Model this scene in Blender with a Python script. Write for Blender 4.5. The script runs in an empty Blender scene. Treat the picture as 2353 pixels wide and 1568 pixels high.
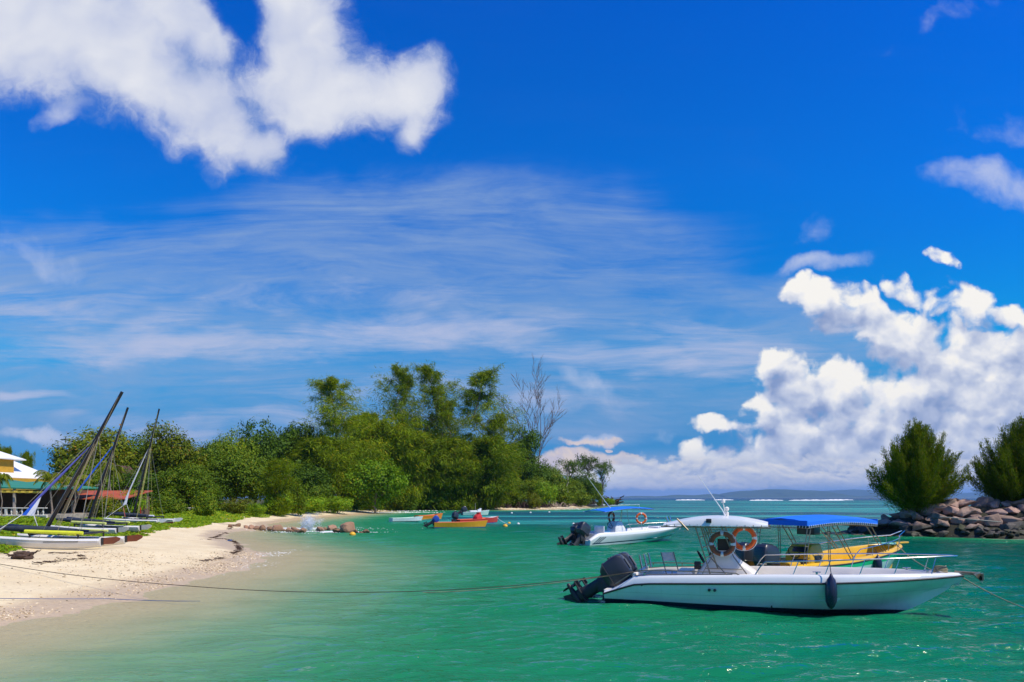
import bpy, bmesh, math, random
import numpy as np
from mathutils import Vector, Matrix

# ------------------------------------------------------------------ camera
SC = bpy.context.scene
COL = SC.collection
CAM_H = 2.8
FPX = 700.0            # focal length in pixels of a 1024 px wide frame
HZ = 497.5             # row of the horizon
cam_d = bpy.data.cameras.new("camera")
cam = bpy.data.objects.new("camera", cam_d)
COL.objects.link(cam)
cam.location = (0, 0, CAM_H)
cam.rotation_euler = (math.radians(90), 0, 0)
cam_d.sensor_width = 36.0
cam_d.lens = 36.0 * FPX / 1024.0
cam_d.shift_y = (HZ - 341.0) / 1024.0
cam_d.clip_start = 0.1
cam_d.clip_end = 40000
SC.camera = cam

# ------------------------------------------------------------------ render, light
SC.view_settings.view_transform = 'Standard'
SC.view_settings.look = 'None'
SC.view_settings.exposure = -0.08
SC.view_settings.gamma = 1.0
SC.cycles.use_denoising = True
SC.cycles.max_bounces = 8
SC.cycles.diffuse_bounces = 3
SC.cycles.glossy_bounces = 3
SC.cycles.transmission_bounces = 4
SC.cycles.transparent_max_bounces = 12
SC.cycles.volume_bounces = 0
SC.cycles.sample_clamp_indirect = 6.0
SC.cycles.sample_clamp_direct = 0.0
SC.cycles.caustics_reflective = False
SC.cycles.caustics_refractive = False

SUN_EL, SUN_AZ = math.radians(55), math.radians(118)
SUN_DIR = Vector((math.cos(SUN_EL) * math.sin(SUN_AZ), math.cos(SUN_EL) * math.cos(SUN_AZ), math.sin(SUN_EL)))
sun_d = bpy.data.lights.new("sun", 'SUN')
sun_d.energy = 5.0
sun_d.angle = math.radians(0.5)
sun_d.color = (1.0, 0.905, 0.73)
sun = bpy.data.objects.new("sun", sun_d)
sun.rotation_euler = SUN_DIR.to_track_quat('Z', 'Y').to_euler()
COL.objects.link(sun)


# ------------------------------------------------------------------ node helper
class NT:
    def __init__(s, tree):
        s.t = tree
        s.n = tree.nodes
        s.l = tree.links

    def new(s, typ, **kw):
        n = s.n.new(typ)
        for k, v in kw.items():
            setattr(n, k, v)
        return n

    def put(s, sock, val):
        if val is None:
            return
        if isinstance(val, bpy.types.NodeSocket):
            s.l.new(val, sock)
        else:
            if sock.type == 'RGBA' and len(val) == 3:
                val = (*val, 1.0)
            sock.default_value = val

    def m(s, op, a, b=None, c=None, clamp=False):
        n = s.new('ShaderNodeMath', operation=op)
        n.use_clamp = clamp
        s.put(n.inputs[0], a)
        s.put(n.inputs[1], b)
        if c is not None:
            s.put(n.inputs[2], c)
        return n.outputs[0]

    def vm(s, op, a, b=None, scale=None):
        n = s.new('ShaderNodeVectorMath', operation=op)
        s.put(n.inputs[0], a)
        s.put(n.inputs[1], b)
        if scale is not None:
            s.put(n.inputs[3], scale)
        return n.outputs['Value'] if op in ('DOT_PRODUCT', 'LENGTH', 'DISTANCE') else n.outputs[0]

    def sep(s, v):
        n = s.new('ShaderNodeSeparateXYZ')
        s.put(n.inputs[0], v)
        return n.outputs

    def comb(s, x, y, z=0.0):
        n = s.new('ShaderNodeCombineXYZ')
        s.put(n.inputs[0], x)
        s.put(n.inputs[1], y)
        s.put(n.inputs[2], z)
        return n.outputs[0]

    def mapr(s, v, a, b, c=0.0, d=1.0, smooth=True):
        n = s.new('ShaderNodeMapRange')
        n.interpolation_type = 'SMOOTHSTEP' if smooth else 'LINEAR'
        s.put(n.inputs[0], v)
        for i, q in enumerate((a, b, c, d)):
            s.put(n.inputs[i + 1], q)
        return n.outputs[0]

    def noise(s, v, scale, detail=4.0, rough=0.5, dist=0.0, dims='3D', lac=2.0, out=0):
        n = s.new('ShaderNodeTexNoise', noise_dimensions=dims)
        s.put(n.inputs['Vector'], v)
        s.put(n.inputs['Scale'], scale)
        s.put(n.inputs['Detail'], detail)
        s.put(n.inputs['Roughness'], rough)
        s.put(n.inputs['Lacunarity'], lac)
        s.put(n.inputs['Distortion'], dist)
        return n.outputs[out]

    def voro(s, v, scale, dims='3D', feature='F1', detail=0.0, smooth=None, out='Distance'):
        n = s.new('ShaderNodeTexVoronoi', voronoi_dimensions=dims, feature=feature)
        s.put(n.inputs['Vector'], v)
        s.put(n.inputs['Scale'], scale)
        n.inputs['Detail'].default_value = detail
        if smooth is not None:
            n.inputs['Smoothness'].default_value = smooth
        return n.outputs[out]

    def mix(s, fac, a, b, typ='MIX'):
        n = s.new('ShaderNodeMix', data_type='RGBA', blend_type=typ)
        s.put(n.inputs[0], fac)
        s.put(n.inputs[6], a)
        s.put(n.inputs[7], b)
        return n.outputs[2]

    def mapping(s, v, loc=(0, 0, 0), rot=0.0, scale=(1, 1, 1), typ='POINT'):
        n = s.new('ShaderNodeMapping', vector_type=typ)
        s.put(n.inputs[0], v)
        n.inputs['Location'].default_value = loc
        n.inputs['Rotation'].default_value = (0, 0, rot)
        n.inputs['Scale'].default_value = scale
        return n.outputs[0]

    def ramp(s, fac, stops, interp='LINEAR'):
        n = s.new('ShaderNodeValToRGB')
        cr = n.color_ramp
        cr.interpolation = interp
        while len(cr.elements) < len(stops):
            cr.elements.new(0.5)
        for e, (p, c) in zip(cr.elements, stops):
            e.position = p
            e.color = (*c, 1.0) if len(c) == 3 else c
        s.put(n.inputs[0], fac)
        return n.outputs[0]

    def bump(s, h, strength=0.5, dist=0.05, normal=None):
        n = s.new('ShaderNodeBump')
        n.inputs['Strength'].default_value = strength
        n.inputs['Distance'].default_value = dist
        s.put(n.inputs['Height'], h)
        if normal is not None:
            s.put(n.inputs['Normal'], normal)
        return n.outputs[0]

    def shmix(s, fac, a, b):
        n = s.new('ShaderNodeMixShader')
        s.put(n.inputs[0], fac)
        s.l.new(a, n.inputs[1])
        s.l.new(b, n.inputs[2])
        return n.outputs[0]


# ------------------------------------------------------------------ sky with clouds (world directions only)
def srgb(r, g, b):
    f = lambda c: (c / 255 / 12.92) if c <= 10 else ((c / 255 + 0.055) / 1.055) ** 2.4
    return (f(r), f(g), f(b))


W = bpy.data.worlds.new("World")
SC.world = W
W.use_nodes = True
W.cycles.sampling_method = 'MANUAL'
W.cycles.sample_map_resolution = 512
nt = NT(W.node_tree)
nt.n.clear()
w_out = nt.new('ShaderNodeOutputWorld')
w_bg = nt.new('ShaderNodeBackground')
w_bg.inputs['Strength'].default_value = 0.10
nt.l.new(w_bg.outputs[0], w_out.inputs[0])
sky = nt.new('ShaderNodeTexSky', sky_type='NISHITA')
sky.sun_disc = False
sky.sun_elevation = SUN_EL
sky.sun_rotation = SUN_AZ
sky.air_density = 1.0
sky.dust_density = 0.4
sky.ozone_density = 3.0
tc = nt.new('ShaderNodeTexCoord')
DIR = tc.outputs['Generated']
dx, dy, dz = nt.sep(DIR)
ay = nt.m('MAXIMUM', nt.m('ABSOLUTE', dy), 0.18)
U = nt.m('DIVIDE', dx, ay)
V = nt.m('DIVIDE', dz, ay)
VP = nt.m('MAXIMUM', V, 0.0)
PUV = nt.comb(U, V, 0.0)
# deep tropical blue: the sky's own colour, more saturated
hs = nt.new('ShaderNodeHueSaturation')
hs.inputs['Hue'].default_value = 0.505
hs.inputs['Saturation'].default_value = 1.55
hs.inputs['Value'].default_value = 1.0
nt.l.new(sky.outputs[0], hs.inputs['Color'])
tint = nt.ramp(nt.mapr(V, 0.0, 0.75, smooth=False),
               [(0.0, (0.36, 0.56, 0.92)), (0.12, (0.24, 0.66, 0.98)), (0.3, (0.05, 1.36, 1.44)), (0.6, (0.012, 1.42, 1.88)), (1.0, (0.006, 1.22, 2.02))])
skyc = nt.mix(1.0, hs.outputs[0], tint, 'MULTIPLY')


skyc = nt.mix(nt.mapr(V, 0.02, 0.26, 0.85, 0.0), skyc, [10.0 * q for q in srgb(48, 142, 212)])


def cl(ud, vd):                     # a direction from columns/rows of the sketch to tangent coordinates
    return ((ud - 1176.5) / 1608.5, (1143 - vd) / 1608.5)


LAST = [None]


def blobs(lst, p=None):
    """soft union of ellipses: (x, y, rx, ry, rotation deg, strength)"""
    cur = None
    p = p or PUV
    if LAST[0] is not None:             # one group after the other, to keep the shader's stack small
        p = nt.vm('ADD', p, nt.comb(nt.m('MULTIPLY', LAST[0], 1e-7), 0.0, 0.0))
    for (x, y, rx, ry, rot, a) in lst:
        cx, cy = cl(x, y)
        q = nt.mapping(p or PUV, (cx, cy, 0), math.radians(rot), (rx / 1608.5, ry / 1608.5, 1), 'TEXTURE')
        d2 = nt.vm('DOT_PRODUCT', q, q)
        f = nt.m('MULTIPLY_ADD', d2, -0.55 * a, a)
        cur = f if cur is None else nt.m('SMOOTH_MAX', cur, f, 0.22)
    LAST[0] = cur
    return cur


# --- warp for wispy edges
warp = nt.noise(PUV, 5.5, 3, 0.55, out=1)
WP = nt.vm('ADD', PUV, nt.vm('SCALE', nt.vm('SUBTRACT', warp, (0.5, 0.5, 0.5)), scale=0.10))
warp2 = nt.noise(PUV, 22.0, 4, 0.6, out=1)
WP2 = nt.vm('ADD', WP, nt.vm('SCALE', nt.vm('SUBTRACT', warp2, (0.5, 0.5, 0.5)), scale=0.035))

def over(base, alpha, col):
    return nt.mix(alpha, base, col)

K = 10.0       # clouds are given in picture brightness; the background strength is 0.1
def C(r, g, b, k=1.0):
    c = srgb(r, g, b)
    return (c[0] * K * k, c[1] * K * k, c[2] * K * k)

# --- 1 thin cirrus veil and streaks
cm = nt.mapping(PUV, (0, 0, 0), math.radians(-4), (1.0, 4.2, 1))
cw = nt.noise(cm, 1.6, 3, 0.5, out=1)
cm2 = nt.vm('ADD', cm, nt.vm('SCALE', nt.vm('SUBTRACT', cw, (0.5, 0.5, 0.5)), scale=0.55))
cir = nt.noise(cm2, 2.6, 8, 0.66)
cfine = nt.noise(nt.mapping(cm2, (3.1, 1.7, 0), 0.1, (1, 3.0, 1)), 6.0, 6, 0.65)
veil = nt.m('ADD', nt.m('MULTIPLY', cir, 0.7), nt.m('MULTIPLY', cfine, 0.3))
band = blobs([(250, 740, 720, 260, 4, 1.1), (900, 650, 780, 260, 4, 1.15), (1400, 770, 680, 220, -6, 1.15), (700, 880, 800, 90, 0, 1.0),
              (500, 950, 760, 120, 0, 1.05), (1250, 980, 300, 50, 0, 0.9), (100, 830, 260, 80, 0, 0.8)], WP)
bandm = nt.mapr(band, 0.20, 0.80)
va = nt.mapr(nt.m('ADD', veil, nt.m('MULTIPLY', nt.m('SUBTRACT', bandm, 1.0), 0.22)), 0.26, 0.70)
va = nt.m('MULTIPLY', va, nt.m('MULTIPLY_ADD', bandm, 0.76, 0.03))
skyc = over(skyc, va, C(146, 174, 216))
streak = blobs([(1420, 830, 380, 42, -5, 1.0), (900, 780, 420, 50, 6, 1.0), (300, 800, 380, 40, 0, 0.9),
                (240, 770, 240, 34, 8, .8), (150, 700, 300, 40, 4, .62), (760, 690, 420, 36, 3, .62), (820, 900, 300, 36, 0, .7), (1300, 920, 300, 30, 0, .6), (1640, 800, 240, 60, -6, 0.9), (520, 955, 420, 34, 0, 0.85), (60, 900, 150, 16, 0, 1.0)], WP)
sa = nt.mapr(nt.m('ADD', nt.m('MULTIPLY', streak, 0.60), nt.m('MULTIPLY', veil, 1.9)), 1.10, 1.82)
skyc = over(skyc, nt.m('MULTIPLY', sa, 0.82), C(196, 203, 232))

# --- 2 soft wisps
wis = blobs([(140, 265, 85, 36, 18, 0.9), (100, 590, 140, 60, -25, 0.75), (1360, 888, 80, 42, -30, 0.95),
             (2290, 425, 180, 62, -8, 1.0), (1880, 608, 110, 26, 4, 0.95), (1890, 520, 60, 50, 30, 0.6), (1370, 995, 80, 18, 0, 0.9),
             (2330, 300, 150, 60, -5, 0.62), (2200, 40, 200, 40, 20, 0.58), (80, 1012, 130, 22, -6, 1.0), (1010, 335, 60, 40, 0, 0.6),
             (1525, 995, 40, 22, -30, 0.7)], WP2)
wn = nt.noise(WP, 9.0, 7, 0.62)
wa = nt.mapr(nt.m('ADD', wis, nt.m('MULTIPLY', nt.m('SUBTRACT', wn, 0.5), 1.5)), 0.42, 1.25)
skyc = over(skyc, nt.m('MULTIPLY', wa, 0.85), C(208, 216, 240))

# --- 3 the big cloud overhead
big = blobs([(120, 40, 330, 190, -20, 1.15), (300, 150, 260, 120, -33, 1.1), (470, 230, 210, 105, -38, 1.05), (585, 320, 80, 62, -40, 1.0),
             (400, 40, 180, 120, -30, 1.0),
             (690, 60, 120, 170, 15, 1.1), (740, 195, 170, 110, 5, 1.05), (880, 210, 130, 85, 8, 1.0), (955, 170, 80, 70, 30, 1.0),
             (950, 275, 46, 60, -10, .85), (620, 190, 120, 130, 0, 0.8)], WP)
bn = nt.noise(WP2, 5.0, 9, 0.62)
bn2 = nt.noise(nt.vm('ADD', WP, (0.03, 0.04, 0)), 5.0, 3, 0.5)
bn3 = nt.noise(WP, 5.0, 3, 0.5)
notch = blobs([(548, 25, 70, 55, -40, 1.0), (585, 95, 60, 50, -50, 0.55)], WP)
mid_n = nt.noise(WP2, 15.0, 7, 0.62)
fine_n = nt.noise(WP2, 48.0, 5, 0.65)
grain = nt.m('ADD', nt.m('MULTIPLY', nt.m('SUBTRACT', mid_n, 0.5), 1.15), nt.m('MULTIPLY', nt.m('SUBTRACT', fine_n, 0.5), 0.40))
dbig = nt.m('ADD', nt.m('ADD', big, nt.m('MULTIPLY', nt.m('SUBTRACT', bn, 0.5), 0.9)), nt.m('MULTIPLY', nt.m('MAXIMUM', notch, 0.0), -0.75))
dedge = nt.m('ADD', dbig, nt.m('MULTIPLY', grain, nt.mapr(dbig, 0.35, 1.1, 1.0, 0.25)))
abig = nt.m('POWER', nt.mapr(dedge, 0.10, 0.86), 1.25)
shb = nt.m('ADD', nt.m('MULTIPLY', nt.m('SUBTRACT', bn3, bn2), 2.6), nt.m('ADD', nt.mapr(dedge, 0.25, 1.1), nt.m('MULTIPLY', grain, 0.30)))
cbig = nt.ramp(nt.m('MULTIPLY_ADD', shb, 0.56, 0.06, clamp=True),
               [(0.0, C(140, 165, 216)), (0.35, C(192, 202, 232)), (0.68, C(224, 228, 241)), (1.0, C(250, 250, 252))])
skyc = over(skyc, abig, cbig)

# --- 4 cream clouds low over the point
crm = blobs([(1320, 1050, 80, 36, 0, 1.0), (1430, 1062, 80, 28, -10, 1.0), (1378, 1018, 14, 6, 0, 1.1), (1250, 1075, 90, 40, 0, 0.9),
             (1350, 1000, 90, 14, 0, 0.75)], WP2)
ca = nt.mapr(nt.m('ADD', crm, nt.m('MULTIPLY', nt.m('SUBTRACT', nt.noise(WP, 24, 6, 0.55), 0.5), 0.8)), 0.42, 0.72)
skyc = over(skyc, nt.m('MULTIPLY', ca, 0.92), nt.mix(nt.mapr(nt.noise(WP2, 30, 3), 0.3, 0.7), C(214, 204, 214), C(247, 226, 206)))

# --- 5 cumulus towers on the other side
P3 = nt.mapping(PUV, (0, 0, 0), 0, (1.0, 1.25, 1))
n_a = nt.noise(P3, 9.0, 8, 0.58)
n_e = nt.noise(P3, 6.0, 4, 0.5)
n_b = nt.noise(nt.vm('ADD', P3, (-0.016, 0.034, 0)), 6.0, 4, 0.5)
pv = nt.vm('ADD', P3, nt.vm('SCALE', nt.vm('SUBTRACT', warp2, (0.5, 0.5, 0.5)), scale=0.030))
v_a = nt.voro(pv, 13.0, '2D', 'SMOOTH_F1', 3.0, 0.8)
v_b = nt.voro(nt.vm('ADD', pv, (-0.010, 0.018, 0)), 13.0, '2D', 'SMOOTH_F1', 3.0, 0.8)
CUM = [(1900, 690, 95, 48, -15, 1.0), (1990, 740, 130, 62, -28, 1.0), (2100, 800, 130, 70, -25, 1.0),
             (2120, 690, 90, 36, -25, .75), (2230, 715, 100, 46, -20, 0.85), (2320, 745, 90, 36, 0, 0.85), (2170, 608, 42, 27, -10, 0.95),
             (2230, 880, 230, 110, 0, 1.15), (2330, 960, 260, 180, 0, 1.2), (2060, 940, 170, 100, 0, 1.05),
             (1775, 830, 42, 58, 20, 1.0), (1830, 880, 90, 68, -25, 1.05), (1930, 905, 80, 78, 0, 1.0), (1742, 935, 38, 42, 0, 1.0),
             (1850, 975, 150, 70, 0, 1.0), (1660, 985, 65, 26, -8, 0.85), (2000, 1030, 300, 62, 0, 1.05),
             (1600, 1045, 44, 40, 0, 1.0), (1660, 1070, 80, 34, -12, 1.0), (1760, 1065, 80, 44, 0, 1.0), (1720, 1100, 340, 30, 0, 1.05),
             (1500, 1108, 150, 20, 0, 0.95), (1900, 1085, 200, 40, 0, 1.0), (1430, 1085, 60, 26, 0, 0.85), (1560, 1080, 60, 24, 0, 0.9), (1640, 1115, 200, 18, 0, 1.0), (1345, 1098, 60, 22, 0, .8)]
cum = blobs(CUM, WP2)
cum_up = blobs(CUM, nt.vm('ADD', WP2, nt.comb(nt.m('MULTIPLY_ADD', cum, 1e-7, -0.012), 0.030, 0.0)))     # one after the other, to keep the shader's stack small
fine_c = nt.noise(WP2, 40.0, 6, 0.62)
mid_c = nt.noise(WP2, 18.0, 6, 0.6)
gr_c = nt.m('ADD', nt.m('MULTIPLY', nt.m('SUBTRACT', mid_c, 0.5), 0.75), nt.m('MULTIPLY', nt.m('SUBTRACT', fine_c, 0.5), 0.42))
v_c = nt.voro(nt.vm('ADD', WP, nt.vm('SCALE', nt.vm('SUBTRACT', warp2, (0.5, 0.5, 0.5)), scale=0.012)), 34.0, '2D', 'SMOOTH_F1', 1.0, 0.5)
dc = nt.m('ADD', nt.m('ADD', cum, nt.m('ADD', gr_c, nt.m('MULTIPLY_ADD', v_c, -0.50, 0.36))), nt.m('ADD', nt.m('MULTIPLY', nt.m('SUBTRACT', n_a, 0.5), 0.75), nt.m('MULTIPLY_ADD', v_a, -0.45, 0.22)))
ac = nt.mapr(dc, 0.27, 0.70)
emb = nt.m('ADD', nt.m('MULTIPLY', nt.m('SUBTRACT', n_e, n_b), 1.3), nt.m('MULTIPLY', nt.m('SUBTRACT', v_b, v_a), 0.9))
lit = nt.m('MULTIPLY', nt.m('SUBTRACT', cum, cum_up), 0.85)
low = nt.mapr(V, 0.02, 0.30, -0.16, 0.10, smooth=False)
shc = nt.m('ADD', nt.m('ADD', nt.m('ADD', emb, lit), nt.m('MULTIPLY_ADD', gr_c, 0.45, 0.50)), low, clamp=True)
ccum = nt.ramp(shc, [(0.0, C(138, 160, 205)), (0.35, C(186, 198, 226)), (0.62, C(222, 227, 240)), (0.85, C(246, 246, 248)), (1.0, C(255, 252, 246, 1.02))])
skyc = over(skyc, ac, ccum)

# --- far small puffs low along the horizon
fpm = nt.m('MULTIPLY', nt.mapr(U, 0.06, 0.22), nt.m('MULTIPLY', nt.mapr(V, 0.006, 0.016), nt.mapr(V, 0.045, 0.075, 1.0, 0.0)))
PF = nt.mapping(WP, (0, 0, 0), 0, (1.0, 1.9, 1))
f_a = nt.noise(PF, 26.0, 7, 0.6)
f_b = nt.noise(nt.vm('ADD', PF, (-0.004, 0.012, 0)), 26.0, 4, 0.55)
fa = nt.mapr(nt.m('ADD', f_a, nt.m('MULTIPLY', fpm, 0.24)), 0.58, 0.72)
skyc = over(skyc, nt.m('MULTIPLY', fpm, 0.55), C(170, 186, 216))
skyc = over(skyc, nt.m('MULTIPLY', fa, nt.m('MULTIPLY', fpm, 0.95)), nt.ramp(nt.m('MULTIPLY_ADD', nt.m('SUBTRACT', f_a, f_b), 1.7, 0.55, clamp=True), [(0.0, C(150, 172, 212)), (0.5, C(206, 212, 228)), (1.0, C(244, 240, 236))]))

# --- 6 lavender-blue bank at the very horizon, one on the right behind the islands
hb = nt.mapr(V, 0.0, 0.035, 1.0, 0.0)
skyc = over(skyc, nt.m('MULTIPLY', hb, 0.6), C(186, 196, 220))
rb = nt.m('MULTIPLY', nt.mapr(V, 0.008, 0.030, 1.0, 0.0), nt.mapr(U, 0.30, 0.48))
skyc = over(skyc, nt.m('MULTIPLY', rb, 0.75), C(130, 168, 214))
# below the horizon (never seen directly: the sea covers it)
skyc = nt.mix(nt.mapr(V, -0.03, -0.005, 1.0, 0.0), skyc, C(90, 140, 170))
nt.l.new(skyc, w_bg.inputs['Color'])


# ------------------------------------------------------------------ geometry helpers
rnd = random.Random(7)
rng = np.random.default_rng(11)


class M:
    """collects shapes; build() links them as ONE mesh object"""
    def __init__(s):
        s.v = []
        s.f = []
        s.mi = []
        s.cur = 0

    def add(s, vs, fs):
        o = len(s.v)
        s.v += [tuple(p) for p in vs]
        s.f += [tuple(i + o for i in f) for f in fs]
        s.mi += [s.cur] * len(fs)
        return s

    def box(s, c, d, rz=0.0, ry=0.0, rx=0.0, taper=1.0):
        x, y, z = d[0] / 2, d[1] / 2, d[2] / 2
        vs = [Vector((sx * x * (taper if sz > 0 else 1), sy * y * (taper if sz > 0 else 1), sz * z)) for sz in (-1, 1) for sx, sy in ((-1, -1), (1, -1), (1, 1), (-1, 1))]
        R = Matrix.Rotation(rz, 3, 'Z') @ Matrix.Rotation(ry, 3, 'Y') @ Matrix.Rotation(rx, 3, 'X')
        vs = [R @ p + Vector(c) for p in vs]
        return s.add(vs, [(3, 2, 1, 0), (4, 5, 6, 7), (0, 1, 5, 4), (1, 2, 6, 5), (2, 3, 7, 6), (3, 0, 4, 7)])

    def rings(s, rings, closed=True, cap=True, loop=False):
        n = len(rings[0])
        vs = [p for r in rings for p in r]
        fs = []
        k = len(rings)
        for i in range(k if loop else k - 1):
            j = (i + 1) % k
            for a in range(n if closed else n - 1):
                b = (a + 1) % n
                fs.append((i * n + a, i * n + b, j * n + b, j * n + a))
        if cap and closed and not loop:
            fs.append(tuple(range(n - 1, -1, -1)))
            fs.append(tuple((k - 1) * n + a for a in range(n)))
        return s.add(vs, fs)

    def tube(s, pts, r, n=8, loop=False):
        pts = [Vector(p) for p in pts]
        k = len(pts)
        rr = r if isinstance(r, (list, tuple)) else [r] * k
        rings = []
        up = None
        for i in range(k):
            if loop:
                t = pts[(i + 1) % k] - pts[i - 1]
            else:
                t = pts[min(i + 1, k - 1)] - pts[max(i - 1, 0)]
            if t.length < 1e-9:
                t = Vector((0, 0, 1))
            t.normalize()
            if up is None:
                up = Vector((0, 0, 1)) if abs(t.z) < 0.9 else Vector((1, 0, 0))
            a = t.cross(up)
            if a.length < 1e-6:
                a = t.cross(Vector((0, 1, 0)))
            a.normalize()
            b = a.cross(t)
            b.normalize()
            up = b
            rings.append([pts[i] + (a * math.cos(q) + b * math.sin(q)) * rr[i] for q in [2 * math.pi * j / n for j in range(n)]])
        return s.rings(rings, loop=loop)

    def lathe(s, prof, n=16, c=(0, 0, 0), axis='Z'):
        """prof: (radius, height) pairs along the axis"""
        rs = []
        for r, h in prof:
            ring = []
            for j in range(n):
                q = 2 * math.pi * j / n
                p = (r * math.cos(q), r * math.sin(q), h)
                if axis == 'X':
                    p = (h, p[0], p[1])
                elif axis == 'Y':
                    p = (p[1], h, p[0])
                ring.append((p[0] + c[0], p[1] + c[1], p[2] + c[2]))
            rs.append(ring)
        return s.rings(rs)

    def torus(s, c, R, r, n=28, k=10, mtx=None, a0=0.0, a1=2 * math.pi):
        full = abs(a1 - a0 - 2 * math.pi) < 1e-6
        rs = []
        cnt = n if full else n + 1
        for i in range(cnt):
            a = a0 + (a1 - a0) * i / n
            ring = []
            for j in range(k):
                q = 2 * math.pi * j / k
                p = Vector(((R + r * math.cos(q)) * math.cos(a), r * math.sin(q), (R + r * math.cos(q)) * math.sin(a)))
                if mtx is not None:
                    p = mtx @ p
                ring.append(p + Vector(c))
            rs.append(ring)
        return s.rings(rs, loop=full)

    def xf(s, mtx, start=0):
        for i in range(start, len(s.v)):
            s.v[i] = tuple(mtx @ Vector(s.v[i]))
        return s

    def build(s, name, mats, parent=None, smooth=None, loc=None, bevel=None):
        me = bpy.data.meshes.new(name)
        me.from_pydata(s.v, [], s.f)
        for m in (mats if isinstance(mats, (list, tuple)) else [mats]):
            me.materials.append(m)
        if any(s.mi):
            me.polygons.foreach_set('material_index', s.mi)
        bm = bmesh.new()
        bm.from_mesh(me)
        bmesh.ops.recalc_face_normals(bm, faces=bm.faces)
        if bevel:
            es = [e for e in bm.edges if len(e.link_faces) == 2 and e.calc_face_angle(0) > 0.5]
            bmesh.ops.bevel(bm, geom=es, offset=bevel, segments=2, affect='EDGES', profile=0.5)
        bm.to_mesh(me)
        bm.free()
        if smooth is not None:
            me.polygons.foreach_set('use_smooth', [True] * len(me.polygons))
            me.set_sharp_from_angle(angle=math.radians(smooth))
        return link(name, me, parent, loc)


def link(name, me, parent=None, loc=None):
    o = bpy.data.objects.new(name, me)
    COL.objects.link(o)
    if parent is not None:
        o.parent = parent
    if loc is not None:
        o.location = loc
    return o


def mesh_np(name, V, F, mats, smooth=False):
    """V (n,3) float, F (m,k) int -> mesh"""
    me = bpy.data.meshes.new(name)
    n, (m, k) = len(V), F.shape
    me.vertices.add(n)
    me.vertices.foreach_set('co', np.asarray(V, dtype=np.float32).ravel())
    me.loops.add(m * k)
    me.loops.foreach_set('vertex_index', F.astype(np.int32).ravel())
    me.polygons.add(m)
    me.polygons.foreach_set('loop_start', np.arange(m, dtype=np.int32) * k)
    me.polygons.foreach_set('use_smooth', np.full(m, smooth))
    me.update(calc_edges=True)
    for q in (mats if isinstance(mats, (list, tuple)) else [mats]):
        me.materials.append(q)
    return me


def thing(name, label, cat, loc=(0, 0, 0), rz=0.0, group=None):
    o = bpy.data.objects.new(name, None)
    COL.objects.link(o)
    o.location = loc
    o.rotation_euler = (0, 0, rz)
    return tag(o, label, cat, group)


def tag(o, label=None, cat=None, group=None, kind=None):
    for k, v in (('label', label), ('category', cat), ('group', group), ('kind', kind)):
        if v:
            o[k] = v
    return o


def copy_tree(o, parent=None):
    c = o.copy()
    COL.objects.link(c)
    if parent is not None:
        c.parent = parent
    for ch in list(o.children):
        copy_tree(ch, c)
    return c


# points of the photograph (2353 px wide sketch columns/rows) <-> world
def at(ud, vd, Y):
    return Vector(((ud - 1176.5) / 1608.5 * Y, Y, CAM_H + (1143 - vd) / 1608.5 * Y))


def onwater(ud, vd, z=0.0):
    return at(ud, vd, (CAM_H - z) * 1608.5 / (vd - 1143.0))


# ------------------------------------------------------------------ materials
def mat(name):
    m = bpy.data.materials.new(name)
    m.use_nodes = True
    t = NT(m.node_tree)
    t.n.clear()
    t.out = t.new('ShaderNodeOutputMaterial')
    return m, t


def principled(t, col, rough=0.5, normal=None, metallic=0.0, spec=0.5, coat=0.0, trans=None):
    p = t.new('ShaderNodeBsdfPrincipled')
    t.put(p.inputs['Base Color'], col)
    t.put(p.inputs['Roughness'], rough)
    t.put(p.inputs['Metallic'], metallic)
    p.inputs['Specular IOR Level'].default_value = spec
    if coat:
        p.inputs['Coat Weight'].default_value = coat
        p.inputs['Coat Roughness'].default_value = 0.08
    if normal is not None:
        t.put(p.inputs['Normal'], normal)
    return p.outputs[0]


def objco(t):
    return t.new('ShaderNodeTexCoord').outputs['Object']


def paint(name, col, rough=0.4, var=0.10, scale=3.0, coat=0.0, metallic=0.0, dirt=None, bumpy=0.0, spec=0.5):
    """paint / plastic / cloth with a little wear of its own"""
    m, t = mat(name)
    co = objco(t)
    n = t.noise(co, scale, 5, 0.6)
    k = t.mapr(n, 0.25, 0.75, 1 - var, 1 + var * 0.5)
    c = t.mix(1.0, (*col, 1), t.comb(k, k, k), 'MULTIPLY')
    if dirt:
        d = t.mapr(t.noise(co, scale * 2.3, 6, 0.7), 0.55, 0.8)
        c = t.mix(t.m('MULTIPLY', d, dirt[1]), c, (*dirt[0], 1))
    r = t.mapr(n, 0.2, 0.8, rough * 0.8, min(1, rough * 1.25))
    nm = t.bump(t.noise(co, scale * 14, 3), bumpy, 0.01) if bumpy else None
    t.l.new(principled(t, c, r, nm, metallic, coat=coat, spec=spec), t.out.inputs[0])
    return m


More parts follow.
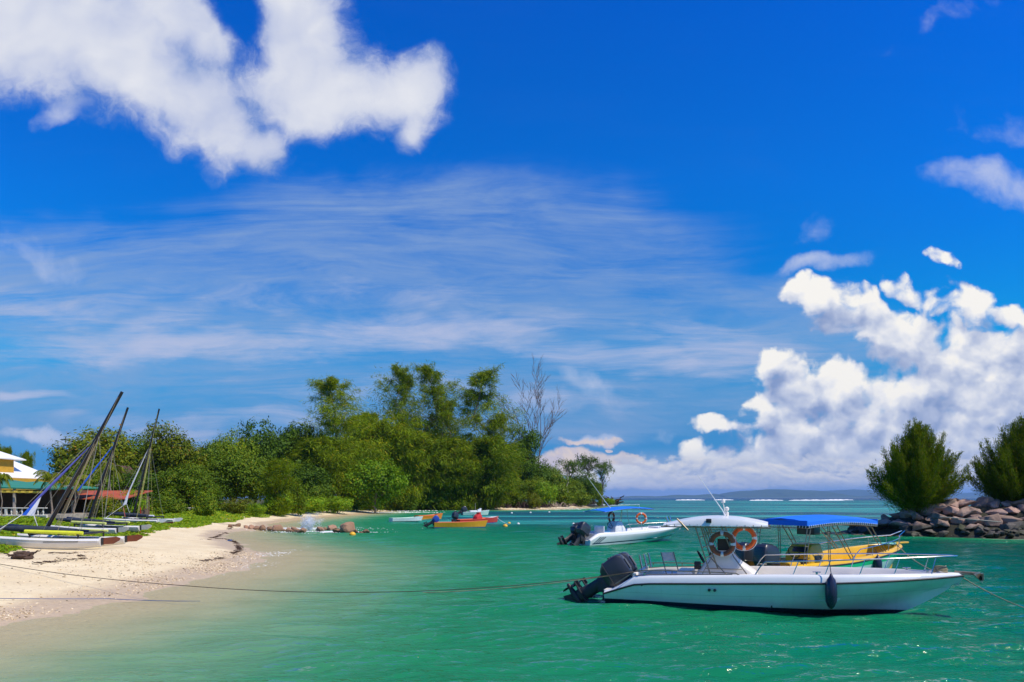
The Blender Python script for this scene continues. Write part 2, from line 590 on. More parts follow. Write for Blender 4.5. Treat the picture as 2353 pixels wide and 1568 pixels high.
def foliage(name, ca, cb, trans=0.35, gloss=0.25, yellow=None):
    """leaf colour varies leaf by leaf and tree by tree"""
    m, t = mat(name)
    g = t.new('ShaderNodeNewGeometry')
    oi = t.new('ShaderNodeObjectInfo')
    r = g.outputs['Random Per Island']
    c = t.mix(r, (*ca, 1), (*cb, 1))
    if yellow:
        c = t.mix(t.mapr(r, 1 - yellow[1], 1 - yellow[1] + 0.02), c, (*yellow[0], 1))
    k = t.m('MULTIPLY_ADD', oi.outputs['Random'], 0.34, 0.84)
    c = t.mix(1.0, c, t.comb(t.m('MULTIPLY_ADD', oi.outputs['Random'], 0.44, 0.80), k, k), 'MULTIPLY')
    d = t.new('ShaderNodeBsdfDiffuse')
    t.put(d.inputs[0], c)
    tr = t.new('ShaderNodeBsdfTranslucent')
    t.put(tr.inputs[0], t.mix(1.0, c, (1.55, 1.35, 0.7, 1), 'MULTIPLY'))
    gl = t.new('ShaderNodeBsdfGlossy')
    gl.inputs['Roughness'].default_value = 0.55
    t.put(gl.inputs[0], (0.8, 0.85, 0.8))
    s = t.shmix(trans, d.outputs[0], tr.outputs[0])
    fr = t.new('ShaderNodeFresnel')
    fr.inputs[0].default_value = 1.4
    s = t.shmix(t.m('MINIMUM', t.m('MULTIPLY', fr.outputs[0], gloss * 0.4), 0.016), s, gl.outputs[0])
    t.l.new(s, t.out.inputs[0])
    return m


MT = {}
MT['gelcoat'] = paint('white_gelcoat', (0.80, 0.80, 0.78), 0.22, 0.05, 1.2, coat=0.3, dirt=((0.62, 0.58, 0.50), 0.25))
MT['cream'] = paint('cream_gelcoat', (0.81, 0.755, 0.67), 0.35, 0.06, 1.5, dirt=((0.55, 0.47, 0.38), 0.25))
MT['black'] = paint('black_rubber', (0.018, 0.018, 0.02), 0.5, 0.2)
MT['motor'] = paint('charcoal_cowling', (0.020, 0.024, 0.034), 0.42, 0.2, 2.0, coat=0.25)
MT['motor_dull'] = paint('worn_motor_leg', (0.025, 0.027, 0.032), 0.55, 0.4, 6.0, dirt=((0.13, 0.10, 0.06), 0.5))
MT['steel'] = paint('stainless_tube', (0.62, 0.60, 0.57), 0.22, 0.15, 5, metallic=1.0)
MT['tube_dull'] = paint('aged_tube', (0.30, 0.25, 0.18), 0.38, 0.3, 5, metallic=0.75, dirt=((0.25, 0.14, 0.07), 0.5))
MT['navy'] = paint('navy_vinyl', (0.012, 0.016, 0.045), 0.3, 0.2, coat=0.2)
MT['orange'] = paint('orange_foam', (0.74, 0.12, 0.014), 0.5, 0.15, 4)
MT['ring_shaded'] = paint('shaded_orange_foam', (0.24, 0.07, 0.025), 0.6, 0.25, 4, dirt=((0.14, 0.06, 0.03), 0.6))  # shade on the near lifebuoy is put into this darker orange
MT['tape'] = paint('reflective_tape', (0.62, 0.66, 0.66), 0.3, 0.1)
MT['roof_brown_cloth'] = paint('brown_canvas', (0.085, 0.045, 0.028), 0.8, 0.3, 6)
MT['blue_cloth'] = paint('blue_canvas', (0.0, 0.16, 0.74), 0.7, 0.10, 2, bumpy=0.2)
MT['lace'] = paint('white_lacing', (0.8, 0.8, 0.78), 0.7, 0.1)
MT['yellow'] = paint('yellow_gelcoat', (0.80, 0.46, 0.015), 0.35, 0.12, 2, dirt=((0.45, 0.25, 0.03), 0.3))
MT['green'] = paint('green_gelcoat', (0.02, 0.46, 0.19), 0.3, 0.1, 2, coat=0.2)
MT['mint'] = paint('mint_gelcoat', (0.20, 0.62, 0.45), 0.35, 0.1, 2)
MT['ochre'] = paint('ochre_paint', (0.76, 0.37, 0.02), 0.45, 0.12, 3, dirt=((0.45, 0.2, 0.03), 0.35))
MT['orange_paint'] = paint('orange_paint', (0.78, 0.26, 0.012), 0.45, 0.12, 3)
MT['salmon'] = paint('coral_red_paint', (0.70, 0.13, 0.045), 0.5, 0.12, 3)
MT['red'] = paint('red_paint', (0.58, 0.035, 0.018), 0.4, 0.15, 3)
MT['deep_blue'] = paint('blue_antifouling', (0.01, 0.07, 0.24), 0.5, 0.2)
MT['dark_bottom'] = paint('dark_antifouling', (0.006, 0.02, 0.035), 0.5, 0.2)
MT['dinghy_white'] = paint('weathered_white_paint', (0.72, 0.76, 0.74), 0.5, 0.12, 4, dirt=((0.4, 0.38, 0.3), 0.35))
MT['pale_green'] = paint('pale_green_paint', (0.48, 0.70, 0.56), 0.5, 0.12, 3)
MT['blue_motor'] = paint('blue_cowling', (0.01, 0.06, 0.36), 0.35, 0.15)
MT['rope'] = paint('hemp_rope', (0.33, 0.27, 0.16), 0.9, 0.3, 20)
MT['rope_dark'] = paint('wet_rope', (0.07, 0.05, 0.035), 0.9, 0.3, 20)
MT['mast'] = paint('black_anodised_mast', (0.016, 0.013, 0.012), 0.4, 0.3, 3, dirt=((0.16, 0.07, 0.03), 0.25))
MT['lime'] = paint('lime_yellow_foam', (0.70, 0.74, 0.03), 0.6, 0.15, 3, dirt=((0.72, 0.62, 0.1), 0.5))
MT['pale_lime'] = paint('faded_lime_foam', (0.62, 0.66, 0.18), 0.6, 0.15, 3)
MT['sailcloth'] = paint('rolled_dark_sail', (0.03, 0.04, 0.055), 0.7, 0.3, 4, dirt=((0.2, 0.03, 0.05), 0.3))
MT['flag_blue'] = paint('blue_sailcloth', (0.02, 0.13, 0.68), 0.7, 0.1)
MT['flag_lilac'] = paint('violet_sailcloth', (0.12, 0.13, 0.50), 0.7, 0.1)
MT['flag_white'] = paint('white_sailcloth', (0.74, 0.74, 0.78), 0.7, 0.08)
MT['rudder'] = paint('brown_rudder', (0.20, 0.055, 0.02), 0.45, 0.2, 4)
MT['grey_blade'] = paint('grey_rudder', (0.58, 0.56, 0.48), 0.45, 0.12, 4)
MT['cat_hull'] = paint('chalky_white_hull', (0.74, 0.71, 0.66), 0.45, 0.08, 1.5, dirt=((0.58, 0.47, 0.33), 0.4))
MT['cat_red'] = paint('red_keel_paint', (0.45, 0.015, 0.02), 0.5, 0.15)
MT['wire'] = paint('rigging_wire', (0.42, 0.38, 0.30), 0.4, 0.2, metallic=0.4)
MT['line_yellow'] = paint('yellow_line', (0.55, 0.52, 0.16), 0.8, 0.2)
MT['wood_dark'] = paint('dark_driftwood', (0.075, 0.042, 0.026), 0.85, 0.5, 5, bumpy=0.6, dirt=((0.2, 0.13, 0.09), 0.6))
MT['wood_grey'] = paint('bleached_wood', (0.42, 0.36, 0.29), 0.85, 0.35, 4, bumpy=0.5)
MT['bark'] = paint('brown_bark', (0.13, 0.085, 0.052), 0.9, 0.5, 5, bumpy=0.7, dirt=((0.26, 0.19, 0.13), 0.5))
MT['bark_pale'] = paint('pale_bark', (0.30, 0.23, 0.17), 0.9, 0.4, 4, bumpy=0.5)
MT['bark_dead'] = paint('dead_bark', (0.17, 0.115, 0.095), 0.9, 0.35, 4)
MT['glass_dark'] = paint('dark_glass', (0.05, 0.07, 0.05), 0.08, 0.1)
MT['screen'] = paint('dark_plastic', (0.03, 0.03, 0.03), 0.35, 0.2)
MT['deck_grey'] = paint('grey_nonskid', (0.40, 0.37, 0.33), 0.7, 0.15, 4)
MT['seat_blue'] = paint('blue_vinyl_seat', (0.02, 0.20, 0.42), 0.5, 0.1)
MT['yellow_buoy'] = paint('yellow_buoy', (0.80, 0.42, 0.02), 0.45, 0.15)
MT['white_buoy'] = paint('white_buoy', (0.78, 0.76, 0.70), 0.45, 0.1)
m_spray, t = mat('spray_droplets')
d_ = t.new('ShaderNodeBsdfDiffuse')
t.put(d_.inputs[0], (0.9, 0.92, 0.94))
tr_s = t.new('ShaderNodeBsdfTranslucent')
t.put(tr_s.inputs[0], (0.9, 0.92, 0.94))
tp_s = t.new('ShaderNodeBsdfTransparent')
t.l.new(t.shmix(0.35, t.shmix(0.5, d_.outputs[0], tr_s.outputs[0]), tp_s.outputs[0]), t.out.inputs[0])
MT['spray'] = m_spray
MT['foam'] = paint('white_foam', (0.85, 0.86, 0.84), 0.9, 0.1, 2, bumpy=0.6)
# leaves
MT['leaf'] = foliage('broad_leaf', (0.055, 0.125, 0.005), (0.200, 0.270, 0.010), 0.22, 0.35, ((0.32, 0.28, 0.012), 0.05))
MT['leaf_dark'] = foliage('dark_leaf', (0.022, 0.066, 0.004), (0.095, 0.165, 0.008), 0.22, 0.30)
MT['leaf_olive'] = foliage('olive_leaf', (0.066, 0.112, 0.005), (0.200, 0.225, 0.010), 0.22, 0.30, ((0.30, 0.17, 0.02), 0.05))
MT['leaf_bright'] = foliage('bright_leaf', (0.080, 0.200, 0.006), (0.270, 0.400, 0.010), 0.26, 0.35, ((0.40, 0.40, 0.015), 0.06))
MT['needle'] = foliage('casuarina_needle', (0.082, 0.150, 0.004), (0.250, 0.325, 0.010), 0.30, 0.15, ((0.38, 0.34, 0.012), 0.06))
MT['needle_dark'] = foliage('dark_casuarina_needle', (0.045, 0.092, 0.004), (0.150, 0.215, 0.007), 0.32, 0.12, ((0.22, 0.16, 0.02), 0.05))
MT['palm'] = foliage('palm_leaf', (0.10, 0.16, 0.006), (0.27, 0.29, 0.016), 0.30, 0.4)
MT['vine'] = foliage('beach_vine_leaf', (0.085, 0.190, 0.005), (0.250, 0.350, 0.008), 0.30, 0.35, ((0.42, 0.34, 0.015), 0.05))

# ------------------------------------------------------------------ the lie of the land
SHORE = np.array([(-16, -10), (-12.8, 6), (-11.6, 12), (-11.2, 15.2), (-10.6, 18.2), (-10.8, 22.3), (-10.3, 27), (-11.2, 31.8), (-12.6, 35.5),
                  (-17.0, 43), (-20.4, 50), (-22.6, 57), (-22.0, 61), (-22.6, 66), (-25.2, 72), (-26.6, 85), (-26.8, 100), (-25.5, 119), (-26, 142),
                  (-23, 160), (-8, 156), (7.5, 163), (18, 187), (26, 216), (34, 258), (31, 300), (0, 420), (-120, 620), (-700, 620), (-700, -10)], float)
RIDGE = np.array([(26.8, 54.4), (28.6, 53.6), (32, 51.8), (38, 50.6), (60, 49.5), (90, 49.5)], float)


def seg_dist(px, py, pts, closed):
    best = np.full(px.shape, 1e9)
    n = len(pts)
    for i in range(n if closed else n - 1):
        a, b = pts[i], pts[(i + 1) % n]
        d = b - a
        t = np.clip(((px - a[0]) * d[0] + (py - a[1]) * d[1]) / (d @ d), 0, 1)
        best = np.minimum(best, np.hypot(px - a[0] - t * d[0], py - a[1] - t * d[1]))
    return best


def inside(px, py, pts):
    r = np.zeros(px.shape, bool)
    n = len(pts)
    for i in range(n):
        (x0, y0), (x1, y1) = pts[i], pts[(i + 1) % n]
        if y0 == y1:
            continue
        c = ((y0 > py) != (y1 > py)) & (px < (x1 - x0) * (py - y0) / (y1 - y0) + x0)
        r ^= c
    return r


def vnoise(x, y, s, seed=0):
    """smooth value noise"""
    x = x / s + seed * 17.3
    y = y / s + seed * 9.1
    xi, yi = np.floor(x), np.floor(y)
    fx, fy = x - xi, y - yi
    fx = fx * fx * (3 - 2 * fx)
    fy = fy * fy * (3 - 2 * fy)
    h = lambda a, b: np.modf(np.abs(np.sin(a * 127.1 + b * 311.7) * 43758.5453))[0]
    return ((h(xi, yi) * (1 - fx) + h(xi + 1, yi) * fx) * (1 - fy) + (h(xi, yi + 1) * (1 - fx) + h(xi + 1, yi + 1) * fx) * fy) * 2 - 1


def shore_d(x, y):
    d = seg_dist(x, y, SHORE, True)
    d = np.where(inside(x, y, SHORE), d, -d)
    near = np.clip(np.hypot(x, y) / 60, 0.25, 1.5)
    return d + near * (0.45 * vnoise(x, y, 3.1, 1) + 0.2 * vnoise(x, y, 1.2, 2))


def ground_z(x, y):
    x = np.atleast_1d(np.asarray(x, float))
    y = np.atleast_1d(np.asarray(y, float))
    d = shore_d(x, y)
    land = np.where(d < 6, 0.105 * d, 0.63 + 0.017 * (d - 6))
    land = np.where(d > 45, 0.63 + 0.017 * 39, land)
    w = -d
    sea = np.where(w < 7, 0.050 * w, 0.35 + 0.15 * (w - 7))
    sea = np.minimum(sea, 5.0)
    z = np.where(d > 0, land, -sea)
    z = z + np.where(d > 0.3, np.clip(d / 5, 0, 1) * (0.05 * vnoise(x, y, 2.3, 3) + 0.03 * vnoise(x, y, 0.8, 4)), 0.0)
    rd = seg_dist(x, y, RIDGE, False)
    z = np.maximum(z, np.interp(x, [26.0, 29.2, 32.5], [0.15, 1.25, 2.15]) - 0.60 * np.maximum(rd - 0.6, 0) + 0.15 * vnoise(x, y, 1.5, 5))
    return z


def gz(x, y):
    return float(ground_z(x, y)[0])


def hit(ud, vd):
    """point of the ground seen at a sketch column/row"""
    t = np.geomspace(8, 600, 900)
    X = (ud - 1176.5) / 1608.5 * t
    Z = CAM_H + (1143 - vd) / 1608.5 * t
    g = np.maximum(ground_z(X, t), 0.0)
    i = int(np.argmax(Z <= g))
    return Vector((X[i], t[i], g[i]))


def polar(ang0, ang1, na, radii):
    a = np.radians(np.linspace(ang0, ang1, na))
    A, R = np.meshgrid(a, radii)
    X, Y = R * np.sin(A), R * np.cos(A)
    n, m = A.shape
    i = np.arange((n - 1) * m).reshape(n - 1, m)[:, :-1].ravel()
    F = np.stack([i, i + m, i + m + 1, i + 1], 1)
    return X.ravel(), Y.ravel(), F


# --- ground: beach, land and sea bed in one sheet
m_sand, t = mat('sand_and_soil')
g = t.new('ShaderNodeNewGeometry')
pos = g.outputs['Position']
px_, py_, pz_ = t.sep(pos)
n1 = t.noise(pos, 0.6, 5, 0.6)
n2 = t.noise(pos, 9.0, 4, 0.65)
n3 = t.noise(pos, 45.0, 2, 0.6)
dry = t.mix(t.mapr(n1, 0.3, 0.7), (0.71, 0.565, 0.335, 1), (0.80, 0.66, 0.41, 1))
dry = t.mix(t.mapr(n2, 0.52, 0.72, 0, 0.35), dry, (0.55, 0.42, 0.27, 1))
vo = t.voro(pos, 3.3, '3D', 'F1', 0)
dry = t.mix(t.m('MULTIPLY', t.mapr(vo, 0.10, 0.22, 0.6, 0.0), t.mapr(n1, 0.45, 0.6)), dry, (0.46, 0.34, 0.22, 1))
wet = t.mix(t.mapr(n2, 0.3, 0.7), (0.52, 0.375, 0.215, 1), (0.62, 0.465, 0.28, 1))
hz = t.m('ADD', pz_, t.m('MULTIPLY', t.m('SUBTRACT', n1, 0.5), 0.16))
wetf = t.mapr(hz, 0.10, 0.24, 1.0, 0.0)
sc = t.mix(wetf, dry, wet)
soil = t.mix(n2, (0.10, 0.075, 0.035, 1), (0.05, 0.07, 0.02, 1))
sc = t.mix(t.mapr(t.m('ADD', hz, t.m('MULTIPLY', t.m('SUBTRACT', n2, 0.5), 0.12)), 0.80, 0.90), sc, soil)
bed = t.mix(t.mapr(t.noise(pos, 0.5, 4), 0.4, 0.65), (0.66, 0.49, 0.31, 1), (0.46, 0.35, 0.20, 1))
sc = t.mix(t.mapr(pz_, -0.20, -0.02, 1.0, 0.0), sc, bed)
islet = t.m('MULTIPLY', t.mapr(px_, 22, 23), t.mapr(pz_, -0.6, -0.1))
sc = t.mix(islet, sc, t.mix(n2, (0.018, 0.02, 0.008, 1), (0.05, 0.045, 0.03, 1)))
hgt = t.m('ADD', t.m('ADD', t.m('MULTIPLY', n2, 0.6), t.m('MULTIPLY', t.mapr(vo, 0.05, 0.26), 0.7)), t.m('ADD', t.m('MULTIPLY', n3, 0.25), t.m('MULTIPLY', t.noise(pos, 1.8, 3), 1.2)))
nm = t.bump(hgt, 0.55, 0.07)
t.l.new(principled(t, sc, t.mapr(wetf, 0, 1, 0.9, 0.38, smooth=False), nm, spec=0.3), t.out.inputs[0])
gx, gy, gf = polar(-62, 62, 620, np.concatenate([np.geomspace(7, 70, 420, endpoint=False), np.geomspace(70, 700, 220)]))
me = mesh_np('beach', np.stack([gx, gy, ground_z(gx, gy)], 1), gf, m_sand, True)
tag(link('beach', me), kind='structure')

# --- sea
m_sea, t = mat('sea_water')
g = t.new('ShaderNodeNewGeometry')
pos = g.outputs['Position']
dep = t.new('ShaderNodeAttribute', attribute_name='depth').outputs['Fac']
px_, py_, pz_ = t.sep(pos)
flat = t.mapping(pos, (0, 0, 0), 0, (0.55, 1.0, 0.0))
far = t.mapping(pos, (0, 0, 0), 0.06, (0.010, 0.045, 0.0))
big = t.noise(far, 1.0, 4, 0.6)
near_n = t.noise(t.mapping(pos, (0, 0, 0), 0, (0.10, 0.22, 0.0)), 1.0, 4, 0.6)
dn = t.m('ADD', dep, t.m('MULTIPLY', t.m('SUBTRACT', near_n, 0.5), t.mapr(dep, 0.05, 1.5, 0.0, 1.6)))
body = t.ramp(t.m('DIVIDE', dn, 5.0), [(0.0, (0.58, 0.45, 0.28)), (0.018, (0.44, 0.46, 0.27)), (0.05, (0.125, 0.345, 0.175)), (0.09, (0.045, 0.265, 0.118)), (0.15, (0.014, 0.205, 0.080)),
                                        (0.38, (0.004, 0.165, 0.072)), (0.64, (0.0, 0.112, 0.055)), (1.0, (0.0, 0.076, 0.044))])
dist_y = t.m('MAXIMUM', py_, 0.0)
patch = t.mapr(big, 0.44, 0.60)
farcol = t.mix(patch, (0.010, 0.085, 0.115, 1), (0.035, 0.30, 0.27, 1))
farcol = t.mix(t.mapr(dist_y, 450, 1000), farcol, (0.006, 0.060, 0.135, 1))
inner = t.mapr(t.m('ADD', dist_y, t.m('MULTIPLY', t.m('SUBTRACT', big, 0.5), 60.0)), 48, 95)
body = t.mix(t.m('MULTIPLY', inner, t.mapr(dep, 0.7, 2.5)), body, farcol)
# opacity: the deeper the water, the less the bottom shows
alpha = t.m('SUBTRACT', 1.0, t.m('POWER', 2.718, t.m('MULTIPLY', dep, -3.6)))
w1 = t.noise(t.mapping(pos, (0, 0, 0), 0.1, (1.6, 4.2, 0)), 1.0, 3, 0.55, 0.3)
w2 = t.noise(t.mapping(pos, (3, 1, 0), -0.2, (4.5, 9.5, 0)), 1.0, 3, 0.55, 0.2)
w3 = t.noise(t.mapping(pos, (7, 5, 0), 0.05, (0.45, 1.6, 0)), 1.0, 4, 0.6, 0.3)
calm = t.mapr(dep, 0.0, 0.45, 0.4, 1.15)
h = t.m('ADD', t.m('MULTIPLY', w1, 0.55), t.m('MULTIPLY', w2, 0.22))
hfar = t.m('MULTIPLY', w3, t.mapr(dist_y, 20, 70, 0.5, 3.0))
h = t.m('MULTIPLY', t.m('ADD', h, hfar), calm)
nm = t.bump(h, 1.0, 0.22)
dif = t.new('ShaderNodeBsdfDiffuse')
t.put(dif.inputs[0], body)
tra = t.new('ShaderNodeBsdfTransparent')
t.put(tra.inputs[0], (0.90, 0.95, 0.88, 1))
glo = t.new('ShaderNodeBsdfGlossy')
glo.inputs['Roughness'].default_value = 0.06
t.put(glo.inputs['Normal'], nm)
s1 = t.shmix(alpha, tra.outputs[0], dif.outputs[0])
# Fresnel reflection of water; a polarising filter takes most of the s-polarised part
ci = t.m('MAXIMUM', t.m('ABSOLUTE', t.vm('DOT_PRODUCT', t.new('ShaderNodeNewGeometry').outputs['Incoming'], nm)), 0.02)
rt = t.m('SQRT', t.m('ADD', 0.769, t.m('MULTIPLY', ci, ci)))              # sqrt(n^2 - sin^2)
n2c = t.m('MULTIPLY', ci, 1.769)
rp = t.m('POWER', t.m('DIVIDE', t.m('SUBTRACT', n2c, rt), t.m('ADD', n2c, rt)), 2.0)
rs = t.m('POWER', t.m('DIVIDE', t.m('SUBTRACT', ci, rt), t.m('ADD', ci, rt)), 2.0)
rfl = t.m('ADD', t.m('MULTIPLY', rp, 0.95), t.m('MULTIPLY', rs, 0.30))
refl = t.m('MULTIPLY', t.m('MINIMUM', rfl, 0.55), t.mapr(dep, 0.05, 0.45, 0.10, 1.0))
s2 = t.shmix(refl, s1, glo.outputs[0])
t.l.new(s2, t.out.inputs[0])
wx, wy, wf = polar(-64, 64, 700, np.concatenate([np.geomspace(5.5, 60, 820, endpoint=False), np.geomspace(60, 400, 180, endpoint=False), np.geomspace(400, 20000, 70)]))
wd = np.maximum(-ground_z(wx, wy), 0.0)
wr = np.hypot(wx, wy)
wz = np.zeros_like(wx)
for k in range(46):
    lam = 0.28 * (3.6 / 0.28) ** rng.random()
    th = math.radians(90) + rng.normal(0, 0.33)
    amp = 0.0095 * lam ** 0.95 * (0.6 + 0.8 * rng.random())
    kk = 2 * math.pi / lam
    fade = np.clip(1.6 - wr / (lam * 55), 0, 1)
    patchy = 0.65 + 0.5 * vnoise(wx, wy, 4.0 + 2 * (k % 5), 20 + k % 7)
    wz += amp * patchy * fade * np.sin(kk * (wx * math.cos(th) + wy * math.sin(th)) + rng.random() * 6.28)
wz *= np.clip(0.25 + wd / 0.5, 0.25, 1.0)
me = mesh_np('sea_water', np.stack([wx, wy, wz], 1), wf, m_sea, True)
at_ = me.attributes.new('depth', 'FLOAT', 'POINT')
at_.data.foreach_set('value', wd.astype(np.float32))
tag(link('sea_water', me), kind='structure')


# ------------------------------------------------------------------ vegetation
def unit(a):
    return a / np.maximum(np.linalg.norm(a, axis=1, keepdims=True), 1e-9)


def leaf_quads(P, N, size, aspect=0.5, r=None):
    """one leaf (a rhomb) per point P, lying across the normal N"""
    r = r or rng
    n = len(P)
    N = unit(N)
    T = unit(np.cross(N, r.normal(size=(n, 3))))
    B = np.cross(N, T)
    s = (np.asarray(size) * (0.65 + 0.7 * r.random(n)))[:, None]
    V = np.stack([P - T * s, P + B * s * aspect, P + T * s, P - B * s * aspect], 1).reshape(-1, 3)
    F = np.arange(4 * n).reshape(n, 4)
    return V, F


def strip_quads(A, B, w, r=None):
    """thin needle sprays from A to B, width w at the root, narrow at the tip"""
    r = r or rng
    n = len(A)
    D = unit(B - A)
    S = unit(np.cross(D, r.normal(size=(n, 3)))) * (np.asarray(w) * np.ones(n))[:, None]
    V = np.stack([A - S * 0.5, A + S * 0.5, B + S * 0.22, B - S * 0.22], 1).reshape(-1, 3)
    return V, np.arange(4 * n).reshape(n, 4)


def cat_np(parts):
    Vs, Fs, o = [], [], 0
    for V, F in parts:
        Vs.append(V)
        Fs.append(F + o)
        o += len(V)
    return np.concatenate(Vs), np.concatenate(Fs)


def limb_mesh(m, p0, p1, r0, r1, wob=0.15, k=5, n=6, rr=rnd):
    p0, p1 = Vector(p0), Vector(p1)
    L = (p1 - p0).length
    pts, rad = [], []
    for i in range(k + 1):
        q = i / k
        o = Vector((rr.uniform(-1, 1), rr.uniform(-1, 1), rr.uniform(-.4, .4))) * wob * L * 0.18 * math.sin(q * math.pi)
        pts.append(p0.lerp(p1, q) + o)
        rad.append(r0 + (r1 - r0) * q)
    m.tube(pts, rad, n)
    return pts


def broad_mesh(seed, H, Wd, leaf=0.34, n=6500, trunk=0.3, lobes=11, flat=1.0, openness=0.0, droop=0.3):
    """broadleaf: unit tree of height H and crown width Wd; returns (crown mesh data, trunk M)"""
    r = np.random.default_rng(seed)
    rr = random.Random(seed)
    cz = H * (trunk + (1 - trunk) * 0.5)
    ch = H * (1 - trunk)
    L = []
    for i in range(lobes):
        q = r.normal(size=3)
        q /= np.linalg.norm(q)
        k = 0.35 + 0.55 * r.random()
        c = np.array([q[0] * Wd / 2 * k * 0.9, q[1] * Wd / 2 * k * 0.9, cz + q[2] * ch / 2 * k * 0.85])
        s = (0.20 + 0.15 * r.random())
        L.append((c, np.array([Wd * s, Wd * s, ch * s * 0.85 * flat])))
    P, N = [], []
    per = n // lobes
    for c, s in L:
        # sprigs over the lobe's skin, leaves round each sprig
        ns = max(8, per // 14)
        d = r.normal(size=(ns, 3))
        d /= np.linalg.norm(d, axis=1, keepdims=True)
        keep = r.random(ns) > openness * (d[:, 2] < 0)
        d = d[keep]
        rad = (0.70 + 0.36 * r.random(len(d)))[:, None]
        sp = c + d * s * rad
        rep = 14
        q = np.repeat(sp, rep, 0) + r.normal(size=(len(sp) * rep, 3)) * np.array([leaf * 1.15, leaf * 1.15, leaf * 0.75])
        nn = np.repeat(d * 0.9 + np.array([0, 0, 0.55]) + r.normal(size=(len(sp), 3)) * 0.35, rep, 0) + r.normal(size=(len(q), 3)) * 0.30
        P.append(q)
        N.append(nn)
    P, N = np.concatenate(P), np.concatenate(N)
    V, F = leaf_quads(P, N, leaf * 0.5, 0.55, r)
    m = M()
    tr = max(0.10, H * 0.020)
    top = Vector((rr.uniform(-.05, .05) * Wd, rr.uniform(-.05, .05) * Wd, H * (trunk + 0.2)))
    limb_mesh(m, (0, 0, -0.3), top, tr * 1.25, tr * 0.7, 0.5, 6, 8, rr)
    for c, s in L:
        st = Vector((0, 0, 0)).lerp(top, 0.55 + 0.45 * rr.random())
        limb_mesh(m, st, Vector(c), tr * 0.5, tr * 0.12, 0.8, 4, 5, rr)
    return (V, F), m


def casuarina_mesh(seed, H, Wd, n=9000, bare=0.18, droop=1.0, spray=1.1, w=0.13, leaders=1, gaps=0.3, upright=1.0, full=1.0):
    """she-oak: thin leaders, light rising branches, tufts of hanging needle sprays with sky between them"""
    r = np.random.default_rng(seed)
    rr = random.Random(seed)
    m = M()
    A, B = [], []
    nb = int(28 * leaders + H * 2.6)
    heads = []
    for k in range(leaders):
        off = Vector((rr.uniform(-.16, .16), rr.uniform(-.16, .16), 0)) * Wd * (0 if leaders == 1 else 1.5)
        hh = H * (1 if k == 0 else rr.uniform(0.84, 0.97))
        heads.append(limb_mesh(m, (off.x * 0.12, off.y * 0.12, -0.3), (off.x, off.y, hh * 0.97), H * 0.0125, 0.03, 0.3, 9, 7, rr))
    per = max(30, n // nb)
    for i in range(nb):
        pts = heads[i % leaders]
        q = bare + (1 - bare) * ((i + rr.random()) / nb)
        if rr.random() < gaps:
            continue
        f = q * (len(pts) - 1)
        a = pts[min(int(f), len(pts) - 2)].lerp(pts[min(int(f) + 1, len(pts) - 1)], f - int(f))
        ang = rr.random() * 6.283
        u = (q - bare) / (1 - bare)
        prof = (0.80 + 0.35 * u if u < 0.6 else 0.10 + 0.91 * (1 - (u - 0.6) / 0.4) ** 0.60)
        ln = max(0.45, Wd * 0.5 * prof * rr.uniform(0.42, 1.30))
        rise = ln * rr.uniform(0.25, 1.0) * (0.5 + 1.1 * u) * upright
        e = a + Vector((math.cos(ang) * ln, math.sin(ang) * ln, rise))
        e.z = min(e.z, H)
        limb_mesh(m, a, e, 0.02 + 0.05 * (1 - q), 0.012, 0.9, 3, 4, rr)
        nt_ = rr.randint(5, 9)
        out = np.array([math.cos(ang), math.sin(ang), 0.0])
        for k in range(nt_):
            tq = lerp_(0.30, 1.0, (k + rr.random()) / nt_)
            c = np.array(a.lerp(e, tq)) + r.normal(size=3) * 0.12 * ln
            cnt = max(6, int(per / nt_ * rr.uniform(0.6, 1.4)))
            rad = (0.13 + 0.085 * ln) * rr.uniform(0.7, 1.25) * full
            base = c + r.normal(size=(cnt, 3)) * rad * np.array([1, 1, 0.8])
            dirv = out * 0.4 + r.normal(size=(cnt, 3)) * 0.45 + np.array([0, 0, -0.75 * droop * (1 - 0.8 * u)])
            A.append(base)
            B.append(base + unit(dirv) * (spray * (0.5 + 0.8 * r.random(cnt)))[:, None])
    for pts in heads:
        k = n // 30
        b = np.array(pts[-1])[None] + r.normal(size=(k, 3)) * np.array([Wd * 0.06, Wd * 0.06, H * 0.03]) - np.array([0, 0, H * 0.03])
        A.append(b)
        B.append(b + unit(r.normal(size=(k, 3)) * 0.5 + np.array([0, 0, 0.1])) * (spray * 0.7))
    V, F = strip_quads(np.concatenate(A), np.concatenate(B), w, r)
    return (V, F), m


def lerp_(a, b, t):
    return a + (b - a) * t


